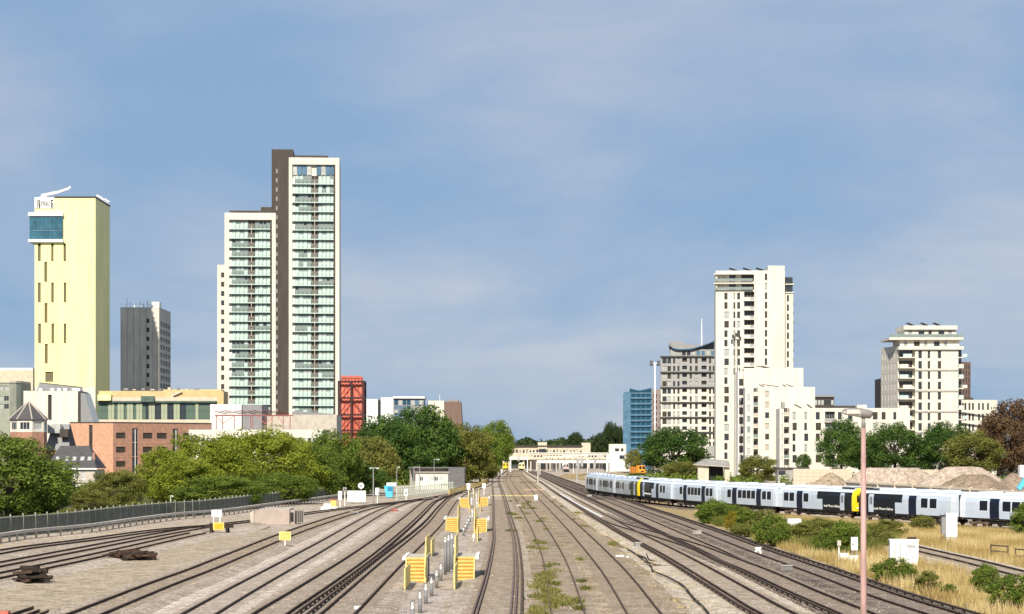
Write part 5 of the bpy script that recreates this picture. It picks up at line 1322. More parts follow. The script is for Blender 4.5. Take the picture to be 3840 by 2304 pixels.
def guard(label, x, y):
    g = gp(x, y, GZ); R_ = thing('guard_rail', label, 'guard rail', tuple(g), 0, 'yellow guard rails')
    b = MB()
    for yy in (0, 2.6, 5.2): b.bar((0, yy, 0), (0, yy, 1.15), 0.04, M_yel_l, 6)
    for z in (0.15, 0.62, 1.15): b.bar((0, 0, z), (0, 5.2, z), 0.04, M_yel_l, 6)
    b.build('frame', R_)
    for y0, y1 in ((0.08, 2.52), (2.68, 5.12)):
        for z0, z1 in ((0.2, 0.57), (0.67, 1.1)): MB().box(-0.012, 0.012, y0, y1, z0, z1, M_yel_l).build('infill_panel', R_)
guard('yellow guard rail in front of the nearest left steps', 1518, 2219)
guard('yellow guard rail in front of the nearest right steps', 1704, 2213)
guard('yellow guard rail behind the nearest left steps', 1617, 2092)
guard('yellow guard rail before the middle right steps', 1790, 2036)
guard('yellow guard rail before the middle left steps', 1718, 1998)
# ---- bollard lights along the walkway
def lamp_bollard(label, x, y, h, name='bollard_light', group='bollard lights along the walkway'):
    g = gp(x, y, GZ); R_ = thing(name, label, 'bollard', tuple(g), 0, group)
    MB().bar((0, 0, 0), (0, 0, h * 0.62 if h < 1.5 else h - 0.42), 0.095, M_bollard, 12).build('column', R_, True)
    z0 = h * 0.62 if h < 1.5 else h - 0.42
    b = MB()
    for s in (-1, 1): b.box(s * 0.09 - 0.016, s * 0.09 + 0.016, -0.03, 0.03, z0, h, M_bollard)
    b.build('cage_bar', R_)
    b = MB(); b.bar((0, 0, z0 + 0.005), (0, 0, z0 + 0.16), 0.075, M_whitep, 10, 0.062); b.bar((0, 0, z0 + 0.161), (0, 0, h - 0.05), 0.058, M_whitep, 10, 0.02); b.build('reflector', R_, True)
    MB().bar((0, 0, h - 0.03), (0, 0, h), 0.10, M_bollard, 12).build('cap', R_)
bl = [(1653,2180),(1637,2207),(1618,2238),(1597,2267),(1575,2301),(1547,2345),(1515,2395)]
ordn = ['farthest', 'sixth nearest', 'fifth nearest', 'fourth nearest', 'third nearest', 'second nearest', 'nearest']
for (x, y), o_ in zip(bl, ordn): lamp_bollard('%s of the seven short grey bollards along the walkway' % o_, x, y, 1.02)
for (x, y), o_ in zip(((1670, 2157), (1682, 2148), (1694, 2139)), ('left', 'middle', 'right')): lamp_bollard('%s one of the three tall grey lamp posts between the steps' % o_, x, y, 2.3, 'tall_bollard_light', 'tall posts between the steps')
for (x, y), o_ in zip(((1702,2078),(1711,2058),(1738,2010),(1745,1997),(1751,1984),(1757,1972),(1762,1958)), ('nearest', 'second nearest', 'third nearest', 'middle', 'third farthest', 'second farthest', 'farthest')):
    lamp_bollard('%s of the small white-topped bollards beyond the tall lamp posts' % o_, x, y, 0.75, 'small_bollard', 'small bollards beyond the tall posts')
# ---- rectangular stop boards and buffer stops
def board(name, label, x, yb, w, h, zlo, m, back=M_yel_l, posts=(0,), cat='sign'):
    g = gp(x, yb, GZ); R_ = thing(name, label, cat, tuple(g))
    for p in posts: MB().box(p - 0.04, p + 0.04, -0.03, 0.03, 0, zlo + h * 0.6, M_whitep).build('post', R_)
    MB().box(-w / 2, w / 2, -0.08, -0.035, zlo, zlo + h, back).build('board', R_); MB().box(-w / 2 + 0.07, w / 2 - 0.07, -0.095, -0.082, zlo + 0.07, zlo + h - 0.07, m).build('board_face', R_)
    return R_
board('stop_board', 'square yellow board on a short post beside the siding in the left foreground', 1069, 2054, 0.88, 0.66, 0.55, M_yel)
R_ = board('stop_board', 'white board standing over the yellow buffer board at the siding end', 813, 1985, 0.98, 0.68, 1.15, M_whitep, M_whitep, (-0.3, 0.3))
g = gp(820, 1999, GZ); R_ = thing('buffer_stop', 'yellow buffer stop on black timbers below the white board', 'buffer stop', tuple(g))
MB().box(-0.5, 0.5, -0.1, 0.02, 0.25, 0.95, M_yel).build('buffer_beam', R_); MB().box(-0.36, 0.36, -0.12, -0.101, 0.38, 0.82, mat('amber_board', (0.8, 0.38, 0.02), 0.6, 0.05, 2)).build('board_face', R_)
for s in (-1, 1): MB().beam((s * 0.72, 0.1, 0), (s * 0.72, 0.1, 0.9), 0.2, 0.22, M_timber).build('upright', R_); MB().beam((s * 0.72, 1.6, 0.05), (s * 0.72, 0.2, 0.8), 0.16, 0.16, M_timber).build('strut', R_)
MB().box(-1.3, 1.3, 0.03, 0.28, 0.45, 0.75, M_timber).build('cross_timber', R_)
# ---- concrete loading bank
g = gp(960, 1967, GZ); sc = F / g.y; R_ = thing('loading_bank', 'pinkish concrete loading bank with side wings in the left yard', 'loading bank', tuple(g), math.radians(2))
MP = mat('pink_concrete', (0.40, 0.335, 0.30), 0.95, 0.1, 1.2)
w = 125 / sc; h = 1.55
b = MB(); f0 = [(-0.2, 0, 0), (w, 0, 0), (w, 0.0, h), (0.35, 0.0, h), (-0.2, 0.0, h - 0.4)]; b.poly(f0, MP); b.poly([(p[0], 7, p[2]) for p in reversed(f0)], MP)
for i in range(5):
    p, q = f0[i], f0[(i + 1) % 5]; b.poly([p, (p[0], 7, p[2]), (q[0], 7, q[2]), q], M_conc_lt)
b.build('ramp_body', R_)
MB().box(-0.62, -0.25, 0.2, 6, 0, h - 0.3, M_conc_lt).build('wing_wall', R_); MB().box(w + 0.02, w + 0.5, 0.4, 5, 0, h - 0.15, MP).build('wing_wall', R_)
pn = MB(); pn.box(w + 0.55, w + 1.4, 0.8, 0.9, 0.1, h - 0.1, M_conc); pn.build('dark_panel', R_)
for k in range(4): MB().box(w + 0.58 + k * 0.2, w + 0.70 + k * 0.2, 0.74, 0.79, 0.2, h - 0.2, M_darkclad).build('grille_bar', R_)
MB().box(w + 0.1, w + 0.4, 0.35, 0.395, 0.25, h - 0.35, M_dark).build('opening', R_)
MB().bar((0.8, 1, h), (0.2, 1.2, h + 0.75), 0.04, M_rust, 5).build('bent_rod', R_)
# ---- heaps of old timbers
def heap(label, x0, x1, y, n, hh, seed):
    a, c = gp(x0, y, GZ), gp(x1, y, GZ); rng = random.Random(seed); R_ = thing('timber_heap', label, 'timber heap', tuple(a.lerp(c, 0.5)), 0, 'heaps of old sleepers'); L = (c - a).length
    for k in range(n):
        lx = rng.uniform(-L / 2 + 0.5, L / 2 - 0.5); e = 1 - abs(lx) / (L / 2) * 0.75; z = 0.08 + rng.random() ** 1.1 * hh * e; an = rng.gauss(0, 0.6); l = rng.uniform(0.6, 1.3)
        dx, dy = math.cos(an) * l / 2, math.sin(an) * l / 2; yy = rng.uniform(-0.9, 0.9); tl = rng.uniform(-0.10, 0.10)
        MB().beam((lx - dx, yy - dy, max(0.05, z - tl)), (lx + dx, yy + dy, max(0.05, z + tl)), rng.uniform(0.12, 0.24), rng.uniform(0.1, 0.16), M_timber if rng.random() < 0.7 else M_rust).build('timber', R_)
heap('smaller dark heap of broken timbers near the left edge', 38, 190, 2186, 40, 0.85, 3)
heap('longer dark heap of broken timbers beside the sidings', 380, 592, 2101, 60, 0.7, 4)
def loose_rail(label, px, lift=0.0):
    q, t = spline([tuple(gp(x, y, GZ + 0.1))[:2] for x, y in px], 1.0); b = MB(); strip(q, t, -0.035, 0.035, GZ + 0.1 + lift, GZ + 0.14 + lift, b, M_rust); strip(q, t, -0.01, 0.01, GZ + 0.02 + lift, GZ + 0.1 + lift, b, M_rust); strip(q, t, -0.07, 0.07, GZ + lift, GZ + 0.02 + lift, b, M_rust)
    tag(b.build('loose_rail'), label, 'rail', 'spare rails lying on the ground')
for k, (p, lb) in enumerate((([(-40,2330),(126,2277)], 'topmost spare rail at bottom left corner'), ([(0,2345),(148,2288)], 'second spare rail at bottom left corner'), ([(40,2350),(182,2291)], 'third spare rail at bottom left corner'), ([(90,2352),(226,2288)], 'rightmost spare rail at bottom left corner'),
                             ([(650,2345),(782,2262)], 'left one of two spare rails lying in the pale siding'), ([(700,2330),(820,2256)], 'right one of two spare rails lying in the pale siding'), ([(2040,2070),(2440,2070)][:0] or [(2262,1934),(2282,1942)], 'short rail offcut beside the cream main line'), ([(2432,2024),(2464,2038)], 'short rail offcut between cream and dark main lines'))):
    loose_rail(lb, p)
g = gp(0, 2304, GZ); b = MB().box(-1.2, 0.35, 0, 0.5, 0.0, 0.12, M_red); o = b.build('red_marker'); o.location = g; tag(o, 'red painted marker slab at the bottom left corner', 'marker')
# ---- dark green palisade fence along the left
FP = [(-330,2072),(-60,2030),(0,2021),(250,1996),(426,1970),(601,1948),(772,1933),(1000,1901),(1130,1884),(1240,1869)]
q, t = spline([tuple(gp(x, y, GZ))[:2] for x, y in FP], 2.75)
M_fencepost = mat('fence_post_grey', (0.26, 0.28, 0.23), 0.7, 0.15, 2)
R_ = thing('palisade_fence', 'dark green palisade fence under the trees along the left sidings', 'fence', (0, 0, 0))
for j in range(len(q) - 1):
    p, c = Vector(q[j]), Vector(q[j + 1]); u = (c - p).normalized()
    MB().beam((p.x, p.y, GZ), (p.x, p.y, GZ + 2.0), 0.12, 0.12, M_fencepost).build('post', R_)
    b = MB(); k = 0
    while k * 0.155 < (c - p).length - 0.1:
        w_ = p + u * (0.12 + k * 0.155); b.beam((w_.x, w_.y, GZ + 0.05), (w_.x, w_.y, GZ + 1.8 + 0.03 * (k % 2)), 0.055, 0.03, M_fence); k += 1
    for z in (0.4, 1.5): b.beam((p.x, p.y, GZ + z), (c.x, c.y, GZ + z), 0.05, 0.06, M_fence)
    b.build('pale_panel', R_)
n_ = np.stack([t[:, 1], -t[:, 0]], 1); q3 = q + n_ * 2.3
R_ = thing('cable_trough', 'raised concrete cable trough on short posts in front of the left fence', 'cable trough', (0, 0, 0))
b = MB(); strip(q3, t, -0.22, 0.22, GZ + 0.55, GZ + 0.78, b, M_conc_lt); b.build('trough', R_)
for j in range(len(q3)): MB().beam((q3[j][0], q3[j][1], GZ), (q3[j][0], q3[j][1], GZ + 0.55), 0.14, 0.14, M_conc_lt).build('post', R_)
# ---- signals, cabinets, lamp posts on the left side
def post_sign(name, label, x, yb, yt, w, h, m, cat='signal', pw=0.07, mark=None, group=None):
    g = gp(x, yb, GZ); sc = F / g.y; R_ = thing(name, label, cat, tuple(g), 0, group); zt = (yb - yt) / sc
    MB().bar((0, 0, 0), (0, 0, zt - h * 0.5), pw, M_whitep, 6).build('post', R_)
    MB().box(-w / 2, w / 2, -0.12, 0.12, zt - h, zt, m).build('head', R_)
    if mark: MB().box(-w * 0.25, w * 0.25, -0.14, -0.122, zt - h * 0.75, zt - h * 0.35, mark).build('head_mark', R_)
    return R_
post_sign('track_signal', 'white upright signal head beside the tall pole left of the blue skip', 1415, 1893, 1830, 0.55, 1.05, M_whitep)
post_sign('track_signal', 'white upright signal head right of the blue skip', 1523, 1880, 1834, 0.55, 1.1, M_whitep, mark=M_lead)
post_sign('track_signal', 'white signal head behind the farthest left steps', 1757, 1862, 1813, 0.6, 1.1, M_whitep)
post_sign('track_signal', 'white signal head behind the farthest right steps', 1815, 1858, 1813, 0.6, 0.9, M_whitep)
post_sign('track_signal', 'larger of two white signal heads where the tracks converge', 1864, 1790, 1759, 1.0, 1.7, M_whitep)
post_sign('track_signal', 'smaller of two white signal heads where the tracks converge', 1880, 1788, 1762, 0.7, 1.0, M_whitep)
post_sign('track_signal', 'white dwarf signal standing between the two brown-ballasted tracks', 2010, 1884, 1856, 0.55, 0.75, M_whitep)
post_sign('small_marker', 'small square grey marker on a post left of the white slatted cabinets', 1293, 1898, 1828, 0.5, 0.55, M_metal, 'sign', mark=M_dark)
post_sign('pale_marker', 'tall narrow white marker panel beside the white sacks', 1275, 1902, 1842, 0.5, 1.2, M_whitep, 'sign')
g = gp(1354, 1888, GZ); sc = F / g.y; R_ = thing('round_sign', 'round white disc sign on a post above the white slatted cabinets', 'sign', tuple(g)); zt = (1888 - 1822) / sc
MB().bar((0, 0, 0), (0, 0, zt - 0.3), 0.05, M_metal, 6).build('post', R_); MB().bar((0, -0.08, zt), (0, -0.04, zt), 0.45, M_whitep, 18).build('disc', R_); MB().bar((0, -0.095, zt), (0, -0.081, zt), 0.18, M_lead, 12).build('disc_mark', R_)
R_ = thing('slatted_cabinets', 'row of white slatted cabinets under the trees by the round sign', 'cabinet', tuple(gp(1303, 1889, GZ))); sc = F / gp(1303, 1889, GZ).y
w = 68 / sc; h = 48 / sc
MB().box(0, w, 0, 0.9, 0.25, h, M_whitep).build('body', R_)
for k in range(9): MB().box(w * (0.42 + k * 0.062), w * (0.42 + k * 0.062) + 0.05, -0.06, -0.002, 0.1, h, M_lead if k % 2 else M_whitep).build('slat', R_)
for x in (0.1, w - 0.2): MB().box(x, x + 0.1, 0.1, 0.8, 0, 0.25, M_metal).build('leg', R_)
R_ = thing('ballast_sacks', 'pile of white ballast sacks at the siding edge', 'sacks', tuple(gp(1232, 1915, GZ))); rng = random.Random(2)
for k in range(9):
    a = MB(); x, y, z = rng.uniform(-1.0, 1.0), rng.uniform(-0.4, 0.8), 0.0 if k < 6 else 0.42
    a.prism([(x + 0.36 * math.cos(i * 1.05 + k) * rng.uniform(.85, 1.1), y + 0.3 * math.sin(i * 1.05 + k)) for i in range(6)], z, z + rng.uniform(0.35, 0.5), M_whitep); a.build('sack', R_)
R_ = thing('equipment_box', 'orange-yellow equipment box with red-brown lid behind the white sacks', 'box', tuple(gp(1249, 1902, GZ)))
MB().box(-0.35, 0.45, 0, 0.7, 0.05, 0.9, M_yel).build('body', R_); MB().box(-0.5, 0.3, 0.02, 0.75, 0.905, 1.1, M_redbrown).build('lid', R_)
def lamp_post(label, x, yb, yt, arm, name='lamp_post', m=M_metal, r=0.09):
    g = gp(x, yb, GZ); sc = F / g.y; R_ = thing(name, label, 'lamp post', tuple(g)); zt = (yb - yt) / sc
    MB().bar((0, 0, 0), (0, 0, zt), r, m, 8, r * 0.6).build('pole', R_)
    for a in arm: MB().box(min(0, a), max(0, a), -0.08, 0.08, zt - 0.06, zt + 0.06, m).build('arm', R_); MB().box(a * 0.6 if a > 0 else a, a if a > 0 else a * 0.6, -0.12, 0.12, zt - 0.14, zt - 0.061, M_whitep).build('lantern', R_)
lamp_post('grey lamp post standing before the dark trees left of the blue skip', 1400, 1896, 1755, (-0.5, 0.8), r=0.11)
lamp_post('slim lamp post beside the blue skip', 1488, 1868, 1752, (0.5,))
lamp_post('slim lamp post rising over the white hut roof', 1628, 1838, 1723, (1.1,))
lamp_post('short lamp post among the shrubs behind the left fence', 640, 1936, 1860, (0.3,), m=M_fence_l)
R_ = thing('goods_skip', 'blue skip with dark panel and white bag on top by the fence', 'skip', tuple(gp(1440, 1868, GZ))); sc = F / gp(1440, 1868, GZ).y
w = 34 / sc; h = 46 / sc
b = MB(); bot = [(0.35, 0), (w - 0.1, 0), (w - 0.1, 1.4), (0.35, 1.4)]; tp_ = [(0, -0.1), (w, -0.1), (w, 1.5), (0, 1.5)]
for i in range(4): b.poly([(*bot[i], 0.1), (*bot[(i + 1) % 4], 0.1), (*tp_[(i + 1) % 4], h), (*tp_[i], h)], M_cyan if i == 0 else M_blue)
b.poly([(*p, h - 0.15) for p in tp_], M_blue); b.build('body', R_); MB().box(w * 0.4, w - 0.1, -0.16, -0.11, h * 0.6, h * 0.9, M_blue).build('panel', R_); MB().box(0.4, w + 0.5, 0.2, 1.3, h - 0.1, h + 0.5, M_whitep).build('load_bag', R_)
R_ = thing('steel_fence', 'pale green steel paling fence in front of the white hut', 'fence', tuple(gp(1488, 1872, GZ))); e = gp(1700, 1846, GZ) - gp(1488, 1872, GZ); L = e.length; u = e / L
b = MB()
for z in (0.35, 1.7): b.beam(u * 0 + Vector((0, 0, z)), u * L + Vector((0, 0, z)), 0.05, 0.06, M_fence_l)
b.build('rail', R_)
PALE = MB().box(-0.09, 0.09, -0.03, 0.03, 0, 2.0, M_fence_l).mesh('pale')
k = 0
while k * 2.3 < L: p = u * (k * 2.3); link('pale', PALE, R_, (p.x, p.y, 0)); k += 1
R_ = thing('white_hut', 'white flat-roofed lineside hut behind the pale green fence', 'hut', tuple(gp(1558, 1836, GZ))); sc = F / gp(1558, 1836, GZ).y
w = 122 / sc; h = 62 / sc
ops = [(w * a, w * a + 0.8, h * 0.5, h * 0.78) for a in (0.12, 0.45, 0.58, 0.74)]
block(R_, rect(0, w, 0, 5), 0, h, M_white, {0: ops}, 0.12, (M_glass_l, M_glass), M_whitep, 1); MB().box(-0.3, w + 0.3, -0.4, 5.3, h + 0.01, h + 0.25, M_conc).build('roof_slab', R_)
R_ = thing('grey_shed', 'dark grey windowless shed with a long low roof beside the white hut', 'shed', tuple(gp(1682, 1829, GZ))); sc = F / gp(1682, 1829, GZ).y
w = 60 / sc; h = 72 / sc
MGs = mat('grey_shed_cladding', (0.13, 0.13, 0.135), 0.7, 0.1, 1)
MB().box(0, w, 0, 8, 0, h, MGs).build('body', R_); MB().box(-150 / sc, w + 0.15, 1.5, 8.2, h + 0.01, h + 0.25, MGs).build('roof', R_)
MB().box(-150 / sc, -0.01, 5.4, 8, 0, h, M_conc).build('rear_wing', R_)
R_ = thing('steel_portal', 'small grey steel goal-shaped frame left of the white hut roof', 'frame', tuple(gp(1552, 1850, GZ))); sc = F / gp(1552, 1850, GZ).y
zt = 98 / sc; b = MB()
for x in (0, 22 / sc): b.bar((x, 0, 0), (x, 0, zt), 0.09, M_metal, 6)
b.bar((0, 0, zt), (22 / sc, 0, zt), 0.09, M_metal, 6); b.bar((0, 0, zt - 1.0), (22 / sc, 0, zt - 1.0), 0.07, M_metal, 6); b.build('frame', R_)
def barrier(label, pts):
    q, t = spline([tuple(gp(x, y, GZ))[:2] for x, y in pts], 3.0); R_ = thing('yellow_barrier', label, 'barrier', (0, 0, 0), 0, 'yellow barriers along the ladder track')
    for j in range(len(q)): MB().beam((q[j][0], q[j][1], GZ), (q[j][0], q[j][1], GZ + 1.15), 0.1, 0.1, M_yel).build('post', R_)
    for z in (0.35, 0.72, 1.1):
        b = MB(); strip(q, t, -0.03, 0.03, GZ + z - 0.13, GZ + z + 0.1, b, M_yel if z != 0.72 else M_yel_l); b.build('rail', R_)
barrier('longer yellow barrier curving along the ladder track past the grey shed', [(1684,1862),(1740,1846),(1790,1832),(1826,1814),(1832,1800)])
barrier('short yellow barrier by the white signal heads where tracks converge', [(1832,1797),(1850,1791),(1862,1786)])
lamp_post('pinkish white track post at the end of the long gantry shadow', 2017, 1816, 1740, (0.4,), r=0.16, m=M_conc_lt)
lamp_post('thin pole standing behind the drab grey carriages', 2281, 1802, 1690, (0.3,))
g = gp(1340, 2300, GZ); o = MB().box(-0.14, 0.14, 0, 0.3, 0, 0.3, M_whitep).build('white_block'); o.location = g; tag(o, 'small white block on the ballast at the bottom edge', 'block')
g = gp(1478, 1924, GZ); R_ = thing('red_point_motor', 'small reddish point motor box beside the pale siding', 'point motor', tuple(g)); MB().box(-0.5, 0.5, 0, 0.5, 0, 0.35, M_redbrown).build('case', R_); MB().box(-0.15, 0.2, -0.02, 0.4, 0.351, 0.5, M_red).build('cover', R_)
# ---- right side: lamp post in the foreground
d = 66.0; sc = F / d
R_ = thing('street_lamp', 'pink-painted lamp post with broad grey lantern standing in the right foreground', 'street lamp', (PX(3238, d), d, GZ - 2.0))
zb = GZ - 2.0; lz = lambda y: PZ(y, d) - zb; lx = lambda x: (x - 3238) / sc
b = MB(); b.bar((0, 0, 0), (0, 0, lz(1605)), 0.118, M_pinkpole, 16, 0.074); b.build('pole', R_, True)
MB().bar((0, 0, lz(1606)), (0, 0, lz(1568)), 0.052, M_conc, 12).build('spigot', R_, True)
b = MB(); secs = [(3158, 1540, 1551, 0.07), (3166, 1533, 1556, 0.13), (3185, 1531, 1559, 0.17), (3225, 1530, 1567, 0.19), (3240, 1533, 1570, 0.19), (3262, 1538, 1571, 0.15), (3272, 1543, 1560, 0.08)]
N = 10; ML = mat('lantern_grey', (0.24, 0.225, 0.22), 0.45, 0.12, 6); MBw = mat('lantern_bowl', (0.55, 0.52, 0.48), 0.3, 0.06, 5)
for k, (x, yt, yb, r) in enumerate(secs):
    for j in range(N):
        a = 2 * math.pi * j / N; zm, zh = (lz(yt) + lz(yb)) / 2, (lz(yt) - lz(yb)) / 2
        b.v.append((lx(x), r * math.cos(a), zm + zh * math.sin(a)))
for k in range(len(secs) - 1):
    for j in range(N):
        i0, i1 = k * N + j, k * N + (j + 1) % N; b.f.append([i0, i1, i1 + N, i0 + N]); b.m.append(b.slot(ML if k >= 3 else MBw) if 0 else (b.slot(MBw) if k < 3 and 5 <= j <= 9 else b.slot(ML)))
b.f.append(list(range(N))); b.m.append(b.slot(ML)); b.f.append([(len(secs) - 1) * N + j for j in range(N)]); b.m.append(b.slot(ML))
b.build('lantern', R_, True)
b = MB(); b.prism([(lx(3172), -0.2), (lx(3222), -0.205), (lx(3222), -0.19), (lx(3172), -0.18)], lz(1553), lz(1537), MBw); b.build('diffuser', R_)
b = MB(); pts = [(3160, 1546), (3156, 1556), (3162, 1566), (3170, 1578), (3172, 1588)]
for p_, q_ in zip(pts, pts[1:]): b.bar((lx(p_[0]), 0, lz(p_[1])), (lx(q_[0]), 0, lz(q_[1])), 0.012, M_conc, 5)
b.build('hanging_catch', R_)
# ---- floodlight masts and telecom mast
def mast(label, x, yb, yt, r, heads, sc_d):
    d = F / sc_d; zb = GZ; R_ = thing('floodlight_mast', label, 'mast', (PX(x, d), d, GZ)); zt = PZ(yt, d) - GZ
    MB().bar((0, 0, 0), (0, 0, zt), r, M_whitep, 10, r * 0.55).build('pole', R_, True)
    for hx in heads: MB().box(hx - 0.5, hx + 0.5, -0.3, 0.3, zt - 0.9, zt - 0.1, M_slate).build('floodlight', R_); MB().box(hx - 0.45, hx + 0.45, -0.3, 0.3, zt + 0.1, zt + 0.7, M_slate).build('floodlight', R_)
    if heads: MB().box(min(heads), max(heads), -0.06, 0.06, zt - 0.1, zt + 0.1, M_whitep).build('crossbar', R_)
mast('tall white floodlight mast with twin lamp heads by the orange machine', 2456, 1790, 1362, 0.30, (-1.1, 1.1), 12.3)
d = F / 12.0; R_ = thing('lattice_mast', 'grey lattice mast beside a slim white pole in front of the white tower', 'mast', (PX(2760, d), d, GZ)); zt = PZ(1275, d) - GZ
for x in (-0.55, 0.55):
    for y in (-0.5, 0.5): MB().bar((x, y, 0), (x * 0.7, y * 0.7, zt), 0.09, M_metal, 5).build('leg', R_)
for k in range(22):
    z0 = zt * k / 22; z1 = zt * (k + 1) / 22; s = 1 if k % 2 else -1; f = 1 - 0.3 * k / 22
    MB().bar((-0.55 * s * f, -0.5 * f, z0), (0.55 * s * f, -0.5 * f, z1), 0.05, M_metal, 4).build('lattice_bar', R_)
for k, (x, z) in enumerate(((-1.3, -0.6), (-0.5, 0.5), (0.5, -0.3), (1.3, 0.4), (-1.0, 1.1), (1.0, 1.2), (0.0, 1.6))): MB().box(x - 0.3, x + 0.3, -0.5, -0.2, zt + z - 0.7, zt + z + 0.5, M_frame).build('antenna', R_)
MB().box(-1.5, 1.5, -0.15, 0.15, zt - 0.1, zt + 0.15, M_frame).build('antenna_frame', R_)
MB().bar((0.75, -0.6, 0), (0.75, -0.6, zt - 8), 0.17, M_whitep, 8, 0.12).build('cable_pole', R_)
# ---- lineside cabinets and boards at right
R_ = thing('lineside_cabinet', 'big white double lineside cabinet with streaked doors in the dry grass', 'cabinet', tuple(gp(3338, 2128, GZ)), math.radians(-4)); sc = F / gp(3338, 2128, GZ).y
w = 105 / sc; h = 100 / sc
MB().box(0, w, 0, 0.8, 0.12, h, M_whitep).build('body', R_); MB().box(-0.04, w + 0.04, -0.05, 0.85, h + 0.003, h + 0.08, M_whitep).build('lid', R_); MB().box(0.05, w - 0.05, 0.05, 0.75, 0, 0.118, M_conc).build('plinth', R_)
for a, c in ((0.03, 0.46), (0.5, 0.97)): MB().box(w * a, w * c, -0.025, -0.002, 0.2, h - 0.08, M_whitep).build('door', R_)
for x in (0.16, 0.36): MB().box(w * x, w * x + 0.05, -0.045, -0.027, 0.3, h - 0.12, M_lead).build('door_bar', R_)
for k in range(4): MB().box(w * 0.62, w * 0.88, -0.04, -0.027, h - 0.28 - k * 0.06, h - 0.25 - k * 0.06, M_lead).build('vent_slot', R_)
for x, z in ((0.55, 0.5), (0.6, 0.9), (0.7, 0.7), (0.78, 0.35), (0.86, 0.85), (0.9, 0.45)): MB().box(w * x, w * x + 0.06, -0.03, -0.026, h * z * 0.8 + 0.1, h * z * 0.8 + 0.2, M_conc).build('scuff_mark', R_)
MB().box(w * 0.65, w * 0.95, 0.3, 0.7, h + 0.081, h + 0.2, M_timber).build('top_cover', R_)
R_ = thing('tall_cabinet', 'tall narrow white cabinet with grey side box near the train', 'cabinet', tuple(gp(3548, 2036, GZ))); sc = F / gp(3548, 2036, GZ).y
w = 42 / sc; h = 111 / sc
MB().box(0, w, 0, 0.7, 0.5, h, M_whitep).build('body', R_); MB().box(0.02, w - 0.02, 0.05, 0.65, 0, 0.498, M_conc_lt).build('plinth', R_); MB().box(-15 / sc, -0.01, 0.2, 0.6, 0.7, h - 0.25, M_lead).build('side_box', R_)
MB().box(w * 0.1, w * 0.9, -0.02, -0.002, 0.6, h - 0.15, M_whitep).build('door', R_); MB().box(-18 / sc, -0.02, 0.1, 0.7, h - 0.24, h - 0.16, M_frame).build('side_box_lid', R_)
def slab(name, label, x0, x1, y0, yb, th, m, cat, lift=0.0):
    a = gp(x0, yb, GZ); sc = F / a.y; o = MB().box(0, (x1 - x0) / sc, 0, th, lift, lift + (yb - y0) / sc, m).build(name); o.location = a; tag(o, label, cat); return o
slab('trough_lid', 'white trough cover tipped in the yellow grass left of the green bush', 3060, 3090, 2044, 2066, 0.25, M_whitep, 'cover', 0.18)
slab('trough_lid', 'left one of two white trough covers below the white panel', 3150, 3182, 2082, 2106, 0.3, M_whitep, 'cover', 0.12)
slab('trough_lid', 'right one of two white trough covers beside the pink lamp post', 3186, 3219, 2090, 2114, 0.3, M_whitep, 'cover', 0.10)
R_ = thing('upright_board', 'tall white panel on legs left of the pink lamp post', 'panel', tuple(gp(3192, 2104, GZ))); sc = F / gp(3192, 2104, GZ).y
MB().box(0, 25 / sc, 0, 0.12, 40 / sc, 89 / sc, M_whitep).build('panel', R_); [MB().box(x, x + 0.06, 0.03, 0.09, 0, 40 / sc - 0.002, M_metal).build('leg', R_) for x in (0.05, 25 / sc - 0.11)]; MB().box(0.08, 0.16, -0.02, -0.002, 60 / sc, 66 / sc, M_frame).build('latch', R_)
post_sign('grey_marker_post', 'grey marker post with small head left of the white panel', 3146, 2102, 2027, 0.24, 0.36, M_conc_lt, 'post', 0.05)
slab('ballast_bag', 'white bulk bag lying under the white carriage', 2955, 3005, 1946, 1990, 0.9, M_whitep, 'bag')
g = gp(2843, 2086, GZ); R_ = thing('ground_signal', 'round white ground signal disc on the outermost main line', 'signal', tuple(g))
MB().bar((0, -0.05, 0.27), (0, 0.05, 0.27), 0.24, M_whitep, 18).build('disc', R_); MB().bar((0, -0.07, 0.27), (0, -0.051, 0.27), 0.10, M_lead, 12).build('disc_mark', R_); MB().box(-0.22, 0.22, -0.05, 0.2, 0.52, 0.62, M_whitep).build('hood', R_); MB().box(-0.08, 0.08, 0.051, 0.2, 0, 0.5, M_metal).build('bracket', R_)
def rails2(label, x0, x1, ys_, yb):
    a, c = gp(x0, yb, GZ), gp(x1, yb + 6, GZ); R_ = thing('timber_rail_fence', label, 'fence', tuple(a), 0, 'bits of timber fence in the dry grass'); e = c - a; sc = F / a.y
    for y in ys_: z = (yb - y) / sc; MB().beam((0, 0, z), (e.x, e.y, z), 0.05, 0.09, M_trunk).build('rail', R_)
    for k in (0, 1): MB().beam((e.x * k, e.y * k, 0), (e.x * k, e.y * k, (yb - ys_[0]) / sc + 0.1), 0.08, 0.08, M_trunk).build('post', R_)
rails2('two-rail brown timber fence section in the dry grass at right', 3716, 3780, (2045, 2066), 2084)
rails2('two-rail brown timber fence section at the right picture edge', 3808, 3880, (2060, 2085), 2102)
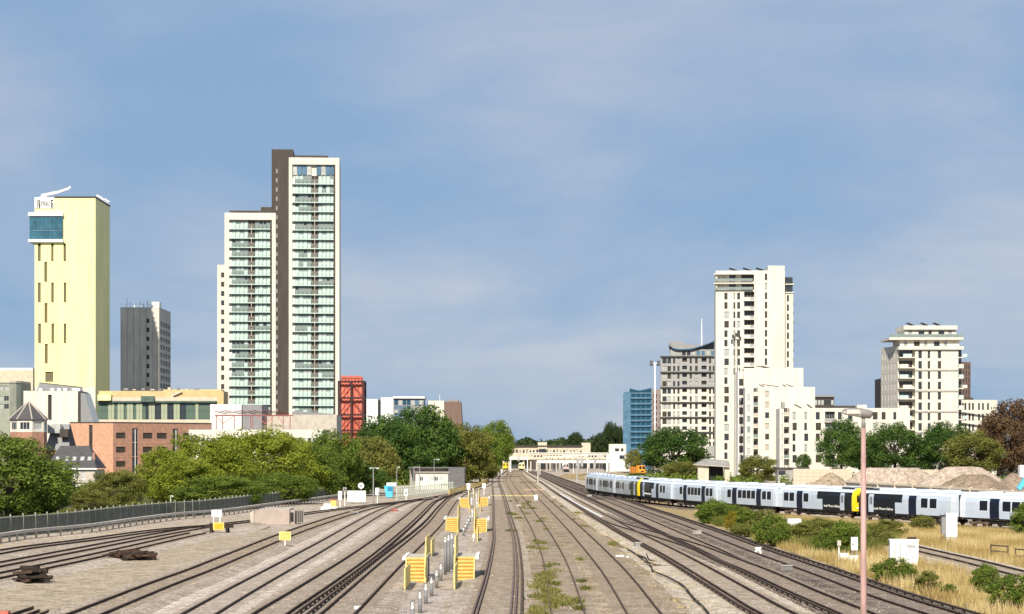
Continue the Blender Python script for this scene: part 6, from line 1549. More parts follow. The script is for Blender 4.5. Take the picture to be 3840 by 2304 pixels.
# ---- aggregate yard behind the train
def pile(label, xc, sc, rx, ry, h, m, seed, flat=0.0, oval=1.0):
    d = F / sc; rng = np.random.RandomState(seed); n, rings = 40, 12; b = MB(); k = b.slot(m)
    ph = rng.uniform(0, 6.28, 5); am = rng.uniform(0.02, 0.07, 5)
    for r in range(rings + 1):
        f = r / rings
        for j in range(n):
            a = 2 * math.pi * j / n; wob = 1 + sum(am[i] * math.sin((i + 2) * a + ph[i]) for i in range(5))
            z = h * (1 - max(0, (f - flat) / (1 - flat)) ** 1.15) + (rng.uniform(-0.10, 0.10) if 0 < f < 1 else 0)
            b.v.append((rx * f * wob * math.cos(a), ry * f * wob * math.sin(a), max(z, 0) if r < rings else -0.1))
    for r in range(rings):
        for j in range(n): b.f.append([r * n + j, r * n + (j + 1) % n, (r + 1) * n + (j + 1) % n, (r + 1) * n + j]); b.m.append(k)
    o = b.build('aggregate_pile', None, True); o.location = (PX(xc, d), d, GZ); tag(o, label, 'gravel pile', 'aggregate piles behind the train')
G_sand = gravel('tan_sand', (0.38, 0.31, 0.235), (0.34, 0.275, 0.205), (0.42, 0.345, 0.265), 0.3)
G_pink = gravel('pinkish_aggregate', (0.46, 0.385, 0.33), (0.42, 0.35, 0.295), (0.50, 0.425, 0.37), 0.2)
G_brn = gravel('brown_aggregate', (0.28, 0.22, 0.175), (0.22, 0.175, 0.135), (0.34, 0.275, 0.22), 0.3)
pile('conical tan sand pile left of the pink lamp post', 3115, 19.0, 5.6, 5.5, 3.75, G_sand, 1)
pile('smaller tan pile at the left foot of the conical sand pile', 3040, 19.6, 3.6, 3.0, 2.0, G_sand, 2)
pile('long pinkish flat-topped aggregate bank right of the lamp post', 3345, 17.5, 11.5, 6.0, 4.4, G_pink, 3, 0.5)
pile('largest pinkish aggregate pile at the right', 3610, 18.0, 11.0, 7.0, 4.7, G_pink, 4, 0.3)
pile('brown aggregate pile in front of the largest pile', 3655, 20.5, 7.6, 5.0, 3.5, G_brn, 5, 0.25)
pile('rubble pile at the right edge by the blue conveyor', 3800, 20.0, 5.0, 4.0, 3.7, G_brn, 6, 0.1)
def block_wall(label, x0, x1, yt, sc):
    d = F / sc; R_ = thing('block_wall', label, 'wall', (PX(x0, d), d, GZ), 0, 'concrete block bay walls'); L = (x1 - x0) / sc; h = PZ(yt, d) - GZ; n = max(1, round(L / 1.5)); m = max(1, round(h / 0.8)); bw, bh = L / n, h / m
    me = MB().box(0.015, bw - 0.015, 0, 0.8, 0.015, bh - 0.01, mat('bay_block', (0.58, 0.46, 0.36), 0.9, 0.15, 1.5)).mesh('concrete_block')
    for i in range(n):
        for j in range(m): link('concrete_block', me, R_, (i * bw, 0.01 * ((i * 7 + j * 3) % 3), j * bh))
block_wall('block bay wall behind the conical sand pile', 2975, 3195, 1760, 17.0)
block_wall('block bay wall between the pinkish bank and the largest pile', 3450, 3520, 1762, 16.6)
slab('white_post', 'short white post beside the conical sand pile', 3202, 3218, 1765, 1800, 0.8, M_white, 'post')
R_ = thing('barrier_wall', 'long cream concrete barrier with posts along the aggregate yard', 'wall', (0, 0, 0))
pa, pb = Vector((PX(3170, F / 27.5), F / 27.5)), Vector((PX(3880, F / 33.0), F / 33.0)); za, zb_ = PZ(1803, F / 27.5), PZ(1845, F / 33.0)
nb = 10
for i in range(nb):
    p, q_ = pa.lerp(pb, i / nb), pa.lerp(pb, (i + 0.97) / nb); z0, z1 = za + (zb_ - za) * i / nb, za + (zb_ - za) * (i + 1) / nb
    MB().beam((p.x, p.y, z0 - 0.12), (q_.x, q_.y, z1 - 0.12), 0.35, 0.24, M_beige).build('coping', R_)
    b = MB(); b.poly([(p.x, p.y + 0.1, GZ), (q_.x, q_.y + 0.1, GZ), (q_.x, q_.y + 0.1, z1 - 0.241), (p.x, p.y + 0.1, z0 - 0.241)], M_conc_lt); b.poly([(p.x, p.y + 0.3, GZ), (q_.x, q_.y + 0.3, GZ), (q_.x, q_.y + 0.3, z1 - 0.241), (p.x, p.y + 0.3, z0 - 0.241)], M_conc_lt); b.build('wall_panel', R_)
    MB().box(p.x - 0.16, p.x + 0.16, p.y - 0.25, p.y + 0.3, GZ, z0 + 0.1, M_beige).build('post', R_)
d = F / 22; R_ = thing('conveyor', 'sky blue conveyor chute at the right picture edge', 'conveyor', (PX(3850, d), d, GZ)); cz = lambda y: PZ(y, d) - GZ
MB().beam((-1.4, 0, cz(1835)), (1.2, 0, cz(1750)), 0.9, 0.7, M_cyan).build('chute', R_); [MB().beam((x, 0.2, 0), (x, 0.2, cz(1790)), 0.2, 0.2, M_metal).build('leg', R_) for x in (-0.6, 0.6)]; MB().box(-1.0, 0.4, 0.6, 2.0, cz(1790), cz(1745), M_white2).build('hopper', R_)
# low shelter left of the shrubs and grey plant at the wall end
R_ = thing('tin_roof_shelter', 'open shelter with sagging brown roof on stone piers behind the train', 'shelter', (PX(2605, F / 16.0), F / 16.0, GZ)); c_ = lambda y: PZ(y, F / 16.0) - GZ; k_ = lambda x: (x - 2605) / 16.0
b = MB(); b.poly([(k_(2596), -2, c_(1742)), (k_(2735), -2, c_(1750)), (k_(2738), 3, c_(1728)), (k_(2650), 3, c_(1720))], M_conc); b.poly([(k_(2596), -2, c_(1744)), (k_(2735), -2, c_(1753)), (k_(2738), 3, c_(1731)), (k_(2650), 3, c_(1723))], M_conc)
b.poly([(k_(2596), -2, c_(1744)), (k_(2735), -2, c_(1753)), (k_(2735), -2, c_(1750)), (k_(2596), -2, c_(1742))], M_conc_lt); b.build('roof', R_)
for x0, x1 in ((2616, 2656), (2715, 2734)): MB().box(k_(x0), k_(x1), -1.2, 1, 0, c_(1748), M_beige).build('pier', R_)
MB().box(k_(2658), k_(2714), 1.2, 2.0, 0, c_(1745), M_dark).build('back_wall', R_)
R_ = thing('plant_cabin', 'grey stone-clad cabin with white vehicle-like tank behind the train', 'cabin', (PX(2916, F / 15.5), F / 15.5, GZ)); c_ = lambda y: PZ(y, F / 15.5) - GZ
MB().box(0, 58 / 15.5, 0, 4, 0, c_(1759), M_conc).build('wall', R_); MB().box(-0.3, 120 / 15.5, -0.4, 4.3, c_(1759) + 0.01, c_(1754), M_darkclad).build('roof', R_); MB().box(0.2, 1.9, -0.05, -0.002, c_(1792), c_(1765), M_glass).build('window', R_); MB().box(0.1, 2.1, -1.5, -0.4, 0.2, c_(1782), M_whitep).build('tank', R_)

# ---- foot crossings, white walkway board, loose cables
def crossing(label, x0, x1, y, m, dep=0.9):
    a, c = gp(x0, y), gp(x1, y); R_ = thing('foot_crossing', label, 'crossing', (a.x, a.y, GZ), 0, 'timber foot crossings over the tracks'); L = c.x - a.x; n = max(2, int(L / 1.2))
    me = MB().box(0.02, L / n - 0.02, 0, dep, 0.12, 0.315, m).mesh('board')
    for k in range(n): link('board', me, R_, (k * L / n, 0.04 * (k % 2), 0.004 * (k % 3)))
M_board = mat('yellowed_board', (0.50, 0.42, 0.22), 0.85, 0.15, 2)
M_pinkb = mat('pinkish_board', (0.46, 0.30, 0.25), 0.85, 0.15, 2)
crossing('long yellowish foot crossing over the central and weedy tracks', 1838, 2004, 1858, M_board)
crossing('short dark foot crossing near the pinkish track post', 1950, 2022, 1808, M_trunk, 1.4)
crossing('reddish boards lying across the brown track near the dwarf signal', 1962, 2040, 1836, M_pinkb, 2.2)
crossing('pale foot crossing across the farthest central track', 1843, 1872, 1826, M_trunk, 1.2)
q, t = spline(world([(2098, 1850), (2165, 1888), (2215, 1915), (2254, 1934)]), 1.5); b = MB(); strip(q, t, -0.22, 0.12, GZ + 0.10, GZ + 0.23, b, M_white2)
tag(b.build('walkway_board'), 'long white board laid inside the cream main line', 'board')
def cable(label, pts, r=0.05, seed=0):
    q, t = spline([tuple(gp(x, y, GZ))[:2] for x, y in pts], 0.7); b = MB()
    for i in range(len(q) - 1): b.bar((q[i][0], q[i][1], GZ + 0.14), (q[i + 1][0], q[i + 1][1], GZ + 0.14), r, M_timber, 5)
    tag(b.build('loose_cable'), label, 'cable', 'loose black cables on the ballast')
cable('black cable snaking from the pale ballast drift towards the brown track', [(2350,2064),(2392,2090),(2440,2130),(2448,2150),(2500,2172),(2560,2205),(2590,2240),(2600,2262)])
cable('black cable branching right off the snaking one', [(2392,2090),(2420,2100),(2432,2118),(2475,2130),(2512,2132)])
cable('short curled black cable above the branching one', [(2424,2084),(2432,2105),(2448,2112),(2462,2115)])
cable('black cable near the bottom beside the brown-ballasted track', [(2560,2205),(2610,2262),(2640,2290),(2662,2320)])
R_ = thing('concrete_chunk', 'small pale concrete chunk beside the black cables', 'rubble', tuple(gp(2325, 2098, GZ))); MB().prism([(-0.3, 0), (0.25, -0.1), (0.4, 0.3), (0.0, 0.5)], 0, 0.28, M_white2).build('chunk', R_); MB().prism([(0.3, 0.4), (0.6, 0.3), (0.7, 0.6)], 0, 0.18, M_white2).build('chip', R_)

# ---- further small clutter along the walkway
for x, y, lb in ((1786,1966,'yellow guard rail beside the central track just beyond the middle right steps'), (1762,1925,'yellow guard rail on the walkway before the farthest left steps'), (1801,1920,'yellow guard rail before the farthest right steps'), (1777,1868,'farthest yellow guard rail at the end of the walkway')): guard(lb, x, y)
wp = [(1776,2030,'nearest'), (1782,1948,'second nearest'), (1771,1940,'third nearest'), (1788,1908,'middle'), (1768,1893,'third farthest'), (1786,1878,'second farthest'), (1774,1857,'farthest')]
for x, y, o_ in wp: post_sign('white_marker_post', '%s of the thin white marker posts scattered along the far walkway' % o_, x, y, y - 26, 0.16, 0.3, M_whitep, 'post', 0.05, group='white marker posts on the walkway')
for k, (x, y, w_, lb) in enumerate(((2210,1866,0.8,'small grey equipment box left of the white walkway board'), (2075,1870,0.7,'small pale equipment box beside the brown-ballasted track'), (2395,2058,0.5,'low pale box on the earth spill'), (1945,1905,0.6,'low grey box beside the weedy track'), (1330,1932,0.9,'low grey trough box by the pale siding'), (2620,2010,0.6,'small grey box between the outer main lines'), (2960,2150,0.5,'small pale box between the dark main line and the outermost one'))):
    R_ = thing('equipment_box', lb, 'box', tuple(gp(x, y, GZ)), 0.1 * k); MB().box(-w_ / 2, w_ / 2, 0, 0.45, 0.05, 0.42, M_conc_lt if k % 2 else M_metal).build('case', R_); MB().box(-w_ / 2 - 0.03, w_ / 2 + 0.03, -0.03, 0.48, 0.421, 0.47, M_conc_lt).build('lid', R_)
# ---------------------------------------------------------------- vegetation
L_bright = foliage('leaves_bright', (0.1487, 0.1885, 0.0238), (0.2481, 0.2976, 0.0397), (0.3671, 0.4067, 0.0635), 0.38)
L_dark = foliage('leaves_dark', (0.0421, 0.0884, 0.0253), (0.0842, 0.1517, 0.0379), (0.158, 0.2316, 0.0505), 0.38)
L_mid = foliage('leaves_mid', (0.0864, 0.1404, 0.0281), (0.162, 0.2268, 0.0432), (0.2592, 0.3132, 0.0605), 0.38)
L_olive = foliage('leaves_olive', (0.1174, 0.137, 0.0352), (0.2055, 0.2153, 0.0548), (0.3229, 0.3132, 0.0882), 0.38)
L_brown = foliage('leaves_copper', (0.085, 0.052, 0.03), (0.145, 0.09, 0.05), (0.21, 0.14, 0.08))
L_yellow = foliage('leaves_yellow', (0.16, 0.14, 0.02), (0.28, 0.23, 0.03), (0.42, 0.34, 0.05))
L_far = foliage('leaves_far', (0.0375, 0.0625, 0.0275), (0.0625, 0.0938, 0.0375), (0.0938, 0.125, 0.0475), 0.38)
L_straw = foliage('dry_grass_blades', (0.36, 0.26, 0.10), (0.50, 0.39, 0.17), (0.64, 0.52, 0.27), 0.25)
L_weed = foliage('weed_blades', (0.09, 0.10, 0.025), (0.17, 0.175, 0.045), (0.27, 0.25, 0.09), 0.25)
def leaf_mesh(name, clumps, per, size, seed, m, inner=0.25):
    """many small leaf faces spread through a set of clumps; tint is a random leaf hue"""
    rng = np.random.RandomState(seed); C = np.array(clumps, float); n = len(C) * per
    idx = np.repeat(np.arange(len(C)), per); c = C[idx]
    d = rng.normal(size=(n, 3)); d /= np.linalg.norm(d, axis=1)[:, None]
    rad = c[:, 3] * np.where(rng.rand(n) < inner, rng.uniform(0.2, 0.8, n), rng.uniform(0.78, 1.08, n))
    p = c[:, :3] + d * rad[:, None] * np.array([1, 1, 0.85])
    nr = d + rng.normal(size=(n, 3)) * 0.5 + np.array([0, 0, 0.35]); nr /= np.linalg.norm(nr, axis=1)[:, None]
    a = np.cross(nr, rng.normal(size=(n, 3))); a /= np.linalg.norm(a, axis=1)[:, None]; b = np.cross(nr, a)
    s = size * rng.uniform(0.55, 1.35, n)[:, None]
    v = np.stack([p - a * s, p - b * s * 0.55, p + a * s, p + b * s * 0.55], 1).reshape(-1, 3)
    ti = np.clip(0.5 + (rng.rand(len(C))[idx] - 0.5) * 0.7 + rng.normal(size=n) * 0.12, 0, 1)
    return quads(name, v, np.repeat(ti, 4), m)
def quads(name, v, tint, m, k=4):
    me = bpy.data.meshes.new(name); n = len(v) // k
    me.vertices.add(len(v)); me.vertices.foreach_set('co', v.astype(np.float32).ravel()); me.loops.add(len(v)); me.loops.foreach_set('vertex_index', np.arange(len(v), dtype=np.int32))
    me.polygons.add(n); me.polygons.foreach_set('loop_start', np.arange(0, len(v), k, dtype=np.int32)); me.polygons.foreach_set('loop_total', np.full(n, k, dtype=np.int32))
    at = me.attributes.new('tint', 'FLOAT', 'POINT'); at.data.foreach_set('value', tint.astype(np.float32)); me.materials.append(m); me.update(calc_edges=True); return me
def crown_clumps(rng, n, cr, zlo=-0.8, shape=1.0):
    out = []
    while len(out) < n:
        d = rng.normal(size=3); d /= np.linalg.norm(d)
        if d[2] < zlo: continue
        r = rng.uniform(0.55, 0.98); q = d * r
        if q[2] < 0: q[:2] *= shape
        out.append((q[0], q[1], q[2], cr * rng.uniform(0.6, 1.35)))
    return out
CROWN = {}
def crown(kind, m, var):
    key = (kind, m.name, var)
    if key not in CROWN:
        rng = np.random.RandomState(hash((kind, var)) % 1000 if False else {'tree': 10, 'bush': 40, 'shrub': 70, 'tuft': 90}[kind] + var)
        if kind == 'tree': cl = crown_clumps(rng, 135, 0.22, -0.97); me = leaf_mesh('crown', cl, 150, 0.035, 5 + var, m)
        elif kind == 'bush': cl = crown_clumps(rng, 150, 0.21, -1.0, 1.1); me = leaf_mesh('crown', cl, 165, 0.031, 15 + var, m)
        else: cl = crown_clumps(rng, 80, 0.25, -1.0, 1.1); me = leaf_mesh('foliage', cl, 120, 0.05, 25 + var, m, 0.35)
        CROWN[key] = me
    return CROWN[key]
TRUNK = None
def tree(label, x, ytop, ybot, wpx, sc, m, kind='tree', var=0, depth=1.0, base=0.18, dy=0.0, group='trees beside the railway', name='tree'):
    """ytop/ybot: picture rows of crown top and bottom, sc: pixels per metre there"""
    d = F / sc + dy; zt, zb = PZ(ytop, d), max(PZ(ybot, d), GZ + 0.2); r = wpx / sc / 2 * 1.14; zt += 0.35; hz = (zt - zb) / 2
    R_ = thing(name, label, 'tree', (PX(x, d), d, GZ), random.uniform(-0.3, 0.3), group)
    o = link('crown', crown(kind, m, var), R_, (0, 0, zb + hz - GZ), random.uniform(0, 6.28) * 0, (r, r * depth, hz))
    b = MB(); rng = random.Random(int(x) + var); tr = max(0.14, r * 0.06); zc = zb + hz - GZ
    b.bar((0, 0, 0), (0.1, 0.1, zc), tr, M_trunk, 8, tr * 0.6)
    for k in range(6):
        a = k * 1.05 + rng.random(); e = rng.uniform(0.4, 0.65); b.bar((0.05, 0.05, zc * rng.uniform(0.55, 0.85)), (math.cos(a) * r * e, math.sin(a) * r * depth * e, zc + hz * rng.uniform(-0.1, 0.6)), tr * 0.45, M_trunk, 5, tr * 0.12)
    b.build('trunk', R_); return R_
def shrub(label, x, ytop, ybot, wpx, yb, m, var=0, depth=1.0, group='shrubs in the dry grass', name='shrub'):
    g = gp(x, yb, GZ); sc = F / g.y; h = (ybot - ytop) / sc; r = wpx / sc / 2; zb = (yb - ybot) / sc
    R_ = thing(name, label, 'shrub', tuple(g), 0, group); link('foliage', crown('shrub', m, var), R_, (0, 0, zb + h * 0.46), 0, (r, r * depth, h * 0.54))
    b = MB()
    for k in range(5): b.bar((0.1 * math.cos(k * 1.3), 0.1 * math.sin(k * 1.3), 0), (r * 0.5 * math.cos(k * 1.3), r * 0.5 * math.sin(k * 1.3), zb + h * 0.6), 0.035, M_trunk, 4)
    b.build('stem', R_); return R_
# left edge and the bright hedge-like trees behind the fence
tree('big mid-green tree at the left picture edge in front of the slate roofs', 30, 1640, 2000, 400, 34, L_mid, 'bush', 0)
tree('smaller mid-green tree right of the one at the left edge', 175, 1712, 1985, 190, 33, L_mid, 'bush', 1)
tree('olive shrub tree in front of the brick office', 432, 1765, 1950, 190, 29, L_olive, 'bush', 2)
tree('low olive tree beside the cream shed', 335, 1850, 1985, 160, 31, L_olive, 'bush', 0, name='low_tree')
tree('bright yellow-green tree, leftmost of the bright hedge row', 625, 1690, 1950, 220, 27.5, L_bright, 'bush', 0)
tree('bright yellow-green tree rising left of the middle of the hedge row', 770, 1632, 1940, 290, 26.0, L_bright, 'bush', 1)
tree('tallest bright yellow-green tree in the hedge row', 960, 1606, 1930, 330, 24.5, L_bright, 'bush', 2)
tree('bright green tree at the right of the hedge row by the concrete bank', 1090, 1640, 1900, 240, 23.5, L_bright, 'bush', 0, dy=4)
tree('low bright bush tree at the foot of the hedge row', 820, 1790, 1950, 300, 28.5, L_mid, 'bush', 2, name='low_tree')
tree('low shaded bush tree by the fence behind the concrete bank', 1060, 1780, 1905, 260, 26.0, L_mid, 'bush', 1, name='low_tree')
# darker wood to the right of the hedge
tree('bright tree filling the hedge between its two tallest trees', 865, 1640, 1940, 220, 25.0, L_bright, 'bush', 0)
tree('bright tree at the front left of the hedge row above the fence', 700, 1720, 1955, 220, 28.0, L_bright, 'bush', 2)
tree('mid-green tree filling the hedge end by the white slatted cabinets', 1165, 1660, 1890, 220, 23.0, L_mid, 'bush', 1)
tree('mid-green tree beneath the red flue tower', 1245, 1618, 1880, 210, 22.0, L_mid, 'tree', 0)
tree('olive-green tree in front of the tall dark trees', 1380, 1648, 1870, 200, 20.5, L_olive, 'tree', 1)
tree('dark tree at the foot of the wood left of the lamp post', 1310, 1730, 1880, 250, 21.5, L_dark, 'tree', 2, name='low_tree')
tree('large dark tree left of the tallest in the wood', 1450, 1562, 1860, 230, 15.5, L_dark, 'tree', 0)
tree('tallest dark green tree in the wood before the glass office', 1565, 1532, 1850, 270, 14.8, L_dark, 'tree', 1)
tree('dark green tree below the white theatre box', 1650, 1575, 1850, 190, 14.5, L_dark, 'tree', 2)
tree('olive-brown tree below the brown theatre tower', 1740, 1592, 1830, 190, 14.5, L_olive, 'tree', 0)
tree('dark tree low behind the grey shed', 1690, 1690, 1830, 220, 14.2, L_dark, 'tree', 1, name='low_tree')
tree('dark tree low behind the white hut', 1545, 1700, 1850, 240, 15.0, L_dark, 'tree', 0, name='low_tree')
tree('mid-green tree right of the theatre tower', 1815, 1600, 1800, 120, 12.5, L_mid, 'tree', 2)
tree('lighter green rounded tree at the right end of the wood', 1862, 1584, 1745, 112, 11.5, L_mid, 'tree', 1)
tree('small tree between the wood and the station', 1902, 1628, 1715, 46, 10.5, L_mid, 'tree', 0)
tree('low tree where the wood meets the converging tracks', 1800, 1730, 1800, 130, 14.0, L_olive, 'tree', 1, name='low_tree')
# right-hand trees
G2 = 'trees in front of the white apartments'
tree('dark green tree in front of the grey and white wave-roofed block', 2525, 1605, 1790, 250, 13.2, L_dark, 'tree', 0, group=G2)
tree('olive shrub tree left of the brown-roofed shelter', 2570, 1735, 1800, 150, 14.5, L_olive, 'tree', 2, group=G2, name='low_tree')
tree('small olive tree beside the orange track machine', 2375, 1690, 1770, 60, 11.0, L_olive, 'tree', 1, group=G2, name='low_tree')
tree('bushy olive tree between the lattice mast and the plant cabin', 2838, 1712, 1810, 140, 15.0, L_olive, 'tree', 0, group=G2, name='low_tree')
tree('small dark conifer-like tree at the foot of the low white block', 3012, 1708, 1760, 52, 13.5, L_dark, 'tree', 1, group=G2, name='small_tree')
tree('dark blue-green tree directly left of the lamp post', 3155, 1580, 1768, 155, 14.0, L_dark, 'tree', 1, group=G2)
tree('olive-green tree directly right of the lamp post', 3355, 1590, 1768, 200, 14.2, L_dark, 'tree', 2, group=G2)
tree('green tree left of the copper-leaved tree', 3545, 1586, 1772, 190, 14.4, L_dark, 'tree', 0, group=G2)
tree('dark green tree between the green tree and the copper one', 3655, 1620, 1778, 190, 14.8, L_olive, 'tree', 2, group=G2)
tree('dark tree filling the gap behind the lamp post', 3258, 1650, 1770, 120, 13.8, L_dark, 'tree', 2, group=G2, dy=8, name='low_tree')
tree('low dark tree between the two trees right of the lamp post', 3455, 1660, 1772, 130, 14.0, L_dark, 'tree', 1, group=G2, dy=8, name='low_tree')
tree('copper-brown leaved tree at the right picture edge', 3790, 1510, 1790, 210, 14.6, L_brown, 'tree', 1, group=G2)
tree('reddish-brown smaller tree beside the copper tree', 3715, 1565, 1760, 110, 14.2, L_brown, 'tree', 0, group=G2, dy=6)
# far wooded ridge beyond the station
cl = []; rng = np.random.RandomState(12)
for k in range(420):
    x = rng.uniform(1880, 2420); d = rng.uniform(1500, 2100); topy = 1646 - 14 * max(0, (x - 2080) / 260) + 6 * math.sin(x / 23)
    if 2225 < x < 2340: topy -= 16 * math.exp(-((x - 2290) / 35) ** 2)
    zt = PZ(topy, d); cl.append((PX(x, d), d, rng.uniform(GZ + 3, zt - 4), rng.uniform(3.5, 7)))
o = link('far_wood', leaf_mesh('far_wood', cl, 55, 1.9, 3, L_far)); tag(o, 'hazy dark green wooded ridge on the horizon beyond the station', 'wood', kind='stuff')
GT = 'far trees beyond the station'
tree('pointed far tree beside the blue glass block', 2290, 1583, 1700, 62, 7.0, L_far, 'tree', 0, group=GT)
tree('rounded far tree left of the pointed one', 2255, 1625, 1700, 60, 6.8, L_far, 'tree', 1, group=GT)
tree('far tree touching the left edge of the blue glass block', 2322, 1602, 1700, 60, 6.9, L_far, 'tree', 2, group=GT)
tree('small far tree standing over the station roof', 2158, 1624, 1690, 52, 6.4, L_far, 'tree', 1, group=GT)
# shrubs at right
shrub('rounded green bush hiding the carriage ends at the left of the shrub row', 2680, 1866, 1962, 140, 1965, L_mid, 0)
shrub('yellow flowering plant in the shrub row', 2745, 1918, 1985, 58, 1990, L_yellow, 1)
shrub('dark green bush right of the yellow plant', 2808, 1915, 1990, 90, 1993, L_mid, 2)
shrub('broad green bush in the middle of the shrub row', 2895, 1930, 2045, 140, 2050, L_mid, 1)
shrub('low greyish bush behind the broad green bush', 2770, 1896, 1940, 130, 1950, L_olive, 0)
shrub('olive tall weeds right of the broad green bush', 3020, 1960, 2030, 130, 2040, L_olive, 2)
shrub('rich green bush left of the pink lamp post', 3165, 1945, 2078, 150, 2082, L_mid, 0)
shrub('greyish brown bush right of the pink lamp post', 3300, 1975, 2055, 110, 2060, L_olive, 1)
shrub('yellowish bush at the foot of the black cab section', 3463, 1928, 1988, 100, 1995, L_olive, 0)
shrub('bright green bush at the right edge in front of the train', 3850, 1885, 2010, 110, 2016, L_mid, 2)
shrub('low dark bush growing in front of the big white cabinet', 3355, 2092, 2180, 160, 2184, L_mid, 1)
shrub('small bush right of the big white cabinet', 3480, 2140, 2220, 90, 2224, L_olive, 2)
shrub('dark bush at the lower right', 3700, 2108, 2215, 110, 2222, L_mid, 0)
shrub('broad low bush at the lower right edge', 3800, 2155, 2270, 190, 2278, L_mid, 1)
shrub('dense bush filling the gap between the first bush and the yellow plant', 2735, 1890, 1960, 120, 1964, L_mid, 2)
shrub('dusty olive bush behind the broad green bush', 2860, 1912, 1990, 140, 1994, L_olive, 1)
shrub('olive scrub under the black cab section left of the lamp post', 3080, 1938, 2010, 150, 2016, L_olive, 0)
shrub('brown-green scrub on the bank below the train, right of the lamp post', 3330, 1948, 2015, 130, 2020, L_olive, 2)
shrub('tall green weeds left of the rich green bush', 3095, 1990, 2070, 90, 2080, L_mid, 1)
shrub('scrubby weeds by the yellow plant towards the main line', 2800, 1968, 2010, 120, 2014, L_olive, 0)
shrub('small green sprout in the grass in front of the small bush', 3560, 2190, 2235, 60, 2240, L_mid, 2)
shrub('lime green low plant at the foot of the shrub row', 2910, 2010, 2040, 66, 2046, L_bright, 0)
shrub('small grey-green shrub behind the fence in front of the cream shed', 250, 1905, 1980, 110, 1984, L_olive, 1, group='shrubs behind the left fence')
shrub('small olive shrub behind the fence below the brick office', 520, 1880, 1945, 130, 1948, L_olive, 2, group='shrubs behind the left fence')
shrub('dull green shrub behind the left fence near the steel lamp post', 660, 1885, 1925, 120, 1932, L_olive, 0, group='shrubs behind the left fence')
# ---- grasses
def blades(name, label, pts, hgt, wid, seed, m, lean=0.25, z=None):
    rng = np.random.RandomState(seed); n = len(pts); h = rng.uniform(hgt[0], hgt[1], n); a = rng.uniform(0, 6.28, n); w = wid * rng.uniform(0.6, 1.4, n)
    dx, dy = np.cos(a) * w, np.sin(a) * w; lx, ly = rng.normal(size=n) * lean * h, rng.normal(size=n) * lean * h
    z0 = ground_z(pts[:, 0], pts[:, 1]) if z is None else np.full(n, z)
    v = np.stack([np.stack([pts[:, 0] - dx, pts[:, 1] - dy, z0], 1), np.stack([pts[:, 0] + dx, pts[:, 1] + dy, z0], 1), np.stack([pts[:, 0] + lx, pts[:, 1] + ly, z0 + h], 1)], 1).reshape(-1, 3)
    t_ = np.clip(0.5 + 0.4 * np.sin(pts[:, 0] * 0.9 + 1.3 * np.sin(pts[:, 1] * 0.35)) + rng.normal(size=n) * 0.22, 0, 1)
    o = link(name, quads(name, v, np.repeat(t_, 3), m, 3)); tag(o, label, 'grass', kind='stuff'); return o
def inside(P, poly):
    x, y = P[:, 0], P[:, 1]; r = np.zeros(len(P), bool); j = len(poly) - 1
    for i in range(len(poly)):
        xi, yi = poly[i]; xj, yj = poly[j]; r ^= ((yi > y) != (yj > y)) & (x < (xj - xi) * (y - yi) / (yj - yi + 1e-9) + xi); j = i
    return r
def track_clear(P, keys, dist):
    ok = np.ones(len(P), bool)
    for k in keys:
        Q = TRK[k]
        for s in range(0, len(P), 4000):
            dd = ((P[s:s + 4000, None, :] - Q[None, :, :]) ** 2).sum(2).min(1); ok[s:s + 4000] &= dd > dist * dist
    return ok
rng = np.random.RandomState(1)
poly = [tuple(gp(x, y, GZ))[:2] for x, y in [(2600,1925),(2800,1935),(3000,1945),(3300,1960),(3600,1985),(4300,2030),(4300,2600),(4000,2440),(3780,2340),(3520,2258),(3300,2190),(3080,2108),(2900,2050),(2760,1996)]]
P = rng.uniform([min(p[0] for p in poly), min(p[1] for p in poly)], [max(p[0] for p in poly), max(p[1] for p in poly)], (900000, 2)); P = P[inside(P, poly)]; P = P[track_clear(P, ('T13', 'T14', 'T15'), 2.0)]
ex = np.array([tuple(gp(x, y, GZ))[:2] for x, y in ((3166, 2104), (3204, 2110), (3205, 2104), (3075, 2064), (3568, 2038))]); P = P[((P[:, None, :] - ex[None]) ** 2).sum(2).min(1) > 1.1]
den = np.sin(P[:, 0] * 0.55 + 2 * np.sin(P[:, 1] * 0.12)) * np.sin(P[:, 1] * 0.21 + 1.0) + rng.normal(size=len(P)) * 0.5; P = P[den > -0.45]
blades('dry_grass', 'tall straw-yellow dry grass between the main line and the branch', P[:110000], (0.25, 0.75), 0.022, 2, L_straw)
P2 = []
for k, nc, lo_, hi_, off, sp in (('T9', 34, 90, 122, -0.45, 0.5), ('T9', 14, 95, 170, -0.9, 0.4), ('T9', 14, 95, 330, 0.5, 1.1), ('T10', 8, 120, 330, 1.3, 0.8), ('T9', 16, 190, 330, -0.2, 1.2)):
    Q = TRK[k]; Q = Q[(Q[:, 1] > lo_) & (Q[:, 1] < hi_)]
    for c_ in range(nc):
        p_ = Q[rng.randint(len(Q))] + np.array([off + rng.normal() * sp, rng.uniform(-1, 1)]); m_ = rng.randint(30, 200); r_ = rng.uniform(0.15, 0.45)
        P2.append(p_ + rng.normal(size=(m_, 2)) * np.array([r_ * 0.6, r_ * 2.2]))
P2 = np.concatenate(P2); blades('track_weeds', 'green weeds growing along the disused track', P2, (0.04, 0.26), 0.04, 3, L_weed, 0.7, -0.14)
P3 = []
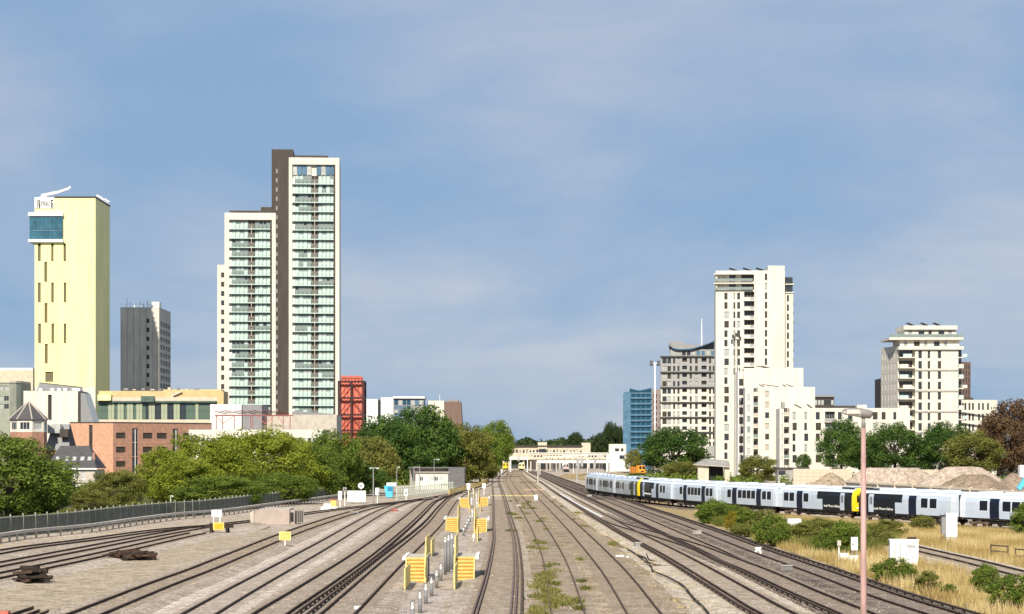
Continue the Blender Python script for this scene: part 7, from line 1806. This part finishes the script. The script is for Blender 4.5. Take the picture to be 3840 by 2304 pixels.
for k, kk, off, sp in (('T9', 3500, 0.2, 1.6), ('T10', 3500, 1.8, 1.1), ('T11', 2000, -2.2, 0.8), ('T4', 1200, 0.0, 0.6), ('T1', 2600, -3.2, 1.0), ('T12', 1500, 1.4, 0.8)):
    Q = TRK[k]; Q = Q[(Q[:, 1] > 92) & (Q[:, 1] < 260)]; i = rng.randint(0, len(Q), kk); w_ = Q[i] + np.stack([off + rng.normal(size=kk) * sp, rng.uniform(-1, 1, kk)], 1); g = np.sin(w_[:, 1] * 0.5 + k.__len__()) + np.sin(w_[:, 1] * 1.3 + w_[:, 0] * 2); P3.append(w_[g > 0.5])
blades('withered_weeds', 'thin withered grass scattered over the ballast', np.concatenate(P3), (0.04, 0.14), 0.03, 4, L_straw, 0.7, -0.16)
poly2 = [tuple(gp(x, y, GZ))[:2] for x, y in [(2620,1950),(2800,1962),(3000,1975),(3330,1998),(3380,2030),(3300,2075),(3120,2085),(2980,2055),(2860,2030),(2740,1992)]]
P4 = rng.uniform([min(p[0] for p in poly2), min(p[1] for p in poly2)], [max(p[0] for p in poly2), max(p[1] for p in poly2)], (60000, 2)); P4 = P4[inside(P4, poly2)]; P4 = P4[track_clear(P4, ('T13', 'T15'), 2.2)]; g4 = np.sin(P4[:, 1] * 0.33) + np.sin(P4[:, 0] * 1.1 + P4[:, 1] * 0.1); P4 = P4[g4 + rng.normal(size=len(P4)) * 0.5 > -0.2]
blades('green_weeds', 'tangle of tall green weeds among the shrubs below the train', P4[:22000], (0.35, 1.15), 0.05, 9, L_olive, 0.35)
# low scrub that hides the ground line beneath the far trees and buildings
cl = []
for k in range(420):
    if k < 230: x = rng.uniform(-60, 1750); d = 300 + 250 * max(0, (x - 200) / 1600) + rng.uniform(0, 60) if x > 200 else rng.uniform(235, 290)
    else: x = rng.uniform(2330, 3900); d = rng.uniform(480, 600)
    cl.append((PX(x, d), d, GZ + rng.uniform(0.4, 1.6), rng.uniform(1.0, 2.2)))
o = link('undergrowth', leaf_mesh('undergrowth', cl, 90, 0.34, 8, L_mid)); tag(o, 'tangled dark undergrowth below the trees on both sides', 'undergrowth', kind='stuff')

# ---- loose stones lying over the ballast, far too many to count
rng = np.random.RandomState(77); n = 34000
d_ = 92 + 170 * rng.rand(n) ** 1.5; x_ = rng.uniform(-0.235, 0.235, n) * d_; P = np.stack([x_, d_], 1)
md = np.full(n, 1e9)
for k in TRK:
    Q = TRK[k]; Q = Q[(Q[:, 1] > 80) & (Q[:, 1] < 290)]
    for s_ in range(0, n, 4000): md[s_:s_ + 4000] = np.minimum(md[s_:s_ + 4000], np.sqrt(((P[s_:s_ + 4000, None, :] - Q[None]) ** 2).sum(2).min(1)))
keep = (np.abs(md - 0.72) > 0.12) & (np.abs(md - 1.18) > 0.12) & (md < 2.4) & ~((P[:, 0] < -0.12 * P[:, 1]) & (md > 1.9)); P, md = P[keep], md[keep]; n = len(P)
z = np.where(md < 1.7, -0.138, np.clip(-0.138 - (md - 1.7) * 0.22, GZ, 0)); sz = rng.uniform(0.02, 0.055, n) * np.where(rng.rand(n) < 0.05, 1.8, 1.0)
a0 = rng.uniform(0, 6.28, n); pts = []
for j in range(3): pts.append(np.stack([P[:, 0] + np.cos(a0 + j * 2.09) * sz, P[:, 1] + np.sin(a0 + j * 2.09) * sz, z - 0.01], 1))
top = np.stack([P[:, 0] + rng.normal(size=n) * sz * 0.3, P[:, 1] + rng.normal(size=n) * sz * 0.3, z + sz * rng.uniform(0.6, 1.1, n)], 1)
v = np.stack([np.stack([pts[j], pts[(j + 1) % 3], top], 1) for j in range(3)], 1).reshape(-1, 3)
ti = np.repeat(np.clip(0.5 + rng.normal(size=n) * 0.28, 0, 1), 9)
L_stone = foliage('ballast_stone', (0.19, 0.15, 0.12), (0.36, 0.30, 0.25), (0.52, 0.46, 0.40), 0.0)
o = link('loose_stones', quads('loose_stones', v, ti, L_stone, 3)); tag(o, 'loose ballast stones strewn over the track beds', 'stones', kind='stuff')
